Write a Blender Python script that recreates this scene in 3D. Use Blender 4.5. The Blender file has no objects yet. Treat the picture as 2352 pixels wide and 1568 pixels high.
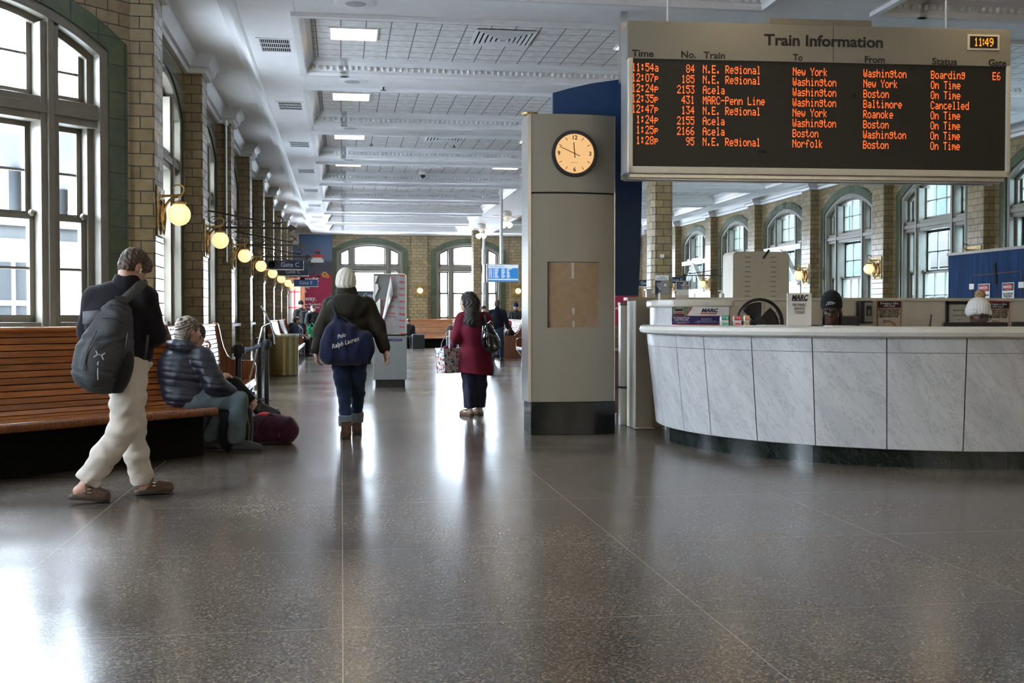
import bpy, math, random
import numpy as np
from mathutils import Matrix, Vector
random.seed(7)
C = bpy.context.scene
COL = C.collection
PI = math.pi
# ------------------------------------------------------------------ camera, world, exposure
PSI, TH, CAMZ, FPX = math.atan(391/2590), math.atan(56/2590), 1.25, 2590.0
cd = bpy.data.cameras.new('camera'); cam = bpy.data.objects.new('camera', cd); COL.objects.link(cam)
cd.sensor_width = 36; cd.lens = FPX/2352*36; cd.clip_end = 500; cd.clip_start = .05
cam.location = (0, 0, CAMZ); cam.rotation_euler = (PI/2-TH, 0, -PSI)
C.camera = cam
W = bpy.data.worlds.new('overcast_sky'); C.world = W; W.use_nodes = True
bg = W.node_tree.nodes['Background']; bg.inputs[0].default_value = (.83, .93, 1.09, 1); bg.inputs[1].default_value = 53.0
C.view_settings.view_transform = 'Standard'; C.view_settings.look = 'None'
C.view_settings.exposure = 0.0; C.view_settings.gamma = 1; C.view_settings.use_curve_mapping = False
C.cycles.max_bounces = 8; C.cycles.diffuse_bounces = 4; C.cycles.glossy_bounces = 4
C.cycles.transparent_max_bounces = 16; C.cycles.transmission_bounces = 6
C.cycles.use_denoising = True; C.cycles.sample_clamp_indirect = 80; C.cycles.caustics_reflective = False
_fw = Vector((math.sin(PSI)*math.cos(TH), math.cos(PSI)*math.cos(TH), -math.sin(TH)))
_rt = Vector((math.cos(PSI), -math.sin(PSI), 0)); _up = _rt.cross(_fw)
def P(px, py, Y):
    """point of the place seen at a pixel, on the plane across the hall at depth Y"""
    d = _fw + _rt*((px-1176)/FPX) + _up*((784-py)/FPX)
    return Vector((0, 0, CAMZ)) + d*(Y/d.y)
# ------------------------------------------------------------------ mesh helpers
class MB:
    def __init__(s, T=None): s.v = []; s.f = []; s.T = T or Matrix()
    def add(s, vs, fs):
        n = len(s.v); T = s.T; s.v += [tuple(T @ Vector(v)) for v in vs]; s.f += [tuple(i+n for i in f) for f in fs]; return s
    def box(s, x0, y0, z0, x1, y1, z1):
        return s.add([(x0,y0,z0),(x1,y0,z0),(x1,y1,z0),(x0,y1,z0),(x0,y0,z1),(x1,y0,z1),(x1,y1,z1),(x0,y1,z1)],
              [(0,3,2,1),(4,5,6,7),(0,1,5,4),(1,2,6,5),(2,3,7,6),(3,0,4,7)])
    def bar(s, p, q, w, h, up=(0,0,1)):
        p, q = Vector(p), Vector(q); d = (q-p).normalized(); u = Vector(up)
        a = d.cross(u).normalized()*w/2; b = a.cross(d).normalized()*h/2
        return s.add([p-a-b,p+a-b,p+a+b,p-a+b,q-a-b,q+a-b,q+a+b,q-a+b],[(0,1,2,3),(7,6,5,4),(0,4,5,1),(1,5,6,2),(2,6,7,3),(3,7,4,0)])
    def tube(s, pts, r, n=8, cap=True, closed=False, flat=1.0):
        pts = [Vector(p) for p in pts]; N = len(pts); rs = r if isinstance(r, (list, tuple)) else [r]*N
        vs, fs = [], []; a = None
        for i, p in enumerate(pts):
            if closed: d = pts[(i+1) % N]-pts[i-1]
            else: d = pts[min(i+1, N-1)]-pts[max(i-1, 0)]
            d.normalize()
            if a is None:
                a = d.cross(Vector((0,0,1)))
                if a.length < 1e-3: a = d.cross(Vector((1,0,0)))
            a = (a-d*a.dot(d)).normalized(); b = d.cross(a)
            for k in range(n):
                t = 2*PI*k/n; vs.append(p+(a*math.cos(t)+b*(math.sin(t)*flat))*rs[i])
        for i in range(N if closed else N-1):
            for k in range(n):
                j = (i+1) % N; fs.append((i*n+k, i*n+(k+1) % n, j*n+(k+1) % n, j*n+k))
        if cap and not closed: fs += [tuple(range(n))[::-1], tuple((N-1)*n+k for k in range(n))]
        return s.add(vs, fs)
    def cyl(s, p, q, r, r2=None, n=16): return s.tube([p, q], [r, r if r2 is None else r2], n)
    def lathe(s, prof, c=(0,0,0), n=32, M=None, cap=True):
        vs = []; c = Vector(c); m = len(prof)
        for k in range(n):
            t = 2*PI*k/n
            for r, z in prof:
                v = Vector((r*math.cos(t), r*math.sin(t), z)); vs.append(c+(M @ v if M else v))
        fs = [(k*m+i, ((k+1) % n)*m+i, ((k+1) % n)*m+i+1, k*m+i+1) for k in range(n) for i in range(m-1)]
        if cap and prof[0][0] > 1e-6: fs.append(tuple(k*m for k in range(n))[::-1])
        if cap and prof[-1][0] > 1e-6: fs.append(tuple(k*m+m-1 for k in range(n)))
        return s.add(vs, fs)
    def sph(s, c, r, n=20, m=12, sc=(1,1,1)):
        vs = [(c[0]+r*sc[0]*math.sin(PI*i/m)*math.cos(2*PI*k/n), c[1]+r*sc[1]*math.sin(PI*i/m)*math.sin(2*PI*k/n), c[2]+r*sc[2]*math.cos(PI*i/m)) for i in range(m+1) for k in range(n)]
        return s.add(vs, [(i*n+k, (i+1)*n+k, (i+1)*n+(k+1) % n, i*n+(k+1) % n) for i in range(m) for k in range(n)])
    def prism(s, poly, z0, z1):
        n = len(poly)
        return s.add([(x,y,z0) for x,y in poly]+[(x,y,z1) for x,y in poly], [tuple(range(n))[::-1], tuple(range(n,2*n))]+[(i,(i+1)%n,n+(i+1)%n,n+i) for i in range(n)])
    def sweep(s, prof, path):
        """prof: (offset to the right, z) pairs swept along an xy path (mitred)"""
        pts = [Vector((p[0], p[1], 0)) for p in path]; N = len(pts); m = len(prof); vs = []
        for i, p in enumerate(pts):
            d0 = (pts[i]-pts[i-1]).normalized() if i else None; d1 = (pts[i+1]-pts[i]).normalized() if i < N-1 else None
            d0 = d0 or d1; d1 = d1 or d0
            n0 = Vector((d0.y, -d0.x, 0)); n1 = Vector((d1.y, -d1.x, 0)); nn = (n0+n1).normalized(); nn /= max(.3, nn.dot(n0))
            vs += [p+nn*a+Vector((0,0,z)) for a, z in prof]
        fs = [(i*m+j, (i+1)*m+j, (i+1)*m+(j+1) % m, i*m+(j+1) % m) for i in range(N-1) for j in range(m)]
        fs += [tuple(range(m)), tuple((N-1)*m+j for j in range(m))[::-1]]
        return s.add(vs, fs)
    def surf(s, fn, nu, nv):
        return s.add([fn(i/nu, j/nv) for i in range(nu+1) for j in range(nv+1)], [(i*(nv+1)+j, (i+1)*(nv+1)+j, (i+1)*(nv+1)+j+1, i*(nv+1)+j+1) for i in range(nu) for j in range(nv)])
def frame(o, u, n):
    """local x along u, local y along n, z up, origin o"""
    u, n = Vector(u).normalized(), Vector(n).normalized(); w = Vector((0,0,1))
    if abs(n.z) > .3: w = u.cross(n).normalized()
    return Matrix(((u.x, n.x, w.x, o[0]), (u.y, n.y, w.y, o[1]), (u.z, n.z, w.z, o[2]), (0,0,0,1)))
def tag(o, label=None, cat=None, group=None, kind=None):
    if label: o['label'] = label
    if cat: o['category'] = cat
    if group: o['group'] = group
    if kind: o['kind'] = kind
    return o
def thing(name, loc, label=None, cat=None, group=None, kind=None, rz=0):
    o = bpy.data.objects.new(name, None); COL.objects.link(o); o.location = loc; o.rotation_euler.z = rz; o.empty_display_size = .1
    return tag(o, label, cat, group, kind)
def root_of(o):
    while o.parent: o = o.parent
    return o
def link(name, me, mat, parent=None):
    o = bpy.data.objects.new(name, me); COL.objects.link(o)
    if mat: me.materials.append(mat)
    if parent: o.parent = parent
    return o
def build(name, mb, mat, parent=None, smooth=True, bevel=0, local=False, ang=38, seg=2):
    """links the collected shapes as ONE mesh; world coordinates unless local"""
    v = np.array(mb.v, dtype=float); off = (0,0,0)
    if parent and not local:
        r = root_of(parent); off = r.location
        v = v-np.array(off)
        if r.rotation_euler.z: 
            c, q = math.cos(r.rotation_euler.z), math.sin(r.rotation_euler.z); v = np.c_[v[:,0]*c+v[:,1]*q, -v[:,0]*q+v[:,1]*c, v[:,2]]
    me = bpy.data.meshes.new(name); me.from_pydata(v.tolist(), [], mb.f); me.validate(); me.update()
    uv = me.uv_layers.new(name='m'); 
    nl = len(me.loops); li = np.empty(nl, int); me.loops.foreach_get('vertex_index', li)
    npol = len(me.polygons); nor = np.empty(npol*3); me.polygons.foreach_get('normal', nor); nor = nor.reshape(-1,3)
    tot = np.empty(npol, int); me.polygons.foreach_get('loop_total', tot)
    ln = np.repeat(nor, tot, axis=0); co = v[li]+(np.array(off) if not (parent and root_of(parent).rotation_euler.z) else 0)
    hor = np.abs(ln[:,2]) > .7; l2 = np.maximum(np.hypot(ln[:,0], ln[:,1]), 1e-6)
    tx, ty = -ln[:,1]/l2, ln[:,0]/l2
    sg = np.where(np.abs(tx) > np.abs(ty), np.sign(tx), np.sign(ty)); tx *= sg; ty *= sg
    U = np.where(hor, co[:,0], co[:,0]*tx+co[:,1]*ty); V = np.where(hor, co[:,1], co[:,2])
    uv.data.foreach_set('uv', np.c_[U, V].ravel())
    if smooth:
        me.shade_smooth(); me.set_sharp_from_angle(angle=math.radians(ang))
    o = link(name, me, mat, parent)
    if bevel:
        b = o.modifiers.new('soft_edges', 'BEVEL'); b.width = bevel; b.segments = seg; b.limit_method = 'ANGLE'; b.angle_limit = math.radians(40); b.harden_normals = False
    return o
def dup(o, loc=None, parent=None, rz=None, **k):
    c = o.copy(); COL.objects.link(c)
    if parent: c.parent = parent
    if loc is not None: c.location = loc
    if rz is not None: c.rotation_euler.z = rz
    for ch in list(o.children): dup(ch, parent=c)
    tag(c, k.get('label'), None, k.get('group'))
    return c
# ------------------------------------------------------------------ materials (all procedural)
def nt(name):
    m = bpy.data.materials.new(name); m.use_nodes = True; t = m.node_tree; b = t.nodes['Principled BSDF']; return m, t, b
def N(t, typ, **k):
    n = t.nodes.new('ShaderNode'+typ)
    for a, v in k.items():
        if a.startswith('i_'):
            key = a[2:].replace('_', ' '); n.inputs[key].default_value = v
        else: setattr(n, a, v)
    return n
def L(t, a, ao, b, bi): t.links.new(a.outputs[ao], b.inputs[bi])
def ramp(t, src, out, stops):
    r = N(t, 'ValToRGB'); e = r.color_ramp.elements
    while len(e) < len(stops): e.new(.5)
    for q, (p, c) in zip(e, stops): q.position = p; q.color = tuple(c)+(1,) if len(c) == 3 else c
    L(t, src, out, r, 0); return r
def coords(t, kind='Object', scale=(1,1,1), rot=(0,0,0)):
    tc = N(t, 'TexCoord'); mp = N(t, 'Mapping'); mp.inputs['Scale'].default_value = scale; mp.inputs['Rotation'].default_value = rot
    L(t, tc, kind, mp, 0); return mp
def bump(t, b, src, out, strength=.3, dist=.01):
    n = N(t, 'Bump'); n.inputs['Strength'].default_value = strength; n.inputs['Distance'].default_value = dist
    L(t, src, out, n, 'Height'); L(t, n, 0, b, 'Normal')
def plain(name, col, rough=.5, metal=0, var=.12, scale=30, bmp=0, bdist=.003, spec=.5, coat=0, sheen=0, det=3, sc3=(1,1,1)):
    m, t, b = nt(name); mp = coords(t, 'Object', sc3)
    n = N(t, 'TexNoise'); n.inputs['Scale'].default_value = scale; n.inputs['Detail'].default_value = det; L(t, mp, 0, n, 0)
    r = ramp(t, n, 0, [(.3, [c*(1-var) for c in col]), (.7, [min(1, c*(1+var)) for c in col])]); L(t, r, 0, b, 'Base Color')
    b.inputs['Roughness'].default_value = rough; b.inputs['Metallic'].default_value = metal; b.inputs['Specular IOR Level'].default_value = spec
    b.inputs['Coat Weight'].default_value = coat
    if sheen: b.inputs['Sheen Weight'].default_value = sheen; b.inputs['Sheen Roughness'].default_value = .5
    if bmp: bump(t, b, n, 0, bmp, bdist)
    return m
def emit(name, col, st, base=None):
    m, t, b = nt(name); b.inputs['Base Color'].default_value = tuple(base or [c*.6 for c in col])+(1,)
    b.inputs['Emission Color'].default_value = tuple(col)+(1,); b.inputs['Emission Strength'].default_value = st; b.inputs['Roughness'].default_value = .4; return m
def brick(name, c1, c2, mort, w=.254, h=.127, off=.5, rough=.22, ms=.006, bs=.5, wet=.06, spec=.5):
    m, t, b = nt(name); mp = coords(t, 'UV'); k = N(t, 'TexBrick'); L(t, mp, 0, k, 0)
    k.offset = off; k.inputs['Scale'].default_value = 1; k.inputs['Mortar Size'].default_value = ms; k.inputs['Mortar Smooth'].default_value = .1
    k.inputs['Brick Width'].default_value = w; k.inputs['Row Height'].default_value = h; k.inputs['Bias'].default_value = -.25
    k.inputs['Color1'].default_value = tuple(c1)+(1,); k.inputs['Color2'].default_value = tuple(c2)+(1,); k.inputs['Mortar'].default_value = tuple(mort)+(1,)
    n = N(t, 'TexNoise'); n.inputs['Scale'].default_value = 9; n.inputs['Detail'].default_value = 5; L(t, mp, 0, n, 0)
    r = ramp(t, n, 0, [(.25, (.78,.77,.75)), (.75, (1.12,1.1,1.08))]); x = N(t, 'MixRGB', blend_type='MULTIPLY'); x.inputs[0].default_value = 1
    L(t, k, 'Color', x, 1); L(t, r, 0, x, 2); L(t, x, 0, b, 'Base Color'); b.inputs['Specular IOR Level'].default_value = spec
    rr = N(t, 'MapRange'); rr.inputs[3].default_value = rough; rr.inputs[4].default_value = .8; L(t, k, 'Fac', rr, 0); L(t, rr, 0, b, 'Roughness')
    inv = N(t, 'Math', operation='SUBTRACT'); inv.inputs[0].default_value = 1; L(t, k, 'Fac', inv, 1)
    ad = N(t, 'Math', operation='MULTIPLY_ADD'); ad.inputs[1].default_value = wet; L(t, n, 0, ad, 0); L(t, inv, 0, ad, 2); bump(t, b, ad, 0, bs, .004); return m
M = {}
M['brick'] = brick('glazed_tan_brick', (.325,.25,.138), (.21,.158,.083), (.055,.048,.04))
M['green'] = brick('glazed_green_tile', (.072,.095,.048), (.052,.074,.036), (.02,.025,.018), w=.3, h=.27, off=0, rough=.2)
M['white'] = plain('ceiling_paint', (.84,.84,.85), .55, var=.03, scale=4)
M['cornice'] = plain('cornice_paint', (.72,.72,.73), .5, var=.03, scale=4)
M['tile'] = brick('ceiling_tile', (.82,.82,.83), (.78,.78,.79), (.26,.23,.24), w=.305, h=.305, off=0, rough=.7, ms=.008, bs=.4, wet=.05)
M['frame'] = plain('window_frame_paint', (.165,.15,.118), .38, var=.08, scale=7, bmp=.05)
M['black'] = plain('black_paint', (.012,.012,.013), .35, var=.2)
M['blackrub'] = plain('black_plastic', (.016,.016,.017), .5, var=.2)
M['plinth'] = plain('matt_black_plinth', (.006,.006,.006), .9, var=.2, spec=.08)
M['dark'] = plain('dark_void', (.006,.006,.006), .8)
M['steel'] = plain('brushed_steel', (.55,.55,.54), .3, 1, var=.08, scale=40, sc3=(1,1,.02))
M['silver'] = plain('silver_metal', (.62,.64,.66), .25, .9, var=.05)
M['chrome'] = plain('polished_metal', (.8,.8,.8), .12, 1, var=.03)
M['brass'] = plain('brass', (.45,.29,.10), .3, 1, var=.15, scale=20)
M['oldbrass'] = plain('aged_brass_plate', (.30,.22,.09), .38, .85, var=.45, scale=14, bmp=.9, bdist=.02)
M['iron'] = plain('wrought_iron', (.035,.028,.022), .45, .4, var=.2)
M['panelgrey'] = plain('warm_grey_panel', (.275,.245,.198), .36, .15, var=.05, scale=3, sc3=(1,1,.1))
M['cream'] = plain('cream_laminate', (.70,.64,.52), .4, var=.04, scale=6)
M['offwhite'] = plain('off_white_paint', (.72,.71,.68), .4, var=.03, scale=6)
M['navy'] = plain('navy_blue_panel', (.010,.048,.150), .55, var=.1, scale=5)
M['bluewall'] = plain('blue_painted_plywood', (.010,.040,.120), .75, var=.35, scale=3, sc3=(4,4,.5), spec=.2)
M['paper'] = plain('white_paper', (.78,.78,.77), .6, var=.02)
M['ink'] = plain('black_ink', (.012,.012,.015), .5, var=.05)
M['inkgrey'] = plain('grey_ink', (.12,.12,.12), .6, var=.05)
M['whiteink'] = plain('white_lettering', (.75,.76,.78), .5, var=.02)
M['red'] = plain('red_print', (.55,.03,.03), .5, var=.06)
M['navyink'] = plain('navy_print', (.02,.025,.13), .5, var=.06)
M['signblue'] = plain('sign_blue', (.006,.020,.055), .35, var=.06)
M['gateblue'] = plain('gate_sign_blue', (.01,.06,.20), .4, var=.06)
M['magenta'] = plain('crimson_poster', (.38,.018,.075), .6, var=.08, scale=5)
M['skin'] = plain('light_skin', (.52,.30,.22), .5, var=.1, scale=20)
M['skindark'] = plain('dark_skin', (.085,.04,.025), .42, var=.15, scale=20)
M['orange'] = emit('led_orange', (1.0,.17,.035), 1.0)
M['orange2'] = emit('clock_led', (1.0,.30,.02), 1.5)
M['globe'] = emit('lit_opal_globe', (1.0,.66,.30), 1.25, (.9,.8,.6))
M['lightpanel'] = emit('lit_diffuser', (1.0,.77,.46), 7, (.9,.9,.9))
M['bulb'] = emit('fan_bulb_glass', (1.0,.78,.5), 3.5, (.9,.9,.9))
def glass(name='window_glass', rough=.03, tint=(.9,.94,.93,1)):
    m, t, b = nt(name); t.nodes.remove(b); o = t.nodes['Material Output']
    tr = N(t, 'BsdfTransparent'); tr.inputs[0].default_value = tint; g = N(t, 'BsdfGlossy'); g.inputs['Roughness'].default_value = rough
    mx = N(t, 'MixShader'); lw = N(t, 'LayerWeight'); pw = N(t, 'Math', operation='POWER'); pw.inputs[1].default_value = 5; L(t, lw, 'Facing', pw, 0); fr = N(t, 'Math', operation='MULTIPLY_ADD'); fr.inputs[1].default_value = .92; fr.inputs[2].default_value = .06; L(t, pw, 0, fr, 0)
    L(t, fr, 0, mx, 0); L(t, tr, 0, mx, 1); L(t, g, 0, mx, 2); L(t, mx, 0, o, 0); return m
M['glass'] = glass()
M['tinted'] = glass('tinted_window_glass', .03, (.28,.36,.36,1))
M['acrylic'] = glass('clear_acrylic', .06, (.97,.97,.97,1))
def terrazzo():
    m, t, b = nt('terrazzo_floor'); mp = coords(t, 'Object')
    v = N(t, 'TexVoronoi'); v.inputs['Scale'].default_value = 120; L(t, mp, 0, v, 0)
    r = ramp(t, v, 'Color', [(.0,(.008,.007,.006)),(.28,(.064,.051,.040)),(.6,(.132,.108,.086)),(1,(.29,.245,.20))]); r.color_ramp.interpolation = 'LINEAR'
    n = N(t, 'TexNoise'); n.inputs['Scale'].default_value = .9; n.inputs['Detail'].default_value = 6; L(t, mp, 0, n, 0)
    r2 = ramp(t, n, 0, [(.3,(.72,.71,.70)),(.7,(1.1,1.08,1.05))]); x = N(t, 'MixRGB', blend_type='MULTIPLY'); x.inputs[0].default_value = 1; L(t, r, 0, x, 1); L(t, r2, 0, x, 2)
    k = N(t, 'TexBrick'); L(t, mp, 0, k, 0); k.offset = 0; k.inputs['Scale'].default_value = 1; k.inputs['Brick Width'].default_value = 1.52; k.inputs['Row Height'].default_value = 1.52; k.inputs['Mortar Size'].default_value = .0025; k.inputs['Mortar Smooth'].default_value = .2
    x2 = N(t, 'MixRGB'); L(t, k, 'Fac', x2, 0); L(t, x, 0, x2, 1); x2.inputs[2].default_value = (.30,.27,.21,1); L(t, x2, 0, b, 'Base Color')
    mr = N(t, 'MapRange'); mr.inputs[1].default_value = .3; mr.inputs[2].default_value = .7; mr.inputs[3].default_value = .17; mr.inputs[4].default_value = .26; L(t, n, 0, mr, 0); L(t, mr, 0, b, 'Roughness')
    b.inputs['Specular IOR Level'].default_value = .62
    n2 = N(t, 'TexNoise'); n2.inputs['Scale'].default_value = 3.5; n2.inputs['Detail'].default_value = 4; L(t, mp, 0, n2, 0); bump(t, b, n2, 0, .12, .004); return m
M['floor'] = terrazzo()
def wood(name, c1, c2, rough=.25, axis=2, island=True, scale=1.0):
    m, t, b = nt(name); s = [38, 38, 38]; s[axis] = 2.2; mp = coords(t, 'Object', tuple(q*scale for q in s))
    n = N(t, 'TexNoise'); n.inputs['Scale'].default_value = 1; n.inputs['Detail'].default_value = 6; n.inputs['Distortion'].default_value = 1.2; L(t, mp, 0, n, 0)
    r = ramp(t, n, 0, [(.25, c2), (.6, c1), (.9, [min(1, c*1.25) for c in c1])])
    g = N(t, 'NewGeometry'); mr = N(t, 'MapRange'); mr.inputs[3].default_value = .62; mr.inputs[4].default_value = 1.3; L(t, g, 'Random Per Island', mr, 0)
    x = N(t, 'MixRGB', blend_type='MULTIPLY'); x.inputs[0].default_value = 1 if island else 0; L(t, r, 0, x, 1); L(t, mr, 0, x, 2); L(t, x, 0, b, 'Base Color')
    b.inputs['Roughness'].default_value = rough; b.inputs['Coat Weight'].default_value = .35; b.inputs['Coat Roughness'].default_value = .18; bump(t, b, n, 0, .12, .002); return m
M['oak'] = wood('varnished_oak', (.33,.108,.021), (.155,.043,.008), axis=0)
M['oakp'] = wood('dark_varnished_oak', (.20,.06,.018), (.085,.025,.009), axis=2, island=False)
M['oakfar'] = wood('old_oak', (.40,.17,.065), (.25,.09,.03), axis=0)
M['browndoor'] = wood('brown_door_wood', (.24,.09,.04), (.15,.05,.02), axis=2, island=False)
def marble(name, base, vein, centre=None, vs=1.0, rough=.25, contrast=.5):
    m, t, b = nt(name)
    if centre:                                  # wrap the slab pattern round the counter's axis
        tc = N(t, 'TexCoord'); sp = N(t, 'SeparateXYZ'); L(t, tc, 'Object', sp, 0); ax = N(t, 'Math', operation='SUBTRACT'); ax.inputs[1].default_value = centre[0]; ay = N(t, 'Math', operation='SUBTRACT'); ay.inputs[1].default_value = centre[1]
        L(t, sp, 0, ax, 0); L(t, sp, 1, ay, 0); at = N(t, 'Math', operation='ARCTAN2'); L(t, ay, 0, at, 0); L(t, ax, 0, at, 1); mu = N(t, 'Math', operation='MULTIPLY'); mu.inputs[1].default_value = 2.6; L(t, at, 0, mu, 0)
        cb = N(t, 'CombineXYZ'); L(t, mu, 0, cb, 0); L(t, sp, 2, cb, 1); src = cb
    else: src = coords(t, 'Object')
    g = N(t, 'NewGeometry'); c2 = N(t, 'CombineXYZ')
    for i in range(3): L(t, g, 'Random Per Island', c2, i)
    ml = N(t, 'VectorMath', operation='MULTIPLY_ADD'); ml.inputs[1].default_value = (0,0,7); L(t, c2, 0, ml, 0); L(t, src, 0, ml, 2)
    m0 = N(t, 'Mapping'); m0.inputs['Rotation'].default_value = (0,0,.95); L(t, ml, 0, m0, 0); mp = N(t, 'Mapping'); mp.inputs['Scale'].default_value = (1.5*vs,5.5*vs,1); L(t, m0, 0, mp, 0)
    n = N(t, 'TexNoise'); n.inputs['Scale'].default_value = 1.5; n.inputs['Detail'].default_value = 8; n.inputs['Roughness'].default_value = .68; n.inputs['Distortion'].default_value = .35; L(t, mp, 0, n, 0)
    a = N(t, 'Math', operation='SUBTRACT'); a.inputs[1].default_value = .5; L(t, n, 0, a, 0); ab = N(t, 'Math', operation='ABSOLUTE'); L(t, a, 0, ab, 0)
    r = ramp(t, ab, 0, [(0, [v*contrast+q*(1-contrast) for v, q in zip(vein, base)]), (.004, [v*.25+q*.75 for v, q in zip(vein, base)]), (.016, base), (1, [min(1, q*1.05) for q in base])])
    n3 = N(t, 'TexNoise'); n3.inputs['Scale'].default_value = 7; n3.inputs['Detail'].default_value = 6; n3.inputs['Roughness'].default_value = .7; L(t, mp, 0, n3, 0)
    r3 = ramp(t, n3, 0, [(.25,(.55,.56,.58)),(.35,(1,1,1))]); x0 = N(t, 'MixRGB', blend_type='MULTIPLY'); x0.inputs[0].default_value = 1; L(t, r, 0, x0, 1); L(t, r3, 0, x0, 2)
    n2 = N(t, 'TexNoise'); n2.inputs['Scale'].default_value = 1.1; n2.inputs['Detail'].default_value = 6; L(t, mp, 0, n2, 0)
    r2 = ramp(t, n2, 0, [(.3,(.84,.85,.87)),(.65,(1.05,1.05,1.04))]); x = N(t, 'MixRGB', blend_type='MULTIPLY'); x.inputs[0].default_value = 1; L(t, x0, 0, x, 1); L(t, r2, 0, x, 2)
    L(t, x, 0, b, 'Base Color'); b.inputs['Roughness'].default_value = rough; return m
_cc = (5.75-(5.75+2.5*math.cos(math.radians(225))), 10.96-(10.96+2.5*math.sin(math.radians(225))))
M['marble'] = marble('white_veined_marble', (.54,.535,.53), (.10,.095,.10), _cc, 1.25)
M['marbleplain'] = marble('honed_white_marble', (.66,.63,.57), (.45,.43,.40), None, .5, .3, .15)
M['greenmarble'] = marble('dark_green_marble', (.006,.011,.009), (.055,.075,.065), _cc, 1.6, .15, .8)
def fabric(name, col, rough=.9, scale=250, bmp=.3, sheen=.25, var=.25, nsc=6):
    m, t, b = nt(name); mp = coords(t, 'Object'); n = N(t, 'TexNoise'); n.inputs['Scale'].default_value = scale; n.inputs['Detail'].default_value = 3; L(t, mp, 0, n, 0)
    n2 = N(t, 'TexNoise'); n2.inputs['Scale'].default_value = nsc; n2.inputs['Detail'].default_value = 4; L(t, mp, 0, n2, 0)
    mx = N(t, 'Math', operation='MULTIPLY_ADD'); mx.inputs[1].default_value = .5; L(t, n, 0, mx, 0); L(t, n2, 0, mx, 2)
    r = ramp(t, mx, 0, [(.45, [c*(1-var) for c in col]), (1, [c*(1+var) for c in col])]); L(t, r, 0, b, 'Base Color')
    b.inputs['Roughness'].default_value = rough; b.inputs['Sheen Weight'].default_value = sheen; b.inputs['Specular IOR Level'].default_value = .25; bump(t, b, mx, 0, bmp, .004); return m
# ================================================================== the setting
XL, XR, YF, YC, BAY, Y0, ZS, ZH = -2.13, 12.44, 46.5, 12.0, 4.056, 12.3, 4.62, 4.86
HW, HO, ZSILL, RC = 1.34, 1.55, 1.1, 1.85           # window half width, outer half width, sill, arc centre height
arch = lambda a, R=2.45: RC+math.sqrt(max(.01, R*R-a*a))
pol = [(XL-5.2*.7071-.2,-6.2),(XR+.1,-6.2),(XR+.1,YF+.2),(XL-.1,YF+.2),(XL-.1,YC+.1),(XL-5.2*.7071-.2,YC-5.2*.7071)]
f = MB(); f.prism(pol, -.12, 0); tag(build('floor', f, M['floor'], smooth=False), kind='structure')
f = MB(); f.add([(-60,-40,-.13),(70,-40,-.13),(70,90,-.13),(-60,90,-.13)], [(0,1,2,3)]); tag(build('ground', f, plain('pale_concrete_ground', (.80,.81,.83), .8, var=.05, scale=1), smooth=False), kind='structure')
def wall(name, o, u, n, length, wins, top=5.0, th=.3):
    """wall along u from o with arched openings centred at the distances wins; n points into the hall"""
    w = MB(frame(o, u, n)); cuts = [0]
    K = 24
    for c in wins: cuts += [c-HW+2*HW*i/K for i in range(K+1)]
    cuts.append(length)
    def q(a0, a1, z00, z01, z10, z11, y=0):
        w.add([(a0,y,z00),(a1,y,z01),(a1,y,z11),(a0,y,z10)], [(0,1,2,3)])
    for a0, a1 in zip(cuts, cuts[1:]):
        c = next((c for c in wins if c-HW-1e-6 <= a0 and a1 <= c+HW+1e-6), None)
        for y in (0, -th):
            if c is None: q(a0, a1, 0, 0, top, top, y)
            else: q(a0, a1, 0, 0, ZSILL, ZSILL, y); q(a0, a1, arch(a0-c), arch(a1-c), top, top, y)
        if c is not None:
            w.add([(a0,0,arch(a0-c)),(a1,0,arch(a1-c)),(a1,-th,arch(a1-c)),(a0,-th,arch(a0-c))], [(0,1,2,3)])
            w.add([(a0,0,ZSILL),(a1,0,ZSILL),(a1,-th,ZSILL),(a0,-th,ZSILL)], [(3,2,1,0)])
    for c in wins:
        for a in (c-HW, c+HW): w.add([(a,0,ZSILL),(a,0,arch(HW)),(a,-th,arch(HW)),(a,-th,ZSILL)], [(0,1,2,3)])
    w.add([(0,0,top),(length,0,top),(length,-th,top),(0,-th,top)], [(0,1,2,3)])
    return tag(build(name, w, M['brick'], smooth=False), kind='structure')
NW = [0]
def ring(mb, ro, ri, ho, hi, y0, y1, z0):
    """band that follows the sides and the arch of an opening"""
    K = 20
    def path(R, h): return [(-h, z0)]+[(-h+2*h*i/K, arch(-h+2*h*i/K, R)) for i in range(K+1)]+[(h, z0)]
    A, B = path(ro, ho), path(ri, hi); m = len(A)
    vs = [(x,y0,z) for x, z in A]+[(x,y0,z) for x, z in B]+[(x,y1,z) for x, z in A]+[(x,y1,z) for x, z in B]; fs = []
    for i in range(m-1): fs += [(i,i+1,m+i+1,m+i),(2*m+i,3*m+i,3*m+i+1,2*m+i+1),(i,2*m+i,2*m+i+1,i+1),(m+i,m+i+1,3*m+i+1,3*m+i)]
    fs += [(0,m,3*m,2*m),(m-1,3*m-1,4*m-1,2*m-1)]; mb.add(vs, fs)
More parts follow.
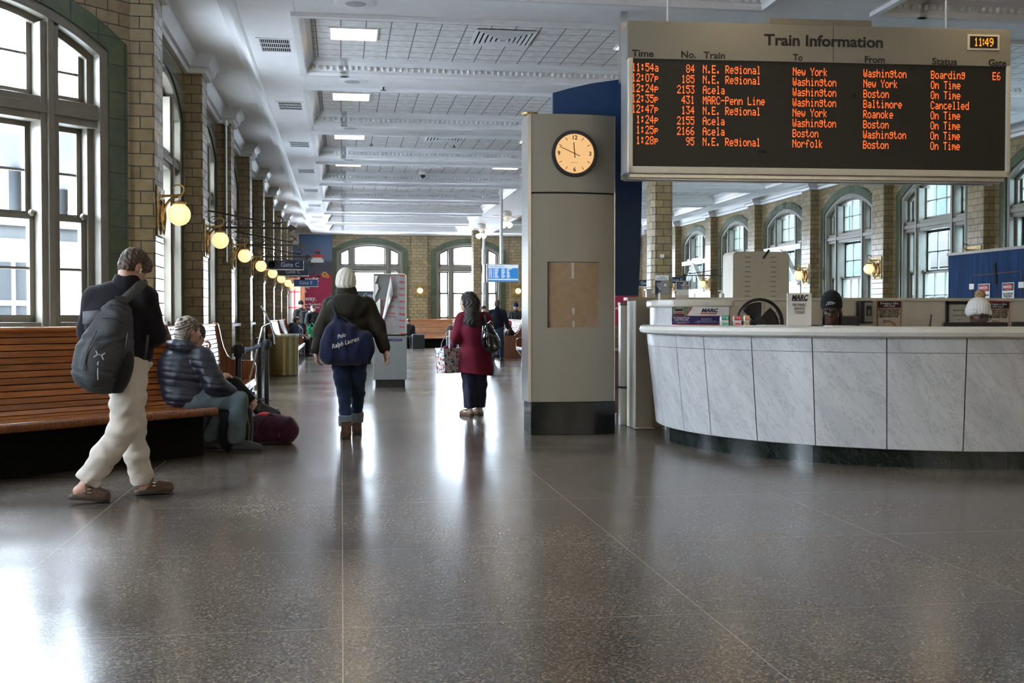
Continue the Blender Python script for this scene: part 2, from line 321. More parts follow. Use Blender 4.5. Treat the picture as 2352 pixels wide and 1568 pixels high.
def window(o, u, n, grid=3, low=True, door=False):
    """three-light sash window with a segmental head: frame, sashes, panes, green tile surround"""
    NW[0] += 1; T = frame(o, u, n)
    r = thing('window_%d' % NW[0], o, kind='structure')
    g = MB(T); ring(g, 2.65, 2.45, HO, HW, .0, .035, 0 if door else ZSILL-.35); build('tile_surround', g, M['green'], r)
    fr = MB(T); ring(fr, 2.47, 2.36, HW+.01, HW-.09, -.30, .012, ZSILL); ring(fr, 2.37, 2.30, HW-.08, HW-.15, -.30, -.12, ZSILL)
    for s in (-1, 1):
        a0, a1 = sorted((s*.64, s*.83)); fr.box(a0,-.30,ZSILL,a1,-.03,arch(.83,2.37)); m = (a0+a1)/2; fr.box(m-.035,-.1,ZSILL,m+.035,.0,arch(m,2.37)); 
    fr.box(-HW+.05,-.30,3.13,HW-.05,-.04,3.36); fr.box(-HW+.05,-.1,3.2,HW-.05,-.01,3.29)
    fr.box(-HW-.04,-.32,ZSILL-.03,HW+.04,.08,ZSILL+.03); fr.box(-HW,-.3,ZSILL,HW,-.06,ZSILL+.1)
    build('frame', fr, M['frame'], r, bevel=.006)
    sa = MB(T)
    for a0, a1, k in ((-1.19,-.83,1),(-.64,.64,grid),(.83,1.19,1)):
        y0, y1 = -.24, -.19
        for z0, z1, ya, rows in ((3.36,None,-.22,2),(2.2,3.13,-.26,2),(ZSILL+.1,2.24,-.19,2)):
            top = z1 if z1 else min(arch(a0,2.32), arch(a1,2.32)) if k == 1 else arch(.64,2.34)
            t = .05
            for x0, x1, q in ((a0,a0+t,a0),(a1-t,a1,a1)): sa.box(x0,ya-.03,z0,x1,ya+.03,z1 or arch(q,2.34))
            sa.box(a0,ya-.03,z0,a1,ya+.03,z0+.07)
            if z1: sa.box(a0,ya-.03,z1-.05,a1,ya+.03,z1)
            if grid > 1:
                for i in range(1, k): x = a0+(a1-a0)*i/k; sa.box(x-.012,ya-.018,z0,x+.012,ya+.018,z1 or arch(x,2.34))
                zt = z1 or (arch(0,2.34) if k > 1 else arch((a0+a1)/2,2.34)); zm = (z0+zt)/2; sa.box(a0,ya-.018,zm-.012,a1,ya+.018,zm+.012)
        if grid > 1:
            for x in (a0+.03, a1-.03): sa.sph((x,-.15,2.25), .035, 8, 6)
    build('sash', sa, M['frame'], r, smooth=False)
    p = MB(T); K = 16; xs = [-HW+.1+(2*HW-.2)*i/K for i in range(K+1)]
    p.add([(x,-.23,ZSILL) for x in xs]+[(x,-.23,arch(x,2.36)) for x in xs], [(i,i+1,K+2+i,K+1+i) for i in range(K)]); build('pane', p, M['tinted' if o[0] > 10 and n[0] < -.5 else 'glass'], r, smooth=False)
    c = T @ Vector((0,-.36,2.7)); ld = bpy.data.lights.new('daylight_portal', 'AREA'); ld.shape = 'RECTANGLE'; ld.size = 2.7; ld.size_y = 3.3; ld.cycles.is_portal = True
    lo = bpy.data.objects.new('daylight_portal', ld); COL.objects.link(lo); lo.location = c
    lo.rotation_euler = Vector((T[0][1],T[1][1],0)).to_track_quat('-Z', 'Z').to_euler()
    return r
S = .7071
wall('wall_left', (XL, YF, 0), (0,-1,0), (1,0,0), YF-YC, [YF-(Y0+BAY*(k+.5)) for k in range(8)][::-1])
wall('wall_right', (XR, -6, 0), (0,1,0), (-1,0,0), YF+6, [Y0+BAY*(k+.5)+6 for k in range(8)])
wall('wall_far', (XR, YF, 0), (-1,0,0), (0,-1,0), XR-XL, [XR-5.2-BAY, XR-5.2, XR-5.2+BAY][::1])
wall('wall_corner', (XL, YC, 0), (-S,-S,0), (S,-S,0), 5.2, [1.6])
EX, EY = XL-5.2*S, YC-5.2*S
wall('wall_entrance_left', (EX, EY, 0), (0,-1,0), (1,0,0), 14.3, [2.2])
w = MB(); w.box(-6,-6.3,0,XR,-6,5); tag(build('wall_entrance', w, M['brick'], smooth=False), kind='structure')
window((XL-1.6*S, YC-1.6*S, 0), (-S,-S,0), (S,-S,0))
for k in range(8): window((XL, Y0+BAY*(k+.5), 0), (0,-1,0), (1,0,0), door=k in (1, 4))
for k in range(8): window((XR, Y0+BAY*(k+.5), 0), (0,1,0), (-1,0,0), door=k in (3, 5))
for k in (-1, 0, 1): window((5.2+BAY*k, YF, 0), (-1,0,0), (0,-1,0), grid=1)
window((EX, EY-2.2, 0), (0,-1,0), (1,0,0))
# pilasters, cornices
for i, k in enumerate((4, 6)):                     # gabled doorways in the right wall
    T = frame((XR, Y0+BAY*(k+.5), 0), (0,1,0), (-1,0,0)); r = thing('door_%d' % (i+1), tuple(T.translation), kind='structure')
    m = MB(T); m.bar((-1.25,.06,2.15),(0,.06,3.15),.06,.16,up=(0,1,0)); m.bar((1.25,.06,2.15),(0,.06,3.15),.06,.16,up=(0,1,0)); m.box(-1.35,.0,3.12,1.35,.10,3.26); m.box(-.06,.02,2.5,.06,.08,3.15); m.box(-1.3,.0,2.08,1.3,.09,2.24); build('gable_brace', m, M['offwhite'], r)
    m = MB(T)
    for x in (-1.3, -.06, 1.18): m.box(x,.0,0,x+.12,.08,2.1)
    for x0, x1 in ((-1.18,-.06),(.06,1.18)): m.box(x0,.0,0,x1,.05,.95); m.box(x0,.0,1.9,x1,.05,2.1); m.box(x0,.0,.95,x0+.12,.05,1.9); m.box(x1-.12,.0,.95,x1,.05,1.9)
    build('door_leaf', m, M['offwhite'], r)
nT = [0]
def trim(mb, mat, **k): nT[0] += 1; return tag(build('trim_%d' % nT[0], mb, mat, **k), kind='structure')
def pilaster(name, x0, y0, x1, y1, h=4.64):
    p = MB(); p.box(x0,y0,0,x1,y1,h); return tag(build(name, p, M['brick'], smooth=False, bevel=.02, seg=3), kind='structure')
PR = [(0,4.60),(.05,4.60),(.06,4.66),(.10,4.68),(.11,4.74),(.17,4.80),(.18,4.88),(0,4.88)]
PD = .24; PW = .285
path = []
for k in range(9):
    y = Y0+BAY*k
    if y+PW > YF: break
    pilaster('trim_pilaster', XL-.02, y-PW, XL+PD, y+PW); pilaster('trim_pilaster', XR+.02, y-PW, XR-PD, y+PW)
def run(x, s):
    p = [(x, YC if s > 0 else -6)]
    for k in range(0 if s > 0 else -4, 9):
        y = Y0+BAY*k; p += [(x,y-PW),(x+s*PD,y-PW),(x+s*PD,y+PW),(x,y+PW)]
    p = [q for q in p if q[1] < YF-.3 or True]; p.append((x, YF)); return p
c = MB(); q = [(XL-5.2*S, YC-5.2*S), (XL, YC)] + run(XL, 1)[2:]; c.sweep(PR, [a for i, a in enumerate(q) if i == 0 or a != q[i-1]]); trim(c, M['cornice'])
c = MB(); c.sweep([(-a, z) for a, z in PR], run(XR, -1)); trim(c, M['cornice'])
c = MB(); c.sweep(PR, [(XL, YF)]+[p for X in (5.2-BAY/2, 5.2+BAY/2) for p in ((X-.32,YF),(X-.32,YF-.14),(X+.32,YF-.14),(X+.32,YF))]+[(XR, YF)]); trim(c, M['cornice'])
for X in (5.2-BAY/2, 5.2+BAY/2): pilaster('trim_pilaster', X-.32, YF-.14, X+.32, YF+.02)
# ceiling: soffits and beams, coffers of square tiles, mouldings
ce = thing('ceiling', (0,0,ZS), kind='structure')
XA, XB, XM0, XM1, XD, XE = -1.12, -.5, 4.55, 5.85, 10.9, 11.52
so = MB()
for x0, x1 in ((XA,XB),(XM0,XM1),(XD,XE)): so.box(x0,-6,ZS,x1,YF,5.1)
for k in range(-4, 9):
    y = Y0+BAY*k
    for x0, x1 in ((XB,XM0),(XM1,XD)): so.box(x0,y-.5,ZS,x1,min(y+.5,YF),5.1)
for x0, x1 in ((XB,XM0),(XM1,XD)): so.box(x0,Y0+BAY*8+.4,ZS,x1,YF,5.1)
build('soffit', so, M['white'], ce, smooth=False, bevel=.008)
st = MB(); st.box(XL-.05,YC-.2,ZH,XA,YF,5.1); st.prism([(XL-5.2*S,YC-5.2*S-14.3),(XA,-6.2),(XA,YC),(XL-.1,YC+.1),(XL-5.2*S-.1,YC-5.2*S)], ZH, 5.1); st.box(XE,-6,ZH,XR+.1,YF,5.1); build('side_strip', st, M['white'], ce, smooth=False)
mo = MB(); cv = [(0,ZS),(0,ZH+.02),(-.26,ZH+.02),(-.26,ZH-.05),(-.20,ZH-.06),(-.14,ZH-.10),(-.09,ZS+.03),(-.03,ZS-.015)]
mo.sweep(cv, [(XA,-6),(XA,YF)]); mo.sweep([(-a,z) for a, z in cv], [(XE,-6),(XE,YF)]); build('cove_moulding', mo, M['cornice'], ce)
ZT = 4.80
for k in range(-4, 8):
    y0, y1 = Y0+BAY*k+.5, Y0+BAY*(k+1)-.5
    for x0, x1 in ((XB,XM0),(XM1,XD)):
        t = MB(); t.add([(x0,y0,ZT),(x1,y0,ZT),(x1,y1,ZT),(x0,y1,ZT)], [(3,2,1,0)]); build('tile_panel', t, M['tile'], ce, smooth=False)
        m = MB(); pr = [(0,ZS-.02),(.035,ZS-.02),(.04,ZS+.02),(.07,ZS+.06),(.08,ZS+.09),(.13,ZS+.13),(.14,ZT),(0,ZT)]
        m.sweep(pr, [(x0+.5,y1),(x1,y1),(x1,y0),(x0,y0),(x0,y1),(x0+.6,y1)])
        lip = [(-.05,ZS-.045),(.03,ZS-.045),(.045,ZS-.01),(.04,ZS+.03),(-.05,ZS+.03)]; m.sweep(lip, [(x0+.5,y1),(x1,y1),(x1,y0),(x0,y0),(x0,y1),(x0+.6,y1)])
        if -1 <= k < 5 and (x0 == XB or k < 2):
            n = int((x1-x0)/.085)
            for i in range(n): m.sph((x0+(i+.5)*(x1-x0)/n, y1-.075, ZS+.055), .026, 8, 5, (1,1,1.3))
        build('coffer_moulding', m, M['cornice'], ce, ang=25)
# central tile pillars
for X, y in ((5.57,19.4), (5.37,31.57), (5.2,43.7)):
    p = MB(); a, b = .195, .06
    p.prism([(X+x, y+z) for x, z in ((-a+b,-a),(a-b,-a),(a,-a+b),(a,a-b),(a-b,a),(-a+b,a),(-a,a-b),(-a,-a+b))], 0, ZS)
    tag(build('trim_pillar', p, M['brick'], smooth=False), kind='structure')
c = MB(); c.cyl((5.45,43.5,0),(5.45,43.5,ZS),.055); tag(build('conduit_pipe', c, M['silver']), 'grey conduit pipe running up beside the far tiled pillar', 'pipe')
c = MB(); x = P(519,400,20.08).x; c.cyl((x,20.1,2.2),(x,20.1,4.62),.025); c.cyl((x,20.1,4.55),(x,20.1,4.64),.05)
tag(build('conduit_pipe', c, M['silver']), 'thin grey conduit running down the third pilaster on the left', 'pipe')
# ------------------------------------------------------------------ buildings outside the windows
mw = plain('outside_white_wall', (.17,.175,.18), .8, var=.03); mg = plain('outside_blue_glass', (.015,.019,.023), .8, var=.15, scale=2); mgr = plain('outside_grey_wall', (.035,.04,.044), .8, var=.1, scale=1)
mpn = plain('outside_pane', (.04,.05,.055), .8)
T = frame((XL-1.6*S-6*S*1.0, YC-1.6*S+6*S, -.13), (-S,-S,0), (S,-S,0))
r = thing('neighbour_building', tuple(T.translation), 'pale building with blue gridded windows across from the corner window', 'building')
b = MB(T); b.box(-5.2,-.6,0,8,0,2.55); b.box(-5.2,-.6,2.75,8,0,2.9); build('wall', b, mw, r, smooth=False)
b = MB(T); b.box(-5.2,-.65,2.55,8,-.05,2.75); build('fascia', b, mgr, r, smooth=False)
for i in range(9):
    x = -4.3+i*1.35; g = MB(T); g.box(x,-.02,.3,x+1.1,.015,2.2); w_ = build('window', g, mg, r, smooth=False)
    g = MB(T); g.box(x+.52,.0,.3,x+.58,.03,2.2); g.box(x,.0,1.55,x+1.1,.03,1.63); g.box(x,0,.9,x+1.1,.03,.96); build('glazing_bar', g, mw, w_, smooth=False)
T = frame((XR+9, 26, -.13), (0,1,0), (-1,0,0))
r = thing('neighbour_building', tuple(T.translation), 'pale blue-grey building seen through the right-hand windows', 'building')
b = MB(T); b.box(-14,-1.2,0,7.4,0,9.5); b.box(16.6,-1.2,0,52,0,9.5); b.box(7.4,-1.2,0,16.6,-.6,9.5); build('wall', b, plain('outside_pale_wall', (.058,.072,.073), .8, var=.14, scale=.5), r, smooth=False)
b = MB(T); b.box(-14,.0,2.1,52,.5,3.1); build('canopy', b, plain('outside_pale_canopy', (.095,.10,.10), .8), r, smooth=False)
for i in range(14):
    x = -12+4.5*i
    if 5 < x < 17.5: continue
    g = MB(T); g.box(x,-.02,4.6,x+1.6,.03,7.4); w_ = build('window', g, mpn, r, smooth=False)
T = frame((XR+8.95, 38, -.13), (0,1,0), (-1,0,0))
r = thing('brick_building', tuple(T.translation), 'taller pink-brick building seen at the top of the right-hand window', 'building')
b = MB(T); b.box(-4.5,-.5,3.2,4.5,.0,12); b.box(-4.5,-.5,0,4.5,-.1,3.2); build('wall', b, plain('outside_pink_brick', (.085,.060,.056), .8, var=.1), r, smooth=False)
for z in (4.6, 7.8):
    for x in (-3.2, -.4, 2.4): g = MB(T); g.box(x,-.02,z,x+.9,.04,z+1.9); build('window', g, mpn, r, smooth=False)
t = thing('light_blocking_canopy', (XL-2.5,32,0), 'unseen platform roof added outside the left wall windows to block daylight', 'canopy'); m = MB(); m.box(XL-9,19.8,4.3,XL-.4,34,4.5); m.box(XL-9.2,19.8,2.0,XL-9,34,4.6); build('roof', m, mgr, t, smooth=False)  # unseen roof added to cut daylight through the mid-hall left windows
for k in range(4): m = MB(); m.cyl((XL-4.5,20.5+4*k,-.13),(XL-4.5,20.5+4*k,4.3),.12); build('post', m, mgr, t)
# ================================================================== lettering
TXT = []
def text(parent, name, s, size, T, at, mat, align='CENTER', width=None, bold=0, ext=.001, space=1.0, shear=0, line=1.0, curve=None):
    """letters lying on the local xz plane of T at (x, z[, y]); made into meshes at the end"""
    cu = bpy.data.curves.new(name, 'FONT'); cu.body = s; cu.size = size; cu.align_x = align; cu.align_y = 'CENTER'
    cu.offset = bold; cu.extrude = ext; cu.space_character = space; cu.shear = shear; cu.space_line = line; cu.resolution_u = 3
    o = bpy.data.objects.new(name, cu); COL.objects.link(o); TXT.append((o, parent, T, at, mat, width, name, curve)); return o
def flush_text():
    dg = bpy.context.evaluated_depsgraph_get(); dg.update()
    for o, parent, T, at, mat, width, name, curve in TXT:
        me = bpy.data.meshes.new_from_object(o.evaluated_get(dg)); v = np.empty(len(me.vertices)*3); me.vertices.foreach_get('co', v); v = v.reshape(-1, 3)
        if width and len(v):
            w = v[:,0].max()-v[:,0].min(); v[:,0] *= width/w
        y = at[2] if len(at) > 2 else .002
        vs = []
        for a, b, c in v:
            x, z, d = at[0]+a, at[1]+b, y+c
            if curve: d += curve(x, z)
            p = T @ Vector((x, d, z)); vs.append(p)
        if parent:
            r = root_of(parent); inv = Matrix.Rotation(-r.rotation_euler.z, 4, 'Z') @ Matrix.Translation(-r.location); vs = [inv @ p for p in vs] if not isinstance(T, LocalM) else vs
        me.vertices.foreach_set('co', np.array([tuple(p) for p in vs]).ravel()); me.materials.clear()
        nm = o.name; bpy.data.objects.remove(o); n = link(name, me, mat, parent)
    TXT.clear()
class LocalM(Matrix): pass
G5 = {'0':'0E11111111110E','1':'040C040404040E','2':'0E11010204081F','3':'1F02040201110E','4':'02060A121F0202','5':'1F101E0101110E','6':'0608101E11110E','7':'1F010204080808','8':'0E11110E11110E','9':'0E11110F01020C',
 ':':'000C0C000C0C00','.':'00000000000C0C','-':'0000001F000000','A':'0E11111F111111','B':'1E11111E11111E','C':'0E11101010110E','E':'1F10101E10101F','L':'1010101010101F','M':'111B1515111111','N':'11191513111111','O':'0E11111111110E','P':'1E11111E101010','R':'1E11111E141211','T':'1F040404040404','W':'1111111515150A','Y':'11110A04040404',
 'a':'00000E010F110F','c':'00000E1010110E','d':'01010D1311110F','e':'00000E111F100E','f':'06090 81C080808'.replace(' ',''),'g':'000F110F01110E','h':'10101619111111','i':'04000C0404040E','k':'10101214181412','l':'0C04040404040E','m':'00001A15151111','n':'00001619111111','o':'00000E1111110E','p':'00001E111E1010','r':'00001619101010','s':'00000F100E011E','t':'08081C08080906','w':'0000111115150A',' ':'00000000000000'}
def led(mb, s, x, z, px, h, y=.004, fill=.98):
    """dot-matrix writing: x left, z top, px character pitch, h height"""
    dx, dz = px/6, h/7
    for i, ch in enumerate(s):
        g = G5[ch]
        for r in range(7):
            row = int(g[2*r:2*r+2], 16)
            for c in range(5):
                if row >> (4-c) & 1:
                    a = x+i*px+c*dx; b = z-r*dz; mb.add([(a,y,b-dz*fill),(a+dx*fill*1.05,y,b-dz*fill),(a+dx*fill*1.05,y,b),(a,y,b)], [(0,1,2,3)])
# ================================================================== ceiling fittings
def zc(px, py, z): d = P(px, py, 10)-Vector((0,0,CAMZ)); return Vector((0,0,CAMZ))+d*((z-CAMZ)/d.z)
lt = thing('ceiling_light', (0,0,ZT)); 
m = MB(); m.box(-.305,-.305,-.02,.305,-.285,.01); m.box(-.305,.285,-.02,.305,.305,.01); m.box(-.305,-.285,-.02,-.285,.285,.01); m.box(.285,-.285,-.02,.305,.285,.01); build('frame', m, M['white'], lt, local=True)
m = MB(); m.box(-.285,-.285,-.012,.285,.285,.004); build('diffuser', m, M['lightpanel'], lt, local=True)
LX = (.16, 3.87, 6.55, 10.25); first = True
ordn = ['nearest', 'second nearest', 'third', 'fourth', 'fifth', 'sixth', 'seventh', 'eighth', 'ninth', 'tenth', 'eleventh', 'farthest']
coln = ['row nearest the left windows', 'row left of the ceiling spine', 'row right of the ceiling spine', 'row nearest the right windows']
for j, x in enumerate(LX):
    for k in range(-2, 8):
        y = Y0+BAY*(k+.5); 
        if k >= 0: lab = 'lit square ceiling light, %s in the %s' % (ordn[k], coln[j])
        else: lab = 'lit square ceiling light over the near hall, %s, %s' % (('nearer', 'farther back')[-k-1], coln[j])
        o = lt if first else dup(lt); first = False; o.location = (x+.0, y, ZT)
        tag(o, lab, 'ceiling light', 'square ceiling lights')
o0 = None
for k in range(0, 8):
    y = Y0+BAY*(k+.5)
    for side, x in ((0, -.80), (1, 11.2)):
        if side and k > 5: continue
        if o0 is None:
            o0 = thing('vent_grille', (x,y,ZS)); m = MB()
            m.box(-.22,-.36,-.012,.22,-.32,.0); m.box(-.22,.32,-.012,.22,.36,0); m.box(-.22,-.32,-.012,-.18,.32,0); m.box(.18,-.32,-.012,.22,.32,0); build('frame', m, M['white'], o0, local=True)
            m = MB(); m.box(-.18,-.32,-.003,.18,.32,-.001); build('duct_opening', m, M['dark'], o0, local=True)
            m = MB()
            for i in range(15): a = -.168+i*.024; m.box(a-.003,-.32,-.011,a+.003,.32,-.004)
            for a in (-.107, .107): m.box(-.18,a-.007,-.012,.18,a+.007,-.004)
            build('louvre', m, M['white'], o0, local=True); o = o0
        else: o = dup(o0)
        o.location = (x, y, ZS); tag(o, 'white slatted vent, %s of the row in the ceiling band along the %s windows' % (ordn[k], ('left','right')[side]), 'vent', 'ceiling band vents')
o0 = None
for k in (0, 2, 3, 4, 5, 6, 7):
    if o0 is None:
        o0 = thing('air_diffuser', (0,0,ZT)); m = MB()
        for i in range(6):
            a, b = .38-.062*i, .38-.062*i-.035; z1 = -.012-.004*i
            for (x0,y0,x1,y1) in ((-a,-a,a,-b),(-a,b,a,a),(-a,-b,-b,b),(b,-b,a,b)): m.box(x0,y0,z1-.018,x1,y1,z1)
        build('louvre', m, M['white'], o0, local=True); m = MB(); m.box(-.36,-.36,-.006,.36,.36,-.001); build('duct_opening', m, M['dark'], o0, local=True); o = o0
    else: o = dup(o0)
    o.location = (2.03, Y0+BAY*(k+.5)-.1, ZT); tag(o, 'square white air diffuser in the %s ceiling coffer' % ordn[k], 'air diffuser', 'ceiling air diffusers')
o0 = None
for k in range(0, 7):
    if o0 is None:
        o0 = thing('ceiling_speaker', (0,0,ZS)); m = MB(); m.lathe([(.0,-.008),(.13,-.010),(.22,-.006),(.23,0)], n=32); build('rim', m, M['white'], o0, local=True)
        m = MB(); m.lathe([(0,-.016),(.09,-.014),(.115,-.011)], n=28); build('grille', m, plain('speaker_grille', (.45,.45,.46), .6), o0, local=True); o = o0
    else: o = dup(o0)
    o.location = (.16, Y0+BAY*k, ZS); tag(o, 'round white ceiling speaker on the %s cross beam' % ordn[k], 'speaker', 'beam speakers')
def sprinkler(px, py, z, lab):
    p = zc(px, py, z); t = thing('sprinkler_head', p, lab, 'sprinkler', 'ceiling sprinklers'); m = MB()
    m.lathe([(0,-.005),(.05,-.006),(.055,0)], p, 16); build('escutcheon', m, M['white'], t); m = MB(); m.cyl(p, p-Vector((0,0,.055)), .012); m.lathe([(0,-.06),(.045,-.058),(.045,-.052),(0,-.05)], p, 12); build('deflector', m, M['iron'], t)
sprinkler(881, 199, ZS, 'small dark sprinkler head on the second cross beam'); sprinkler(1043, 332, ZT, 'small sprinkler head on the third cross beam')
sprinkler(853, 328, ZT, 'small sprinkler head beside the third ceiling light'); sprinkler(842, 400, ZT, 'small sprinkler head beside the fourth ceiling light')
def dome(px, py, z, lab):
    p = zc(px, py, z); t = thing('dome_camera', p, lab, 'security camera', 'ceiling cameras'); m = MB(); m.lathe([(.05,0),(.09,-.04),(.09,-.10),(.0,-.11)], p, 20); build('housing', m, M['offwhite'], t)
    m = MB(); m.sph(p-Vector((0,0,.12)), .065, 16, 10); build('lens_dome', m, M['black'], t)
dome(971, 392, ZT, 'black-lensed dome camera in front of the fourth air diffuser'); dome(917, 478, ZT, 'white dome camera below the sixth coffer'); dome(1092, 452, ZT, 'round white ceiling camera right of the fifth coffer light')
# ceiling fans with lights
def fan(x, y, lab):
    t = thing('ceiling_fan', (x,y,ZS), lab, 'ceiling fan', 'ceiling fans with lights'); m = MB(); m.lathe([(.10,0),(.17,-.03),(.17,-.16),(.09,-.22),(.05,-.30),(.07,-.34),(0,-.35)], (x,y,ZS), 24); build('motor', m, M['offwhite'], t)
    for i in range(5):
        a = i*2*PI/5+.25; d = Vector((math.cos(a), math.sin(a), 0)); s = Vector((-d.y, d.x, 0)); c = Vector((x,y,ZS-.19)); m = MB()
        pl = [c+d*.2-s*.05, c+d*.75-s*.075, c+d*.80, c+d*.75+s*.075, c+d*.2+s*.05]; lo = [p-Vector((0,0,.012)) for p in pl]
        m.add(pl+lo, [(0,1,2,3,4),(9,8,7,6,5)]+[(i2,(i2+1)%5+0,5+(i2+1)%5,5+i2) for i2 in range(5)]); build('blade', m, plain('fan_blade_wood', (.45,.24,.12), .4), t)
    for i in range(4):
        a = i*PI/2+.6; d = Vector((math.cos(a), math.sin(a), -.75)).normalized(); c = Vector((x,y,ZS-.34)); m = MB(); q = d.to_track_quat('Z','Y').to_matrix()
        m.lathe([(.03,.02),(.05,.08),(.085,.16),(.09,.21),(.0,.21)], c, 14, q); build('lamp_shade', m, M['bulb'], t)
fan(5.2, 35.6, 'lit white ceiling fan, the nearer of two by the monitor pole'); fan(5.0, 40.6, 'lit white ceiling fan, the farther of two by the monitor pole')
# ================================================================== wall lamps
def lamp_proto():
    t = thing('wall_lamp', (0,0,0)); m = MB(); m.box(-.24,0,-.26,.24,.02,.26); build('back_plate', m, M['oldbrass'], t, local=True, bevel=.008)
    m = MB(); 
    for i in range(24):
        a = random.uniform(-.19,.19); b = random.uniform(-.22,.18); m.sph((a,.02,b), random.uniform(.018,.045), 8, 5, (1,.5,1.3))
    m.tube([(-.1,.03,-.2),(-.17,.035,-.05),(-.08,.035,.1),(0,.035,.02),(.08,.035,.1),(.17,.035,-.05),(.1,.03,-.2)], .013, 6); build('relief_ornament', m, M['oldbrass'], t, local=True)
    m = MB(); m.bar((0,.02,.17),(0,.23,.185),.035,.022); m.tube([(0,.02,-.13)]+[(0,.02+.17*(1-math.cos(q*PI/12)),-.13+.30*math.sin(q*PI/12)) for q in range(1,7)], .014, 8)
    m.tube([(0,.19+.06*math.sin(q*PI/7),.24-.055*math.cos(q*PI/7)*(1-.0*q)) for q in range(0,11)], [.014-.0006*q for q in range(11)], 8); build('bracket', m, M['brass'], t, local=True)
    m = MB(); m.cyl((0,.2,.18),(0,.2,.12),.008); m.lathe([(.02,.125),(.05,.115),(.075,.108),(.078,.09),(.062,.085)], (0,.2,0), 20); build('cap', m, M['brass'], t, local=True)
    m = MB(); m.sph((0,.2,-.02), .118, 28, 18); build('globe', m, M['globe'], t, local=True); return t
LP = lamp_proto(); fl = True
for k in range(8):
    o = LP if fl else dup(LP); fl = False
    o.location = (XL+PD, Y0+BAY*k, 2.35); o.rotation_euler.z = -PI/2; tag(o, 'lit globe lamp on the %s pilaster of the left wall' % ordn[k], 'wall lamp', 'globe wall lamps')
for k in range(2, 8):
    o = dup(LP); o.location = (XR-PD, Y0+BAY*k, 2.38); o.rotation_euler.z = PI/2; tag(o, 'lit globe lamp on the right wall, %s one from the blue hoarding' % ordn[k-2], 'wall lamp', 'globe wall lamps')
for i, X in enumerate((5.2-BAY/2, 5.2+BAY/2)):
    o = dup(LP); o.location = (X, YF-.14, 2.35); o.rotation_euler.z = PI; tag(o, 'lit globe lamp on a brass plate on the end wall, %s' % ('right of the poster window', 'beside the hanging monitor')[i], 'wall lamp', 'globe wall lamps')
# ================================================================== gate signs on iron brackets
def bracket(x, y, z, s, lab, L_=1.22):
    t = thing('iron_bracket', (x,y,z), lab, 'sign bracket', 'wrought iron sign brackets'); m = MB()
    m.box(x-.01*s,y-.05,z-.15,x+.02*s,y+.05,z+.36); m.bar((x,y,z),(x+s*(L_-.1),y,z),.03,.03); m.bar((x,y,z+.27),(x+s*(L_-.22),y,z+.05),.025,.025); build('arm', m, M['iron'], t)
    m = MB()
    m.tube([(x+s*(L_-.30+.04*q/3),y,z+.06+.012*q) if q < 3 else (x+s*(L_-.24+.05*math.cos(-1.6+(q-3)*.55)),y,z+.12+.05*math.sin(-1.6+(q-3)*.55)) for q in range(11)], .011, 6)
    for i, c in enumerate((.22, .38, .52, .66)):
        r = .07-.01*i; zc_ = z+.10-.012*i; m.tube([(x+s*(c+r*(1-q*.06)*math.cos(q*.7)),y,zc_+r*(1-q*.06)*math.sin(q*.7)) for q in range(13)], .007, 5)
    m.tube([(x+s*(.1+.05*q),y,z+.06+.035*math.sin(q*1.1)) for q in range(18)], .006, 5); build('scrollwork', m, M['iron'], t)
    m = MB(); a = x+s*(L_-.14); m.prism([(a,0),(a+s*.06,.055),(a+s*.16,0),(a+s*.06,-.055)], -.012, .012); m.v = [(p[0], y+p[2], z+p[1]) for p in m.v]; build('arrow_tip', m, M['iron'], t)
for i, k in enumerate((1, 2, 3, 4)):
    bracket(XL+.04, Y0+BAY*k+.75, 2.57, 1, 'scrolled iron bracket on the left wall, %s from the front' % ordn[i], 1.42)
bracket(XL+.04, 37.3, 2.57, 1, 'scrolled iron bracket holding the smaller blue gate sign', 1.42); bracket(XR-.04, 34.6, 2.57, -1, 'scrolled iron bracket on the right wall beyond the tiled pillar', 1.72)
def sign(x0, x1, y, z0, z1, s, lab, mat, icon=False, hang=.06, tsize=None):
    t = thing('gate_sign', ((x0+x1)/2, y, z1), lab, 'gate sign', 'hanging gate signs'); T = frame((x0,y,z0), (1,0,0), (0,-1,0)); w, h = x1-x0, z1-z0
    m = MB(T); m.box(0,-.02,.0,w,.02,h); build('panel', m, mat, t, bevel=.004)
    m = MB(T); m.box(-.003,-.025,-.022,w+.003,.026,0); build('trim_strip', m, M['silver'], t)
    if icon:
        m = MB(T); m.lathe([(0,0),(h*.37,0)], (h*.78,.026,h*.5), 28, Matrix.Rotation(-PI/2,3,'X')); build('icon_disc', m, plain('pale_disc', (.55,.55,.56), .5), t)
        m = MB(T); cx, cz = h*.78, h*.5
        for (a,b,c,d) in ((-.14,-.2,.14,-.15),(-.14,.0,.14,.05),(-.14,-.2,-.1,.05),(.1,-.2,.14,.05),(-.03,-.15,.03,-.05),(-.09,.1,-.05,.22),(.05,.1,.09,.22)): m.box(cx+a*h,.027,cz+b*h,cx+c*h,.030,cz+d*h)
        build('icon_symbol', m, M['ink'], t)
    text(t, 'lettering', s, tsize or h*.72, T, ((h*1.35 if icon else 0)+(w-(h*1.35 if icon else 0))*.5, h*.5, .024), plain('sign_letter_white', (.62,.63,.66), .5, var=.02))
    if hang:
        m = MB(T); m.cyl((w*.25,0,h),(w*.25,0,h+hang),.008); m.cyl((w*.75,0,h),(w*.75,0,h+hang),.008); build('hanger', m, M['iron'], t)
yA = Y0+BAY*3+.75; a, b = P(608,615,yA), P(697,590,yA); sign(a.x, b.x, yA, 2.30, 2.49, 'Gate C', 'dark hanging sign reading Gate C with a lift symbol, the nearer one', M['signblue'], True)
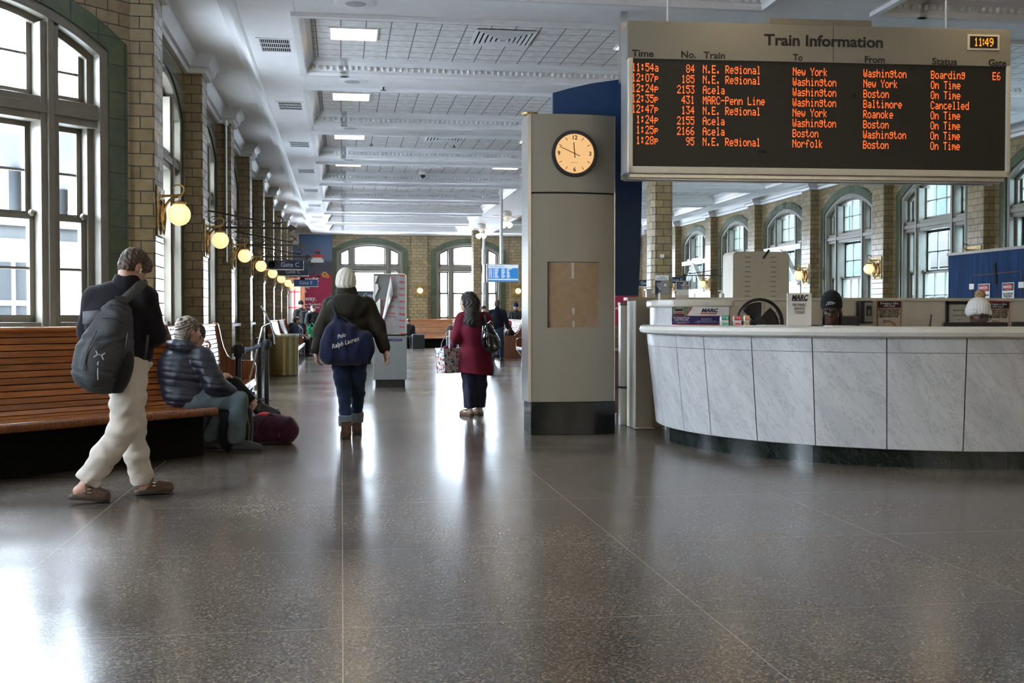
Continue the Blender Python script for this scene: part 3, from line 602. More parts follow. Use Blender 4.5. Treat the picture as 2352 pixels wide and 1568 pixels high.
yA = Y0+BAY*4+.75; a, b = P(638,627,yA), P(708,608,yA); sign(a.x, b.x, yA, 2.31, 2.49, 'Gate C', 'dark hanging sign reading Gate C, half hidden behind the nearer one', M['signblue'])
a, b = P(675,657,37.3), P(730,642,37.3); sign(a.x, b.x, 37.3, a.z, b.z, 'Gate E', 'small bright blue hanging sign reading Gate E', M['gateblue'])
a, b = P(1530,650,34.6), P(1576,636,34.6); sign(a.x, b.x, 34.6, a.z, b.z, 'Gate E', 'dark hanging sign reading Gate E right of the tiled pillar', M['signblue'])
a, b = P(1462,657,40), P(1492,643,40); sign(a.x, b.x+.25, 40, a.z, b.z, 'Gate F', 'dark sign reading Gate partly hidden by the tiled pillar', M['signblue'], hang=ZS-b.z+.01)
# ================================================================== posters on the end wall
def poster(x0, x1, lab, flip=False):
    T = frame((x0,YF-.03,0), (1,0,0), (0,-1,0)); w = x1-x0; t = thing('wall_poster', (x0+w/2,YF-.03,4.6), lab, 'poster', 'tall travel posters on the end wall'); z1 = 4.62
    m = MB(T); m.box(0,0,0.9,w,.012,2.98); build('lower_panel', m, M['magenta'], t)
    ms, tt, bb = nt('poster_sky'); mp = coords(tt, 'UV'); sx = N(tt, 'SeparateXYZ'); L(tt, mp, 0, sx, 0); mr = N(tt, 'MapRange'); mr.inputs[1].default_value = 2.98; mr.inputs[2].default_value = 4.6; L(tt, sx, 1, mr, 0)
    n = N(tt, 'TexNoise'); n.inputs['Scale'].default_value = 6; L(tt, mp, 0, n, 0); ad = N(tt, 'Math', operation='MULTIPLY_ADD'); ad.inputs[1].default_value = .10; L(tt, n, 0, ad, 0); L(tt, mr, 0, ad, 2)
    r = ramp(tt, ad, 0, [(.05,(.055,.06,.10)),(.26,(.04,.045,.07)),(.34,(.03,.035,.04)),(.42,(.12,.14,.20)),(1,(.09,.17,.36))]); L(tt, r, 0, bb, 'Base Color'); bb.inputs['Roughness'].default_value = .5
    m = MB(T); m.box(0,0,2.98,w,.012,z1); build('sky_picture', m, ms, t)
    if not flip:
        m = MB(T); m.box(.1,.013,4.12,.38,.015,4.6); build('logo_card', m, M['offwhite'], t); m = MB(T); m.sph((.24,.016,4.42), .045, 10, 6, (1,.1,.8)); m.sph((.26,.016,4.36), .035, 10, 6, (1,.1,.8)); build('logo_mark', m, M['red'], t)
        m = MB(T); m.box(.86,.013,3.46,1.36,.016,3.60); m.box(.92,.013,3.60,1.3,.016,3.66); build('picture_house', m, M['offwhite'], t)
        m = MB(T); m.prism([(.82,3.66),(1.42,3.66),(1.2,3.78),(1.04,3.78)], .013, .017); m.v = m.v; m2 = MB(T); 
        m2.add([(.82,.017,3.66),(1.42,.017,3.66),(1.22,.017,3.80),(1.02,.017,3.80)], [(0,1,2,3)]); m2.add([(1.03,.017,3.92),(1.21,.017,3.92),(1.12,.017,4.02)], [(0,1,2)]); build('picture_roof', m2, M['red'], t)
        m = MB(T); m.box(1.02,.013,3.80,1.22,.016,3.92); build('picture_lantern', m, plain('poster_dark', (.04,.04,.06)), t)
        m = MB(T)
        for cx, cz, R in ((1.40,2.98,.15),(1.52,2.90,.09)):
            for q in range(12):
                a = q*PI/6; m.add([(cx+R*math.cos(a),.018,cz+R*math.sin(a)),(cx+R*.5*math.cos(a+.35),.018,cz+R*.5*math.sin(a+.35)),(cx,.018,cz),(cx+R*.5*math.cos(a-.35),.018,cz+R*.5*math.sin(a-.35))], [(0,3,2,1)])
        build('yellow_flower', m, plain('poster_yellow', (.75,.33,.03)), t); m = MB(T); m.sph((1.40,.019,2.98), .035, 8, 6, (1,.1,1)); m.sph((1.52,.019,2.90), .022, 8, 6, (1,.1,1)); build('flower_eye', m, M['ink'], t)
        for s_, z, hh, x in (('Brought', 2.78, .26, .72), ('to you', 2.48, .22, .5), ('a', 2.32, .24, .62), ('by', 2.0, .26, .25), ('way.', 2.0, .26, .84)): text(t, 'lettering', s_, hh, T, (x, z, .016), M['whiteink'], bold=.006)
        text(t, 'small_print', "Drive Maryland's", .12, T, (.86, 1.77, .016), M['whiteink'], bold=.002); text(t, 'small_print', 'scenic byways', .12, T, (.86, 1.65, .016), M['whiteink'], bold=.002)
    else:
        m = MB(T); m.box(0,.013,2.5,w*.5,.014,3.9); build('picture_trees', m, plain('poster_trees', (.05,.06,.03), .6, var=.6, scale=6), t)
        for s_, z, hh, x in (('way.', 2.0, .3, .5), ("Maryland's", 1.62, .13, .7), ('scenic', 1.45, .13, .5), ('by a', 2.25, .24, .9)): text(t, 'lettering', s_, hh, T, (x, z, .016), M['whiteink'], bold=.004)
poster(XL+.05, P(763,640,46.4).x, 'tall crimson and blue travel poster with a red-roofed house, left end of the end wall')
poster(10.6, 12.3, 'tall crimson travel poster on the right end of the end wall', True)
t = thing('door_frame', (P(668,800,44).x, 44.0, 0), 'brown wooden door frame with white gridded panes before the poster', 'door frame'); a, b = P(664,800,44.0), P(697,660,44.0)
m = MB(); zt = 2.75; m.box(a.x-.1,43.9,0,a.x-.02,44.1,zt); m.box(b.x-.12,43.9,0,b.x+.05,44.1,zt); m.box(a.x-.1,43.9,zt-.2,b.x+.05,44.1,zt); build('jamb', m, M['browndoor'], t)
m = MB(); m.box(a.x-.02,44.0,0,b.x-.12,44.04,zt-.2); build('panel', m, M['offwhite'], t); m = MB(); xm = (a.x+b.x-.14)/2; m.box(xm-.015,43.97,0,xm+.015,44.0,zt-.2)
for z in (1.0, 1.6, 2.2): m.box(a.x-.02,43.97,z,b.x-.12,44.0,z+.03)
build('glazing_bar', m, M['red'], t)
for k in (1, 4):
    y = Y0+BAY*(k+.5); m = MB(); T = frame((XL,y,0), (0,-1,0), (1,0,0)); m.box(-1.33,-.1,0,-1.2,.06,2.55,); m.box(1.2,-.1,0,1.33,.06,2.55); m.box(-1.33,-.1,2.45,1.33,.06,2.6); m.box(-1.2,-.08,0,1.2,-.02,2.45)
# ================================================================== benches
def bench(loc, rz, ln, lab, ends=(1, 1), mat=None, grp='slatted oak station benches', brace=False, div=()):
    t = thing('station_bench', loc, lab, 'bench', grp, rz=rz); mat = mat or M['oak']
    # profile (y forward, z up): back from the top down, then seat forwards
    prof = [(-.235,1.135),(-.205,1.0),(-.17,.86),(-.13,.72),(-.085,.60),(-.03,.50),(.03,.445),(.12,.425),(.24,.425),(.36,.435),(.46,.44)]
    def pts(n):
        out = []; seg = [math.hypot(b[0]-a[0], b[1]-a[1]) for a, b in zip(prof, prof[1:])]; tot = sum(seg)
        for i in range(n+1):
            d = tot*i/n; j = 0
            while j < len(seg)-1 and d > seg[j]+1e-9: d -= seg[j]; j += 1
            f = d/seg[j]; out.append((prof[j][0]+(prof[j+1][0]-prof[j][0])*f, prof[j][1]+(prof[j+1][1]-prof[j][1])*f))
        return out
    pp = pts(21)
    bk, st = MB(), MB()
    for i, (a, b) in enumerate(zip(pp, pp[1:])):
        dy, dz = b[0]-a[0], b[1]-a[1]; l = math.hypot(dy, dz); ny, nz = -dz/l, dy/l
        if nz < 0 and i > 12: ny, nz = -ny, -nz
        if ny < 0 and i <= 12: ny, nz = -ny, -nz
        g = .0035/l; a2 = (a[0]+dy*g, a[1]+dz*g); b2 = (b[0]-dy*g, b[1]-dz*g); x = -ln/2; tgt = bk if i < 13 else st
        k = 0
        while x < ln/2-.01:
            x1 = min(ln/2, x+random.uniform(1.6, 2.9)); 
            if ln/2-x1 < .5: x1 = ln/2
            th = .022; q = [(a2[0],a2[1]),(b2[0],b2[1]),(b2[0]-ny*th,b2[1]-nz*th),(a2[0]-ny*th,a2[1]-nz*th)]
            tgt.add([(x+.0006,y,z) for y, z in q]+[(x1-.0006,y,z) for y, z in q], [(0,1,2,3),(7,6,5,4),(0,4,5,1),(1,5,6,2),(2,6,7,3),(3,7,4,0)]); x = x1
    build('backrest', bk, mat, t, local=True, bevel=.003); build('seat', st, mat, t, local=True, bevel=.003)
    m = MB(); m.add([(s*ln/2,y,z) for s in (-1,1) for y, z in [(p[0]-.03 if i < 6 else p[0], p[1]-.028) for i, p in enumerate(prof)]], [(i,i+1,11+i+1,11+i) for i in range(10)]); build('backing_board', m, M['dark'], t, local=True)
    m = MB(); m.tube([(-ln/2,.475,.408),(ln/2,.475,.408)], .04, 14); build('front_roll', m, M['oakp' if mat is M['oak'] else 'oakfar'], t, local=True)
    m = MB(); m.tube([(-ln/2,-.25,1.14),(ln/2,-.25,1.14)], .028, 12); build('top_rail', m, mat, t, local=True)
    m = MB(); m.box(-ln/2,-.12,0,ln/2,.22 if brace else .30,.38); build('plinth', m, M['plinth'], t, local=True)
    if brace:
        m = MB()
        for s in (-1, 1): m.bar((s*(ln/2-.03),.50,.375),(s*(ln/2-.03),.10,.37),.05,.02); m.bar((s*(ln/2-.03),.48,.37),(s*(ln/2-.03),.26,.03),.04,.03); m.bar((s*(ln/2-.03),.14,.02),(s*(ln/2-.03),.36,.02),.05,.03)
        m.bar((-ln/2,.50,.372),(ln/2,.50,.372),.03,.02); build('metal_brace', m, M['silver'], t, local=True)
    arm = [(-.31,1.16),(-.27,1.185),(-.20,1.17),(-.165,1.08),(-.135,.97),(-.09,.85),(-.02,.745),(.06,.70),(.16,.685),(.34,.685),(.45,.68),(.50,.65),(.52,.60),(.515,.53),(.50,.46),(.52,.42),(.50,.36),(.40,.36),(.30,.38),(-.1,.38),(-.2,.6)]
    full = arm[:17]+[(.46,.25),(.44,0),(-.15,0),(-.2,.4)]
    xs = ([-ln/2] if ends[0] else [])+list(div)+([ln/2] if ends[1] else [])
    for x in xs:
        m = MB(); m.prism(full if not brace else arm, -.032, .032); m.v = [(x+p[2], p[0], p[1]) for p in m.v]; build('end_panel', m, M['oakp'] if mat is M['oak'] else mat, t, local=True, bevel=.008)
    return t
# corner bench: its seat front runs at 45 degrees
e = Vector((-1.09,10.33,0)); u45 = Vector((S,S,0)); ln = 5.4; nrm = Vector((S,-S,0)); c = e-u45*(ln/2)-nrm*.515
bench(c, -PI/4-PI/2+PI/2+PI/2, ln, 'long varnished oak bench under the corner window at the left', ends=(1, 1)) if False else bench(c, PI/4+PI, ln, 'long varnished oak bench under the corner window at the left', ends=(0, 0))
bench((-1.47, 13.05, 0), -PI/2, 4.3, 'shiny oak bench along the left wall with a curved dark end panel', ends=(1, 1), brace=True).scale = (1, .68, 1)
bench((-1.66, 32.4, 0), -PI/2, 4.0, 'worn oak bench by the left wall behind the brass litter bin', ends=(1, 1), brace=True)
bench((-1.66, 36.7, 0), -PI/2, 4.2, 'oak bench by the left wall with the bald man sitting on it', ends=(1, 1), brace=True)
bench((.38, 45.9, 0), PI, 3.95, 'oak bench against the end wall below the left arched window', mat=M['oakfar']); bench((4.5, 45.9, 0), PI, 4.0, 'oak bench against the end wall right of the grey info kiosk', mat=M['oakfar']); bench((8.66, 45.9, 0), PI, 4.0, 'oak bench against the end wall behind the clock column', mat=M['oakfar'])
bench((5.22, 35.8, 0), PI/2, 4.2, 'oak bench facing left with the child in a pink hat', ends=(1, 1), mat=M['oakp'])
bench((5.25, 29.9, 0), PI/2, 1.5, 'dark oak bench end partly hidden by the clock column', ends=(1, 1), mat=M['oakp'], brace=True)
# shelf over the radiators behind the corner bench
bl = lambda s, off: e-u45*s-nrm*off
m = MB(); q = [bl(5.4,.79), bl(.46,.79), Vector((-1.98,11.2,0)), Vector((-1.98,11.99,0)), Vector((-2.12,11.99,0)), Vector((-2.12-5.15*S, 12-5.15*S, 0))]
r = thing('radiator_cover', q[0], 'pale radiator shelf with a slotted top behind the corner bench', 'radiator cover'); m.prism([(p.x,p.y) for p in q], 0, 1.115); build('casing', m, M['frame'], r)
m = MB()
for i in range(150):
    s = .15+i*.032; a = bl(s,.88); b = bl(s,1.25); m.bar(a+Vector((0,0,1.117)), b+Vector((0,0,1.117)), .012, .004)
build('slotted_grille', m, M['dark'], r)
# ================================================================== litter bin, barriers, stand
p = Vector((-1.235,24.6,0)); t = thing('litter_bin', p, 'brushed brass cylindrical litter bin beside the left benches', 'litter bin'); m = MB(); m.lathe([(.30,.02),(.315,.02),(.315,.84),(.30,.84)], p, 48); build('body', m, plain('brushed_brass_bin', (.34,.27,.13), .26, 1, var=.12, scale=20, sc3=(1,1,.02)), t)
m = MB(); m.lathe([(.30,.83),(.325,.83),(.33,.86),(.325,.89),(.20,.895),(.15,.88)], p, 48, None, False); build('lid_ring', m, plain('bin_rim', (.6,.55,.42), .25, 1), t); m = MB(); m.lathe([(0,.86),(.16,.875)], p, 24); build('opening', m, M['dark'], t); m = MB(); m.lathe([(.29,0),(.30,0),(.30,.025),(0,.025)], p, 32); build('foot_ring', m, M['black'], t)
posts = []
for i, (x, y, h, lab) in enumerate(((-1.075,12.12,.97,'nearest black belt barrier post beside the oak bench'),(-1.01,15.6,.95,'black belt barrier post with the blue belt head, right of the silver stand'),(-1.22,17.3,.95,'farther black belt barrier post behind the silver stand'))):
    t = thing('belt_barrier_post', (x,y,0), lab, 'barrier post', 'belt barrier posts'); m = MB(); m.cyl((x,y,.03),(x,y,h-.12),.032,n=20); build('pole', m, M['black'], t)
    m = MB(); m.lathe([(.040,h-.14),(.046,h-.13),(.046,h-.01),(.038,h),(0,h)], (x,y,0), 20); m.box(x-.07,y-.02,h-.10,x+.07,y+.02,h-.03); build('belt_head', m, M['blackrub'], t); m = MB(); m.lathe([(.17,0),(.17,.012),(.06,.035),(0,.035)], (x,y,0), 28); build('base', m, M['black'], t); posts.append(Vector((x,y,h-.065)))
a, b = posts[0]+Vector((.045,.03,0)), posts[1]+Vector((-.05,-.06,0)); t = thing('barrier_belt', a, 'blue printed belt stretched between the barrier posts', 'barrier belt'); d = (b-a); un = Vector((d.x,d.y,0)).normalized(); nn = Vector((un.y,-un.x,0)); m = MB()
m.surf(lambda i, j: a+d*i+Vector((0,0,-.025+.05*j-.03*math.sin(PI*i)*.6))+nn*.0, 20, 2); o = build('strap', m, plain('blue_belt', (.02,.075,.19), .7), t); o.modifiers.new('thick', 'SOLIDIFY').thickness = .003
T = frame(a, un, nn)
for s in (.35, .82): text(t, 'lettering', 'Viarse', .045, T, (d.length*s, -.012+(b.z-a.z)*s, .004), M['whiteink'], bold=.001)
yS = 15.05; t = thing('bent_metal_stand', P(566,895,yS), 'silver bent tube stand with a curved top arc by the barrier', 'metal stand'); m = MB()
m.tube([P(563,905,yS), P(584,830,yS), P(603,751,yS)], .014, 8); m.tube([P(603,751,yS), P(614,745,yS), P(625,742,yS)], .014, 8); build('pole', m, M['silver'], t)
m = MB(); m.tube([P(599,702,yS), P(608,716,yS), P(619,737,yS), P(626,757,yS), P(630,775,yS), P(631,790,yS)], .017, 8, flat=.6); build('arc', m, M['silver'], t)
m = MB(); q = P(566,895,yS); m.box(q.x-.02,yS-.12,q.z-.06,q.x+.12,yS+.12,q.z-.02); m.cyl((q.x+.05,yS,0),(q.x+.05,yS,q.z-.03),.03); m.lathe([(.14,0),(.14,.015),(0,.02)], (q.x+.05,yS,0), 20); build('base', m, M['silver'], t)
# ================================================================== clock column and blue panel
cx, cy = 2.44, 11.80; t = thing('clock_column', (cx,12.1,0), 'tall warm grey information column with a bowed front and black base', 'column', kind='thing'); Wc = .452
def bow(x): return -.055*(1-(x/Wc)**2)
def slab(z0, z1, y0=0, w=Wc, dep=.45):
    m = MB(); K = 16; poly = [(cx-w+2*w*i/K, cy+y0+bow(-w+2*w*i/K)) for i in range(K+1)]+[(cx+w,cy+dep),(cx-w,cy+dep)]; m.prism(poly, z0, z1); return m
build('base', slab(0,.345,-.012,.458), plain('black_gloss_base', (.006,.008,.008), .18, var=.3), t, bevel=.004); build('lower_panel', slab(.35,2.555), M['panelgrey'], t); build('upper_panel', slab(2.575,3.395), M['panelgrey'], t); build('shadow_gap', slab(2.55,2.58,.012,.44), M['dark'], t)
m = MB(); m.box(cx-Wc-.035,cy-.005,.35,cx-Wc-.002,cy+.42,3.395); m.box(cx+Wc-.004,cy-.006,.35,cx+Wc+.006,cy+.42,3.395); build('side_trim', m, M['steel'], t)
m = MB(); pw = .272; z0, z1 = 1.142, 1.83; m.surf(lambda i, j: (cx-.005-pw+2*pw*i, cy-.004+bow(-pw+2*pw*i), z0+(z1-z0)*j), 12, 2); build('kraft_backing', m, plain('kraft_paper', (.33,.21,.115), .75, var=.12, scale=14, bmp=.2), t)
m = MB(); m.surf(lambda i, j: (cx-.005-pw+2*pw*i, cy-.010+bow(-pw+2*pw*i)+.0012*math.sin(9*i+3*j), z0+(z1-z0)*j), 24, 12); gl = M['acrylic']; build('clear_cover', m, gl, t)
m = MB(); [m.add([(x0,cy-.066,z0_),(x0+.024,cy-.066,z0_),(x0+.024,cy-.066,z1_),(x0,cy-.066,z1_)], [(0,1,2,3)]) for x0, z0_, z1_ in ((cx-.03,1.66,1.825),(cx-.022,1.28,1.345),(cx-.022,1.145,1.21))]; build('pale_strips', m, plain('pale_strips', (.55,.5,.44), .2), t)  # three pale opaque strips just in front of the clear cover
m = MB(); m.box(cx-pw-.012,cy-.056,z0-.006,cx-pw-.004,cy+.0,z1+.006); m.box(cx-pw-.01,cy-.058,z1,cx+pw,cy-.0,z1+.006); build('window_edge', m, M['ink'], t)
m = MB(); q = P(1220,268,cy); m.lathe([(.09,0),(.085,-.02),(.02,-.03)], (q.x,cy+.1,3.42), 20); build('top_bracket', m, M['brass'], t)
ck = thing('wall_clock', (cx-.0,cy-.06,2.977), 'round clock with cream lit face on the grey column, showing 11:49', 'clock'); T = frame((cx,cy-.058,2.977), (1,0,0), (0,-1,0)); RX = Matrix.Rotation(-PI/2,3,'X')
m = MB(T); m.lathe([(.207,.0),(.243,.0),(.247,.02),(.24,.034),(.212,.034),(.207,.02)], (0,0,0), 64, RX, False); m.lathe([(.24,-.06),(.243,.0)], (0,0,0), 64, RX, False); build('rim', m, M['blackrub'], ck, ang=60)
m = MB(T); m.lathe([(0,.012),(.21,.012)], (0,0,0), 64, RX); build('face', m, emit('lit_clock_face', (1.0,.68,.36), .46, (.5,.42,.30)), ck)
m = MB(T)
for h in range(12):
    if h % 3 == 0: continue
    a = h*PI/6; d = Vector((math.sin(a), 0, math.cos(a))); m.bar(d*.158+Vector((0,.015,0)), d*.192+Vector((0,.015,0)), .006, .002, up=(0,1,0))
build('hour_marks', m, M['ink'], ck)
for s_, a in (('12', 0), ('3', 1), ('6', 2), ('9', 3)): text(ck, 'numeral', s_, .062, T, (.165*math.sin(a*PI/2)*1.02, .168*math.cos(a*PI/2), .0145), M['ink'], bold=.0012)
def hand(name, ang, l, tail, w, y): a = math.radians(ang); d = Vector((math.sin(a),0,math.cos(a))); m = MB(T); m.bar(d*-tail+Vector((0,y,0)), d*l+Vector((0,y,0)), w, .003, up=(0,1,0)); build(name, m, M['ink'], ck)
hand('hour_hand', -4.5, .118, .045, .009, .018); hand('minute_hand', 294, .172, .06, .007, .022)
text(ck, 'maker_name', 'electric time', .014, T, (0, -.093, .0145), M['inkgrey'])
t = thing('blue_backboard', (3.0,12.45,1.5), 'dark navy curved-top backboard behind the clock column', 'sign panel'); m = MB(); Yb = 12.42; pts = [P(px,py,Yb) for px, py in ((1270,300),(1270,213),(1310,202),(1360,191),(1423,182),(1470,180),(1476,300),(1475,420),(1472,560),(1466,679),(1404,679),(1404,300))]
m.prism([(p.x,p.z) for p in pts], 0, .05); m.v = [(p[0], Yb+p[2], p[1]) for p in m.v]; build('panel', m, M['navy'], t, bevel=.004)
m = MB(); m.box(2.78,Yb+.06,0,2.88,Yb+.16,3.6); m.box(2.5,Yb+.06,0,2.62,Yb+.16,3.6); build('support_post', m, M['dark'], t)
m = MB(); a = P(1425,66,12.3); m.box(a.x-.02,12.2,3.85,a.x+.05,12.3,4.62); tag(build('hanger_post', m, M['steel']), 'steel hanger post between the ceiling and the navy backboard', 'post')
# ================================================================== train information board
ub = math.radians(3.1); BO = P(1440,225,11.0); TB = frame((BO.x,BO.y,0), (math.cos(ub),-math.sin(ub),0), (-math.sin(ub),-math.cos(ub),0))
t = thing('train_information_board', (BO.x+2,BO.y+.2,4.2), 'large hanging departure board with orange dot matrix rows', 'departure board')
m = MB(TB); x0, x1, za, zb = .02, 3.995, 2.69, 4.2; m.box(x0,-.42,za+.02,x1,-.02,zb-.01); build('housing', m, plain('board_housing', (.34,.35,.35), .35, .5), t, bevel=.006)
m = MB(TB); m.box(x0-.02,-.05,3.825,2.115,.02,zb); m.box(2.12,-.05,3.825,x1+.005,.02,zb); build('header_panel', m, plain('board_header', (.27,.25,.205), .42, .05, var=.03), t, bevel=.004)
m = MB(TB); m.box(x0-.01,-.03,za,.055,.03,3.83); m.box(3.96,-.03,za,x1+.005,.03,3.83); m.box(x0-.01,-.03,za,x1+.005,.03,2.755); build('bezel', m, M['cream'], t, bevel=.004)
ms, tt, bb = nt('led_matrix_face'); mp = coords(tt, 'UV'); k = N(tt, 'TexBrick'); L(tt, mp, 0, k, 0); k.offset = 0; k.inputs['Scale'].default_value = 1; k.inputs['Brick Width'].default_value = .0075; k.inputs['Row Height'].default_value = .011; k.inputs['Mortar Size'].default_value = .0022
k.inputs['Color1'].default_value = (.035,.028,.020,1); k.inputs['Color2'].default_value = (.022,.018,.013,1); k.inputs['Mortar'].default_value = (.008,.007,.006,1); L(tt, k, 0, bb, 'Base Color'); bb.inputs['Roughness'].default_value = .45
m = MB(TB); m.box(.05,-.04,2.75,3.965,-.002,3.83); build('led_screen', m, ms, t)
m = MB(TB); m.box(1.35,-.003,2.905,1.43,.0,2.932); m.box(2.33,0-.003,3.48,2.36,.0,3.52); build('dead_module', m, M['dark'], t)
m = MB(TB)
for i in range(5): m.box(x0+.02,-.40+.075*i,za-.035-.012*(i%2),x1-.02,-.345+.075*i,za+.03)
m.box(x0,-.43,za-.02,x1,-.41,za+.05); build('underside_slat', m, M['steel'], t)
rows = [('11:54a','84','N.E. Regional','New York','Washington','Boarding'),('12:07p','185','N.E. Regional','Washington','New York','On Time'),('12:24p','2153','Acela','Washington','Boston','On Time'),('12:35p','431','MARC-Penn Line','Washington','Baltimore','Cancelled'),('12:47p','134','N.E. Regional','New York','Roanoke','On Time'),('1:24p','2155','Acela','Washington','Boston','On Time'),('1:25p','2166','Acela','Boston','Washington','On Time'),('1:28p','95','N.E. Regional','Norfolk','Boston','On Time')]
pxw = .0462
for i, rw in enumerate(rows):
    z = 3.783-.1035*i
    for nm, q, x, dz in (('train_time', rw[0].rjust(6), .048, 0), ('train_number', rw[1], .693-len(rw[1])*pxw, .005), ('train_name', rw[2], .772, .006), ('destination', rw[3], 1.70, .010), ('origin', rw[4], 2.44, .012), ('status', rw[5], 3.155, .013))+((('gate', 'E6', 3.815, .014),) if i == 0 else ()):
        m = MB(TB); led(m, q, x, z-dz, pxw, .082); build(nm, m, M['orange'], t, smooth=False)
text(t, 'title', 'Train Information', .155, TB, (2.02, 4.035, .022), M['ink'], width=1.24, bold=.0042)
for s_, x, w_ in (('Time', .155, .22), ('No.', .62, .15), ('Train', .885, .22), ('To', 1.745, .10), ('From', 2.55, .21), ('Status', 3.29, .265), ('Gate', 3.855, .19)): text(t, 'column_heading', s_, .095, TB, (x, 3.872-.004*x, .022), M['ink'], width=w_, bold=.0022)
m = MB(TB); m.box(3.53,.018,3.985,3.875,.03,4.145); build('time_bezel', m, M['cream'], t, bevel=.003); m = MB(TB); m.box(3.555,.03,4.005,3.85,.033,4.125); build('time_window', m, M['dark'], t)
m = MB(TB); led(m, '11', 3.60, 4.108, .046, .085, .036, 1); led(m, ':', 3.686, 4.108, .03, .085, .036, 1); led(m, '49', 3.712, 4.108, .050, .085, .036, 1); build('time_digits', m, M['orange2'], t, smooth=False)
m = MB(TB); m.box(1.48,-.38,4.19,2.55,-.06,4.28); build('mounting_box', m, M['panelgrey'], t); m = MB(TB); m.cyl((.5,-.38,4.18),(.5,-.38,4.82),.009); build('hanger_rod', m, M['white'], t); m = MB(TB); m.cyl((3.5,-.38,4.18),(3.5,-.38,4.82),.009); build('hanger_rod', m, M['white'], t)
# ================================================================== hanging monitor, kiosk, ticket machine, directory
yM = 30.0; a, b = P(1121,646,yM), P(1190,608,yM); t = thing('hanging_monitor', ((a.x+b.x)/2,yM,b.z), 'blue timetable monitor hanging from a pole before the end wall', 'monitor')
T = frame((a.x,yM,a.z), (1,0,0), (0,-1,0)); w, h = b.x-a.x, b.z-a.z; m = MB(T); m.box(-.03,-.08,-.02,w+.02,0,h+.02); m.box(-.10,-.16,-.02,-.035,-.03,h+.01); build('casing', m, M['silver'], t, bevel=.005)
m = MB(T); m.box(0,0,0,w,.004,h); build('screen', m, emit('screen_blue', (.03,.22,.62), .9, (.01,.05,.12)), t); m = MB(T); m.box(0,.004,h*.80,w,.006,h); m.box(0,.004,h*.08,w,.006,h*.16); build('screen_band', m, emit('screen_pale', (.62,.75,.9), .8), t)
m = MB(T)
for r_ in range(12):
    z = h*(.745-.048*r_)
    for x, l in ((.02,.05),(.085,.05),(.17,.03),(.22,.13),(.44,.13),(.62,.11)): m.box(w*x,.006,z,w*(x+l*random.uniform(.7,1.15)),.008,z+h*.022)
build('screen_rows', m, emit('screen_text', (.85,.9,1), .8), t); m = MB(T); m.box(w*.62,.0065,h*.74,w*.8,.0085,h*.79); build('screen_highlight', m, emit('screen_yellow', (.8,.8,.2), .8), t)
text(t, 'screen_title', 'Train Information', h*.13, T, (w*.28, h*.90, .007), M['navyink']); m = MB(); x = P(1152,600,yM-.0).x; m.cyl((x,yM+.05,b.z),(x,yM+.05,ZT),.045); build('pole', m, M['steel'], t)
kx0, kx1, ky = .555, 1.14, 20.05; t = thing('info_kiosk', ((kx0+kx1)/2, ky+.25, 0), 'grey free-standing information kiosk with peeling red-printed film', 'kiosk'); T = frame((kx0,ky,0), (1,0,0), (0,-1,0)); w = kx1-kx0; g = plain('kiosk_grey', (.20,.205,.20), .4, .2, var=.03)
m = MB(T); m.box(.04,-.5,0,w-.03,-.03,.14); build('plinth', m, M['black'], t); m = MB(T); m.box(.0,-.52,.14,w,0,.915); build('lower_cabinet', m, g, t, bevel=.006); m = MB(T); m.box(.03,-.48,.91,w-.03,-.02,.95); build('shadow_gap', m, M['dark'], t)
m = MB(T); m.box(.01,-.52,.945,w,-.02,2.02); build('upper_panel', m, g, t, bevel=.006); m = MB(T)
for (x0_,z0_,x1_,z1_) in ((.01,.945,.03,2.02),(w-.03,.945,w,2.02),(.01,.945,w,.96),(.01,2.0,w,2.02)): m.box(x0_,-.02,z0_,x1_,.004,z1_)
build('frame', m, M['silver'], t); text(t, 'brand_lettering', 'AMTRAK', .066, T, (.36, .845, .004), M['navyink'], width=.31, bold=.001)
m = MB(T); m.add([(.165,.003,.868),(.19,.003,.868),(.215,.003,.855),(.2,.003,.845)], [(0,1,2,3)]); build('brand_mark', m, M['navyink'], t)
film = plain('protective_film', (.27,.27,.275), .3, var=.05); m = MB(T); K = 12; m.surf(lambda i, j: ((.12+.18*j)+(w-.03-(.12+.18*j))*i, .004+.006*math.sin(7*i+9*j)*math.sin(PI*i), .965+1.02*j), 14, 18); build('protective_film', m, film, t)
m = MB(T); m.add([(.12,.012,.99),(.16,.02,1.25),(.30,.04,1.97),(.345,.05,1.66),(.27,.035,1.45)], [(0,4,3,2,1)]); o = build('peeled_flap', m, M['paper'], t); o.modifiers.new('thick','SOLIDIFY').thickness = .002
m = MB(T)
def tear(q): m.add([(x, .004, z) for x, z in q], [tuple(range(len(q)))])
tear([(.03,1.98),(.08,1.98),(.05,1.88),(.03,1.86)]); tear([(.03,1.83),(.07,1.84),(.09,1.75),(.05,1.66),(.03,1.62)]); tear([(.04,1.5),(.12,1.58),(.12,1.3),(.08,1.1),(.03,1.22)]); build('torn_film', m, M['offwhite'], t)
m = MB(T); m.box(.24,.012,1.585,.41,.0135,1.605); m.box(.25,.012,1.945,.40,.0135,1.952); m.box(.14,.012,1.262,.40,.0135,1.27); build('red_rule', m, M['red'], t)
pk = plain('faint_red_print', (.38,.30,.30), .5); m = MB(T)
for i in range(26): z = 1.92-.012*i; m.box(.27+.03*(i%3),.0125,z,.40,.0135,z+.004)
for i in range(22): z = 1.24-.012*i; m.box(.16+.02*(i%4),.0125,z,.40,.0135,z+.004)
build('fine_print', m, pk, t)
for i in range(10): text(t, 'film_print', 'Vitrans', .034, T, (w-.085, 1.985-.1135*i, .014), M['red'], width=.105, bold=.002)
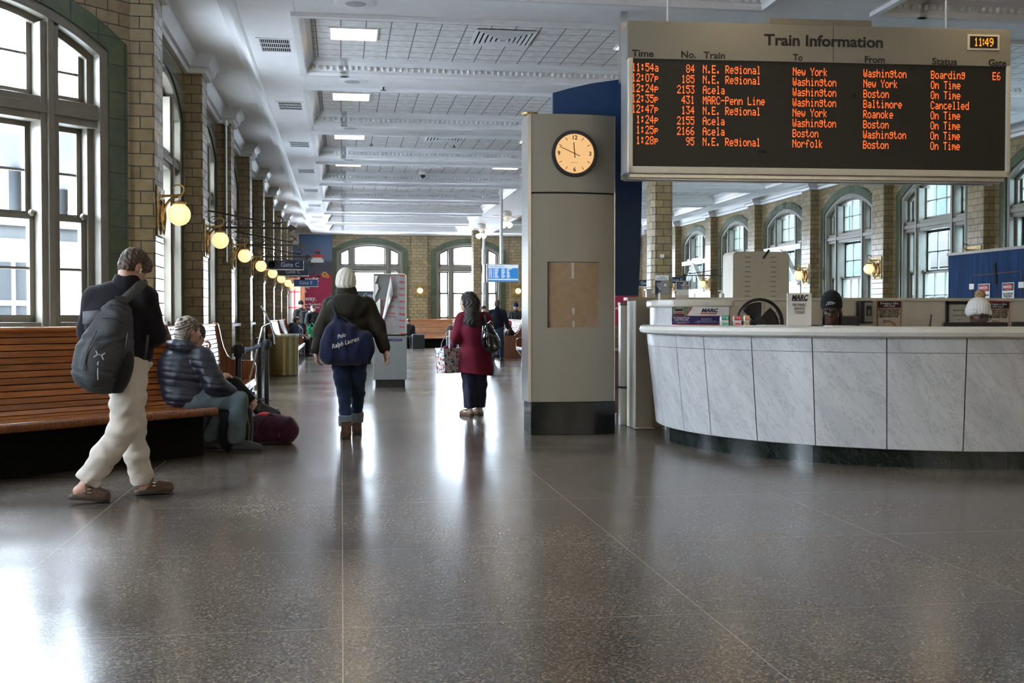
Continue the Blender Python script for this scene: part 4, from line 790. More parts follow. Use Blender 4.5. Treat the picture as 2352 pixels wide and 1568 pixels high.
for x in (.32, .19):
    for i in range(3): text(t, 'film_print', 'Vitrans', .034, T, (x, 1.545-.1135*i, .014), M['red'], width=.10, bold=.002)
t = thing('ticket_machine', (5.3,31.0,0), 'pale ticket machine with a blue screen partly behind the column', 'ticket machine'); T = frame((4.98,30.95,0), (1,0,0), (0,-1,0)); m = MB(T); m.box(0,-.25,0,.5,0,1.22); m.box(0,-.2,1.22,.5,.0,1.92); build('body', m, M['silver'], t, bevel=.01)
m = MB(T); m.box(.05,0,1.30,.45,.006,1.80); build('screen', m, emit('screen_soft_blue', (.25,.36,.6), .8), t); m = MB(T); m.box(.0,.0,1.1,.5,.01,1.12); build('trim_line', m, M['offwhite'], t)
yD = 31.0; a, b = P(834,720,yD), P(866,668,yD); t = thing('directory_sign', ((a.x+b.x)/2,yD,0), 'standing gate directory with a grey header beside the kiosk', 'sign'); T = frame((a.x-.3,yD,0), (1,0,0), (0,-1,0)); w = b.x-a.x+.3; m = MB(T); m.box(0,-.05,0,w,0,b.z); build('board', m, plain('pale_green_board', (.45,.55,.52), .5), t)
m = MB(T); m.box(0,0,b.z-.28,w,.006,b.z); build('header', m, plain('slate_header', (.08,.11,.12), .5), t); m = MB(T)
for i in range(4): m.box(0,0,b.z-.42-.16*i,w,.004,b.z-.37-.16*i)
build('row_band', m, plain('teal_band', (.05,.13,.16), .5), t); text(t, 'lettering', 'Gate', .16, T, (w-.22, b.z-.13, .008), M['whiteink'], bold=.002)
# ================================================================== round marble ticket counter
CC = Vector((5.75,10.96,0)); rad = math.radians
def CP(a, R, z=0): return Vector((CC.x+R*math.cos(rad(a)), CC.y+R*math.sin(rad(a)), z))
def arc(R, a0, a1, n): return [tuple(CP(a0+(a1-a0)*i/n, R)[:2]) for i in range(n+1)]
def PX(px, py, X): d = P(px,py,10)-Vector((0,0,CAMZ)); return Vector((0,0,CAMZ))+d*(X/d.x)
t = thing('ticket_counter', tuple(CP(225,2.5)), 'round white marble ticket counter with a dark green marble base', 'counter'); A0, A1 = 163, 335
m = MB(); m.sweep([(-.20,1.08),(.055,1.08),(.082,1.095),(.094,1.125),(.082,1.155),(.055,1.17),(-.45,1.17),(-.45,1.13),(-.2,1.13)], [(CC.x+2.62*math.cos(rad(A0+(A1-A0)*i/90)), CC.y+2.62*math.sin(rad(A0+(A1-A0)*i/90))) for i in range(91)]); build('counter_top', m, M['marbleplain'], t)
J = [163,178,190.9,201.1,213.8,226.4,239.7,253.1,266.4,279.7,293,307,321,335]
for a, b in zip(J, J[1:]):
    for z0, z1 in ((.155,.955),(.959,1.082)):
        m = MB(); r0, r1 = 2.535+.10*(z0-.155)/.925, 2.535+.10*(z1-.155)/.925; g = .085; K = 8
        m.surf(lambda i, j: CP(a+g+(b-a-2*g)*i, r0+(r1-r0)*j, z0+(z1-z0)*j), K, 3); build('marble_panel', m, M['marble'], t)
m = MB(); m.sweep([(-.3,.15),(-.012,.15),(.086,1.085),(-.2,1.085)], [tuple(CP(A0+(A1-A0)*i/60,2.535)[:2]) for i in range(61)]); build('grout_core', m, plain('grout', (.16,.14,.11), .8), t)
na = 0; a = 163.
while a < 334:
    b = min(335, a+5.2); m = MB(); m.surf(lambda i, j: CP(a+.04+(b-a-.08)*i, 2.475+.0*j, .16*j), 4, 1); build('base_tile', m, M['greenmarble'], t); a = b
m = MB(); m.sweep([(-.2,0),(-.004,0),(-.004,.16),(-.2,.16)], [tuple(CP(A0+(A1-A0)*i/60,2.475)[:2]) for i in range(61)]); build('base_core', m, M['dark'], t)
m = MB(); m.sweep([(-1.25,.72),(-.22,.72),(-.22,.75),(-1.25,.75)], [tuple(CP(A0+10+(A1-A0-10)*i/40,2.5)[:2]) for i in range(41)]); build('inner_desk', m, M['cream'], t)
up = [(3.30,12.0),(3.19,11.6),(3.14,11.25),(3.16,11.0),(3.25,10.83),(3.36,10.80),(3.86,10.80),(3.89,10.83),(3.89,11.25),(3.55,12.0)]
m = MB(); m.prism(up, 1.35, 1.425); build('upper_top', m, M['marbleplain'], t, bevel=.034, seg=5)
cxm, cym = 3.55, 11.4; m = MB(); m.prism([(cxm+(x-cxm)*.90, cym+(y-cym)*.93) for x, y in up], 1.165, 1.352); build('upper_wall', m, M['marble'], t)
# wall behind the counter with its end pier
w = thing('wall_partition', (5,12.5,0), kind='structure'); m = MB(); m.box(3.45,12.45,0,9.04,12.58,1.44); build('panel', m, M['cream'], w, smooth=False); m = MB(); m.box(3.2,12.42,1.44,9.04,12.62,1.475); build('cap_rail', m, M['cream'], w, bevel=.004)
m = MB(); m.box(3.23,12.2,0,3.43,12.58,1.44); m.box(3.21,12.18,0,3.45,12.2,.02); build('end_pier', m, M['cream'], w, bevel=.012)
t = thing('steel_panel', (3.27,12.75,0), 'narrow brushed steel panel beside the cream end pier', 'panel'); m = MB(); m.box(3.185,12.70,0,3.36,12.80,1.385); build('sheet', m, plain('satin_steel', (.62,.62,.60), .35, .8, var=.1, scale=8, sc3=(4,4,.05)), t, bevel=.004)
m = MB(); m.box(3.18,12.69,1.385,3.365,12.81,1.42); build('cap', m, M['panelgrey'], t)
t = thing('wooden_cart', (3.2,13.2,0), 'dark wooden cart on black casters in the gap right of the clock column', 'cart'); m = MB(); m.box(3.02,13.05,.11,3.30,13.5,.83); build('body', m, M['browndoor'], t, bevel=.006); m = MB(); m.box(3.0,13.02,.83,3.34,13.52,.85); build('top', m, M['oakp'], t)
for x, y in ((3.06,13.1),(3.26,13.1),(3.06,13.45),(3.26,13.45)): m = MB(); m.cyl((x-.014,y,.05),(x+.014,y,.05),.05,n=16); m.box(x-.012,y-.012,.06,x+.012,y+.012,.11); build('caster', m, M['blackrub'], t)
t = thing('black_cable', P(1440,887,12.6), 'black cable looping from the steel panel to the clock column', 'cable'); m = MB(); m.tube([P(1400,886,12.3), P(1420,889,12.6), P(1438,890,12.65), P(1450,886,12.68), P(1460,877,12.69)], .012, 8); build('cord', m, M['blackrub'], t)
# things fixed to the partition
def poster_bike(px0, px1, py0, lab):
    y = 12.44; a, b = P(px0,py0,y), P(px1,py0,y); h = .46; T = frame((a.x,y,a.z-h), (1,0,0), (0,-1,0)); w = b.x-a.x; t = thing('bike_notice', (a.x,y,a.z-h/2), lab, 'notice', 'bike notices on the cream partition')
    m = MB(T); m.box(0,0,0,w,.004,h); build('sheet', m, plain('notice_paper', (.62,.58,.47), .6), t); m = MB(T)
    m.box(0,.004,0,.006,.006,h); m.box(w-.006,.004,0,w,.006,h); m.box(0,.004,h-.012,w,.006,h); m.box(0,.004,h-.087,w,.006,h-.082); build('red_border', m, M['red'], t)
    m = MB(T); m.box(.006,.004,h-.082,w-.006,.0055,h-.012); build('black_header', m, M['ink'], t)
    text(t, 'heading', 'Bringing a bike\nwith you?', .037, T, (w/2, h-.047, .007), M['whiteink'], width=w*.76, bold=.0004, line=.8)
    text(t, 'body_text', 'BIKE RIDERS ARE REQUIRED\nTO BRING TWO BUNGEE\nCORDS TO SAFELY SECURE\nBIKES ON MARC TRAINS.', .034, T, (w/2, h-.147, .006), plain('brown_ink', (.06,.03,.02), .6), width=w*.90, line=.78, bold=.0005)
    m = MB(T); m.tube([(w*.36,.008,h-.235),(w*.46,.008,h-.232),(w*.60,.008,h-.24),(w*.74,.008,h-.27),(w*.8,.008,h-.32)], .003, 6); m.tube([(w*.34,.008,h-.25),(w*.5,.008,h-.245),(w*.66,.008,h-.27),(w*.7,.008,h-.33)], .003, 6); build('cord_picture', m, M['red'], t)
    m = MB(T); m.tube([(w*.36,.009,h-.235),(w*.30,.009,h-.228),(w*.28,.009,h-.24),(w*.32,.009,h-.246)], .003, 6); m.tube([(w*.34,.009,h-.25),(w*.28,.009,h-.256),(w*.30,.009,h-.268)], .003, 6); build('hook_picture', m, M['ink'], t)
poster_bike(2015, 2069, 690, 'bike rules notice on the partition, left of the framed certificate'); poster_bike(2264, 2318, 692, 'bike rules notice on the partition, behind the agent in the white bobble hat')
y = 12.44; a, b = P(1965,742,y), P(1998,691,y); t = thing('soap_dispenser', (a.x,y,a.z), 'black wall dispenser on the partition right of the seated agent', 'dispenser'); T = frame((a.x,y,a.z), (1,0,0), (0,-1,0)); w, h = b.x-a.x, b.z-a.z
m = MB(T); m.box(0,0,0,w,.10,h); build('body', m, M['blackrub'], t, bevel=.02, seg=4); m = MB(T); m.box(w*.34,.10,h*.06,w*.95,.106,h*.93); build('front_cover', m, plain('dispenser_grey', (.30,.29,.27), .3), t, bevel=.003); m = MB(T); m.box(w*.46,.106,h*.32,w*.83,.108,h*.78); build('viewing_window', m, M['black'], t)
m = MB(T); m.box(w*.55,.109,h*.36,w*.74,.11,h*.6); build('refill', m, plain('refill_grey', (.15,.14,.12), .4), t)
a, b = P(2171,755,y), P(2235,692,y); t = thing('framed_certificate', (a.x,y,a.z), 'black framed certificate on the partition behind the bobble hat', 'picture frame'); T = frame((a.x,y,a.z), (1,0,0), (0,-1,0)); w, h = b.x-a.x, b.z-a.z
m = MB(T); f_ = .035
for q in ((0,0,f_,h),(w-f_,0,w,h),(0,0,w,f_),(0,h-f_,w,h)): m.box(q[0],0,q[1],q[2],.02,q[3])
build('frame', m, M['black'], t, bevel=.003); m = MB(T); m.box(f_,.0,f_,w-f_,.006,h-f_); build('sheet', m, plain('certificate_paper', (.55,.53,.45), .5), t)
text(t, 'certificate_text', 'Baltimore Penn', .026, T, (w*.5,h*.68,.008), M['inkgrey']); text(t, 'certificate_text', 'Customer Service', .024, T, (w*.5,h*.50,.008), M['inkgrey']); text(t, 'certificate_text', 'Award', .02, T, (w*.5,h*.34,.008), M['inkgrey'])
# things on the counter
def card(name, px0, px1, py0, py1, y, lab, cat, mat=None, th=.008, tilt=0):
    a, b = P(px0,py1,y), P(px1,py0,y); a.z = max(a.z, 0); T = frame((a.x,y,a.z), (1,0,0), (0,-1,0)); t = thing(name, (a.x,y,a.z), lab, cat); m = MB(T); m.box(0,-th,0,b.x-a.x,0,b.z-a.z); build('board', m, mat or M['paper'], t); return t, T, b.x-a.x, b.z-a.z
def marc(t, T, cx, cz, h, mat, w):
    text(t, 'logo_lettering', 'MARC', h, T, (cx, cz, .003), mat, width=w, bold=h*.035, shear=.25)
q = P(1836,746,9.35); t, T, w, h = card('paper_sign', 1808, 1864, 673, 746+int((q.z-1.172)*2590/9.5), 9.35, 'white paper sign on the counter reading no service today', 'sign')
marc(t, T, w*.5, h*.855, .062, M['ink'], w*.68); m = MB(T); m.add([(w*.17,.003,h*.755),(w*.80,.003,h*.755),(w*.84,.003,h*.785),(w*.21,.003,h*.785)], [(0,1,2,3)]); build('logo_underline', m, M['navyink'], t)
text(t, 'notice_text', 'NO MARC\nSERVICE\nTODAY', .036, T, (w*.5, h*.52, .003), M['ink'], width=w*.56, line=.92, bold=-.0004)
yB = 10.78; a, b = P(1543,748,yB), P(1675,703,yB); t = thing('fares_banner', (a.x,yB,1.175), 'printed fares banner with a train picture on the raised counter', 'banner'); T = frame((a.x,yB,1.175), (1,0,0), (0,-1,0)); w, h = b.x-a.x, 1.352-1.175
m = MB(T); m.box(0,-.005,0,w,.0,h); build('white_panel', m, M['paper'], t); m = MB(T); m.box(0,0,0,w,.002,h*.49); build('navy_panel', m, plain('banner_navy', (.015,.015,.13), .5), t)
m = MB(T); m.box(0,.002,h*.47,w,.003,h*.50); m.box(0,.002,0,w,.003,h*.03); m.add([(w*.24,.003,h*.5),(w*.26,.003,h*.5),(w*.36,.003,h),(w*.34,.003,h)], [(0,1,2,3)]); build('red_stripe', m, M['red'], t)
m = MB(T); m.add([(0,.001,h*.5),(w*.24,.001,h*.5),(w*.34,.001,h),(0,.001,h)], [(0,1,2,3)]); build('picture_sky', m, plain('picture_trees', (.16,.21,.15), .6, var=.5, scale=25), t)
m = MB(T); m.add([(w*.03,.003,h*.52),(w*.20,.003,h*.52),(w*.21,.003,h*.8),(w*.17,.003,h*.97),(w*.08,.003,h*.97),(w*.03,.003,h*.8)], [tuple(range(6))]); build('picture_train', m, plain('picture_train_grey', (.35,.33,.32), .5), t)
m = MB(T); m.box(w*.055,.003,h*.76,w*.185,.004,h*.88); m.box(w*.02,.003,h*.51,w*.21,.004,h*.60); build('picture_train_dark', m, M['ink'], t); m = MB(T); m.box(w*.06,.004,h*.62,w*.18,.005,h*.68); build('picture_train_stripe', m, M['red'], t)
marc(t, T, w*.65, h*.79, .05, M['navyink'], w*.29); m = MB(T); m.add([(w*.48,.002,h*.60),(w*.77,.002,h*.60),(w*.79,.002,h*.655),(w*.50,.002,h*.655)], [(0,1,2,3)]); build('logo_underline', m, M['red'], t)
text(t, 'banner_text', 'For Reduced Fares\nLogin Discounts', .022, T, (w*.165, h*.33, .004), M['whiteink'], width=w*.28, line=.9, bold=.0004); text(t, 'banner_text', 'Senior - Disabled - Student Advantage\n(Registration Required)', .009, T, (w*.165, h*.125, .004), M['whiteink'], width=w*.28)
text(t, 'banner_text', 'Scan The QR Code\nCall: 410-697-2212\nMonday Through Friday 7AM-5PM\nTo Register, Visit: commuterdirect.com/TVM', .0105, T, (w*.60, h*.24, .004), M['whiteink'], width=w*.42, line=1.15)
def leaflets(px0, px1, py0, y, col, n, lab, head):
    a, b = P(px0,745,y), P(px1,py0,y); z0 = 1.172; h = b.z-z0; w = b.x-a.x; t = thing('leaflet_holder', (a.x,y,z0), lab, 'leaflet holder', 'leaflet holders on the counter'); T = frame((a.x,y,z0), (1,0,0), (0,-1,0))
    m = MB(T); m.box(-.004,-.07,0,w+.004,-.066,h*.6); m.box(-.004,-.07,0,-.001,.006,h*.45); m.box(w+.001,-.07,0,w+.004,.006,h*.45); m.box(-.004,-.07,0,w+.004,.006,.003); build('clear_holder', m, M['acrylic'], t)
    for i in range(n):
        m = MB(T); o = -.006-.011*i; m.box(0,o-.008,.004,w,o,h-.004*i); build('leaflet', m, M['paper'], t)
    m = MB(T); m.box(0,-.006,h*.55,w,-.004,h); build('cover_band', m, plain('cover_'+head, col, .5), t); m = MB(T); m.box(w*.1,-.006,h*.1,w*.9,-.005,h*.28); build('cover_block', m, plain('block_'+head, [min(1,c*1.6) for c in col], .5), t)
    text(t, 'cover_letter', head, h*.3, T, (w*.78, h*.75, -.003), M['whiteink'], bold=.001)
    m = MB(T)
    for i in range(3): m.box(w*.1,-.0045,h*(.9-.08*i),w*.6,-.003,h*(.93-.08*i))
    build('cover_print', m, M['whiteink'], t)
leaflets(1658, 1674, 724, 9.75, (.03,.42,.28), 5, 'leaflet holder on the counter with green-topped leaflets', 'B'); leaflets(1687, 1703, 725, 9.72, (.75,.05,.07), 4, 'leaflet holder on the counter with red-topped leaflets', 'P'); leaflets(1711, 1722, 724, 9.95, (.80,.30,.03), 3, 'small leaflet holder with orange-topped leaflets before the fan', 'M')
t = thing('paper_sheet', P(1760,745,9.7), 'loose white papers lying on the counter before the fan', 'paper'); a = P(1760,745,9.75); m = MB(); m.box(a.x-.18,9.62,1.171,a.x+.2,9.9,1.176); m.box(a.x-.05,9.65,1.176,a.x+.28,9.85,1.18); build('sheets', m, M['paper'], t)
t = thing('paper_sheet', P(1925,745,9.2), 'white papers on the counter in front of the seated agent', 'paper'); a = P(1925,745,9.25); m = MB(); m.box(a.x-.12,9.1,1.171,a.x+.12,9.28,1.177); m.box(a.x+.1,9.1,1.171,a.x+.26,9.25,1.175); build('sheets', m, M['paper'], t)
# black fan on the inner desk
fc = P(1745,742,10.35); t = thing('desk_fan', (fc.x,fc.y,.75), 'large black round fan behind the counter, only its upper half in view', 'fan'); R = .232; RX = Matrix.Rotation(PI/2,3,'X'); m = MB()
for r_, yy in ((R,0),(R-.006,.02)): m.tube([(fc.x+r_*math.cos(q*PI/24), fc.y+yy, fc.z+r_*math.sin(q*PI/24)) for q in range(48)], .011, 8, closed=True)
build('outer_ring', m, M['blackrub'], t); m = MB()
for q in range(10, 0, -1):
    rr = R*q/10.6; yb = -.05*(1-(rr/R)**2); m.tube([(fc.x+rr*math.cos(k*PI/20), fc.y+yb, fc.z+rr*math.sin(k*PI/20)) for k in range(40)], .0014, 4, closed=True)
for k in range(16):
    a = k*PI/8; m.tube([(fc.x+R*f*math.cos(a+.25*f), fc.y-.05*(1-f*f), fc.z+R*f*math.sin(a+.25*f)) for f in (0.1,.3,.5,.75,1)], .002, 4)
build('wire_guard', m, M['blackrub'], t)
for k in range(4):
    a = PI*.12+k*PI/2; m = MB(); m.surf(lambda i, j: (fc.x+R*(.15+.72*i)*math.cos(a+(j-.5)*1.25*(1-.25*i)), fc.y+.04+(j-.5)*.06, fc.z+R*(.15+.72*i)*math.sin(a+(j-.5)*1.25*(1-.25*i))), 8, 8); o = build('blade', m, M['black'], t); o.modifiers.new('thick','SOLIDIFY').thickness = .003
m = MB(); m.cyl((fc.x,fc.y-.05,fc.z),(fc.x,fc.y+.13,fc.z),.05); build('motor', m, M['black'], t); m = MB(); m.cyl((fc.x,fc.y+.08,.78),(fc.x,fc.y+.08,fc.z),.018); build('stand', m, M['black'], t); m = MB(); m.lathe([(.16,.75),(.16,.765),(.03,.79),(0,.79)], (fc.x,fc.y+.08,0), 28); build('base', m, M['black'], t)
def monitor(px0, px1, py, y, lab):
    a, b = P(px0,py,y), P(px1,py,y); t = thing('computer_monitor', ((a.x+b.x)/2,y,.75), lab, 'monitor', 'computer monitors behind the counter'); h = .34; cx_ = (a.x+b.x)/2; m = MB(); m.box(a.x,y,a.z-h,b.x,y+.03,a.z); m.box(a.x+.12,y-.03,a.z-h+.05,b.x-.12,y,a.z-.07); build('casing', m, M['blackrub'], t, bevel=.006)
    m = MB(); m.box(a.x+.015,y+.030,a.z-h+.02,b.x-.015,y+.032,a.z-.015); build('screen', m, emit('agent_screen', (.7,.8,1), .5), t); m = MB(); m.box(cx_-.03,y-.03,.76,cx_+.03,y,a.z-h+.1); m.box(cx_-.13,y-.1,.75,cx_+.13,y+.1,.765); build('stand', m, M['blackrub'], t)
monitor(2167, 2316, 740, 9.45, 'black computer monitor seen from behind in front of the bobble-hat agent'); monitor(2326, 2440, 739, 9.45, 'black computer monitor cut by the right edge of the picture')
t = thing('microphone', P(2137,750,9.6), 'thin black gooseneck microphone on the desk between the two notices', 'microphone'); m = MB(); q = P(2136,746,9.6); m.tube([(q.x,9.62,.76),(q.x,9.61,1.1),q,P(2139,722,9.6)], .008, 8); build('stem', m, M['blackrub'], t); m = MB(); m.lathe([(.05,.75),(.05,.765),(0,.77)], (q.x,9.62,0), 16); build('base', m, M['blackrub'], t)
q = P(1965,745,10.35); t = thing('office_chair', (q.x,10.6,0), 'black office chair behind the seated agent', 'chair'); m = MB(); m.box(q.x-.21,10.62,.62,q.x+.19,10.70,1.262); build('backrest', m, M['blackrub'], t, bevel=.05, seg=5); m = MB(); m.box(q.x-.24,10.15,.44,q.x+.22,10.62,.52); build('seat', m, M['blackrub'], t, bevel=.03, seg=4)
m = MB(); m.cyl((q.x,10.4,.08),(q.x,10.4,.44),.03)
for k in range(5): a = k*2*PI/5; m.bar((q.x,10.4,.09),(q.x+.28*math.cos(a),10.4+.28*math.sin(a),.06),.05,.03); m.sph((q.x+.28*math.cos(a),10.4+.28*math.sin(a),.032),.032,10,8)
m.bar((q.x,10.45,.48),(q.x,10.68,.75),.06,.02); build('pedestal', m, M['blackrub'], t)
# on the raised counter
a = P(1526,690,11.15); t = thing('brochure_stand', (a.x,11.15,1.425), 'clear acrylic brochure stand on the raised counter', 'brochure stand'); T = frame((a.x-.06,11.15,1.425), (1,0,0), (0,-1,0)); m = MB(T); m.box(0,-.02,0,.12,-.016,.2); m.box(0,-.02,0,.005,.045,.07); m.box(.115,-.02,0,.12,.045,.07); m.box(0,.041,0,.12,.045,.07); m.box(0,-.02,0,.12,.045,.004); build('holder', m, M['acrylic'], t)
m = MB(T); m.box(.03,-.016,.06,.115,-.012,.195); build('grey_leaflet', m, plain('smoky_leaflet', (.25,.26,.27), .3), t, bevel=.008)
m = MB(T); m.box(.06,-.0115,.14,.085,-.011,.165); build('pale_mark', m, M['paper'], t)
a, b = P(1553,688,11.2), P(1582,645,11.2); t = thing('flyer_stand', (a.x,11.2,1.425), 'white flyer with a dark top half standing on the raised counter', 'flyer'); T = frame((a.x,11.2,1.425), (1,0,0), (0,-1,0)); w, h = b.x-a.x, b.z-1.425; m = MB(T); m.box(0,-.006,0,w,0,h); build('sheet', m, M['paper'], t); m = MB(T); m.box(.004,0,h*.56,w-.004,.002,h*.97); build('dark_panel', m, plain('flyer_dark', (.05,.05,.055), .5), t)
m = MB(T); m.box(.01,.002,h*.55,w*.36,.004,h*.88); build('picture', m, plain('flyer_picture', (.09,.12,.25), .5, var=.4), t); text(t, 'lettering', 'SAY\nHELLO', .026, T, (w*.68, h*.82, .004), M['whiteink'], bold=.0008, line=.85); m = MB(T)
for i in range(3): m.box(w*.42,.002,h*(.66-.035*i),w*.9,.004,h*(.675-.035*i))
build('fine_print', m, M['whiteink'], t)
m = MB(T); m.box(-.004,-.01,-.002,w+.004,.03,.004); m.box(-.004,.004,0,w+.004,.007,.05); build('clear_foot', m, M['acrylic'], t)
t = thing('hand_sanitizer', P(1659,690,12.5), 'small white bottle on the partition ledge', 'bottle'); q = P(1659,690,12.5); m = MB(); m.lathe([(.028,1.476),(.03,1.49),(.028,1.52),(.012,1.53),(.010,1.55),(0,1.55)], (q.x,12.52,0), 14); m.box(q.x-.04,12.51,1.548,q.x+.01,12.53,1.56); build('body', m, M['paper'], t)
# ================================================================== behind the counter: panel cabinet, hoarding, pillar signs
yC = 14.2; a, b = P(1683,700,yC), P(1813,578,yC); t = thing('panel_cabinet', ((a.x+b.x)/2,yC,0), 'tall beige steel cabinet back with two columns of slots', 'cabinet'); T = frame((a.x,yC,0), (1,0,0), (0,-1,0)); w, h = b.x-a.x, b.z; m = MB(T); K = 6; r_ = .06
m.prism([(0,0),(w,0)]+[(w-r_+r_*math.cos(q*PI/12),h-r_+r_*math.sin(q*PI/12)) for q in range(K+1)]+[(r_-r_*math.sin(q*PI/12),h-r_+r_*math.cos(q*PI/12)) for q in range(K+1)], -.4, 0); m.v = []; 
poly = [(0,0),(w,0)]+[(w-r_+r_*math.cos(q*PI/12),h-r_+r_*math.sin(q*PI/12)) for q in range(K+1)]+[(r_-r_*math.sin(q*PI/12),h-r_+r_*math.cos(q*PI/12)) for q in range(K+1)]
m = MB(); m.prism(poly, 0, .4); m.v = [(a.x+p[0], yC+p[2], p[1]) for p in m.v]; m.f = [tuple(reversed(q)) for q in m.f]; build('body', m, M['cream'], t, bevel=.006)
m = MB(T)
for x in (.26, .72):
    for i in range(12): z = h-.075-.064*i; m.box(w*x-.037,.0,z-.003,w*x+.037,.003,z+.003)
build('slot', m, M['ink'], t); m = MB(T)
for x, z in ((.06,.02),(.36,.012),(.93,.02),(.52,.15),(.01,.24),(.99,.24)): m.sph((w*x,.002,h-z), .006, 8, 5)
build('screw', m, M['ink'], t); m = MB(T); m.bar((w*.53,.02,h-.09),(w*.63,.02,h+.02),.028,.012,up=(0,1,0)); build('latch_strip', m, M['black'], t)
t = thing('blue_hoarding', (9.07,13,0), 'blue painted plywood construction hoarding beside the right windows', 'hoarding'); X = 9.05; m = MB(); m.box(X,10.0,0,X+.05,15.85,2.17); build('boarding', m, M['bluewall'], t, smooth=False)
m = MB(); m.box(X-.02,10.0,2.17,X+.09,15.87,2.21); build('cap_board', m, M['panelgrey'], t); pl = lambda x, y: PX(x, y, X-.004); m = MB()
for p, q in (((2233,633),(2345,622)),((2232,632),(2232,690)),((2346,622),(2346,690)),((2288,628),(2290,690))): m.bar(pl(*p), pl(*q), .012, .004, up=(1,0,0))
build('door_gap', m, plain('raw_wood_edge', (.10,.05,.02), .7), t); m = MB(); m.bar(pl(2285,604), pl(2288,652), .02, .05, up=(0,1,0)); build('door_pull', m, M['dark'], t)
for x, y in ((2232,658),(2346,654)): q = pl(x,y); m = MB(); m.box(q.x-.006,q.y-.06,q.z-.04,q.x+.003,q.y+.06,q.z+.04); build('hinge', m, M['offwhite'], t)
def danger(x0, x1, y0, y1, lines, lab):
    a, b = PX(x0,y1,X-.006), PX(x1,y0,X-.006); T = frame((a.x,a.y,a.z-.12), (0,-1,0), (-1,0,0)); w, h = abs(a.y-b.y), b.z-a.z+.12; t = thing('danger_sign', (a.x,a.y,a.z), lab, 'sign', 'danger signs on the blue hoarding'); m = MB(T); m.box(0,0,0,w,.004,h); build('sheet', m, M['paper'], t); m = MB(T); m.box(w*.04,.004,h*.66,w*.96,.006,h*.97); build('black_band', m, M['ink'], t)
    m = MB(T); m.sph((w*.5,.007,h*.815), w*.43, 24, 10, (1,.01,.36)); build('red_oval', m, M['red'], t); text(t, 'heading', 'DANGER', h*.15, T, (w*.5,h*.815,.014), M['whiteink'], width=w*.7, bold=.001); text(t, 'sign_text', lines, h*.11, T, (w*.5,h*.42,.006), M['ink'], width=w*.85, line=.9, bold=.0005)
danger(2247, 2274, 651, 683, 'CONSTRUCTION\nAREA', 'danger construction sign on the blue hoarding, the left one'); danger(2302, 2330, 648, 683, 'AUTHORIZED\nPERSONNEL\nONLY', 'danger authorized personnel sign on the blue hoarding, the right one')
yP = 19.19; a, b = P(1505,674,yP), P(1536,632,yP); t = thing('passenger_notice', (a.x,yP,a.z), 'notice for ticketed passengers fixed to the tiled pillar', 'notice'); T = frame((a.x,yP,a.z), (1,0,0), (0,-1,0)); w, h = b.x-a.x, b.z-a.z; m = MB(T); m.box(0,-.01,0,w,.0,h); build('board', m, M['signblue'], t); m = MB(T); m.box(0,0,h*.72,w,.003,h); build('header', m, M['paper'], t)
text(t, 'heading', 'Ticketed\nPassengers Only', .034, T, (w*.5,h*.85,.004), M['ink'], width=w*.8, line=.9); text(t, 'notice_text', 'Main Waiting Area and\nPlatform Level Reserved\nfor Ticketed Passengers\nPlease Present Ticket\nStaff Assist with\nBoarding', .024, T, (w*.5,h*.40,.002), M['whiteink'], width=w*.82, line=.95)
for (px, py, lab) in ((1520, 588, 'small white wall sensor on the tiled pillar'),): q = P(px,py,yP); t = thing('wall_sensor', q, lab, 'sensor'); m = MB(); m.box(q.x-.035,yP-.04,q.z-.03,q.x+.035,yP,q.z+.03); build('body', m, M['offwhite'], t, bevel=.006)
q = P(1491,673,13.2); t = thing('thermostat_box', (q.x,13.2,0), 'slim white post with a small box beside the tiled pillar', 'post'); m = MB(); m.box(q.x-.03,13.2,0,q.x+.03,13.26,q.z+.03); m.box(q.x-.045,13.17,q.z+.03,q.x+.045,13.28,q.z+.05); build('body', m, M['offwhite'], t)
# ================================================================== luggage
def suitcase(loc, w, d, h, mat, lab, rz=0, handle=True):
    t = thing('suitcase', loc, lab, 'suitcase', rz=rz); m = MB(); m.box(-w/2,-d/2,.05,w/2,d/2,h); build('shell', m, mat, t, local=True, bevel=.03, seg=4); m = MB()
    for i in range(5): z = .12+(h-.2)*i/4; m.box(-w/2+.03,-d/2-.006,z-.012,w/2-.03,-d/2+.0,z+.012)
    build('ridge', m, mat, t, local=True)
    for x in (-1, 1):
        for y in (-1, 1): m = MB(); m.cyl((x*(w/2-.05)-.014,y*(d/2-.05),.028),(x*(w/2-.05)+.014,y*(d/2-.05),.028),.028,n=14); m.box(x*(w/2-.05)-.02,y*(d/2-.05)-.015,.03,x*(w/2-.05)+.02,y*(d/2-.05)+.015,.06); build('wheel', m, M['blackrub'], t, local=True)
    if handle: m = MB(); m.tube([(-.10,d/2-.05,h),(-.10,d/2-.05,h+.22),(.10,d/2-.05,h+.22),(.10,d/2-.05,h)], .010, 8); build('handle', m, M['silver'], t, local=True)
    return t
suitcase((2.85,42.6,0), .46, .3, .60, plain('dark_teal_shell', (.012,.022,.024), .4), 'dark ribbed suitcase standing before the end wall bench')
suitcase((3.98,41.0,0), .42, .28, .55, plain('teal_shell', (.06,.12,.13), .5), 'teal suitcase left of the woman in the red coat', 0, False)
t = thing('fur_bag', (3.98,41.0,.55), 'brown furry bag lying on top of the teal suitcase', 'bag'); m = MB(); m.sph((3.95,41.0,.765), .21, 20, 14, (1,.8,1)); m.sph((4.05,40.95,.92), .12, 14, 10); build('body', m, fabric('brown_fur', (.07,.05,.04), bmp=1, scale=60), t)
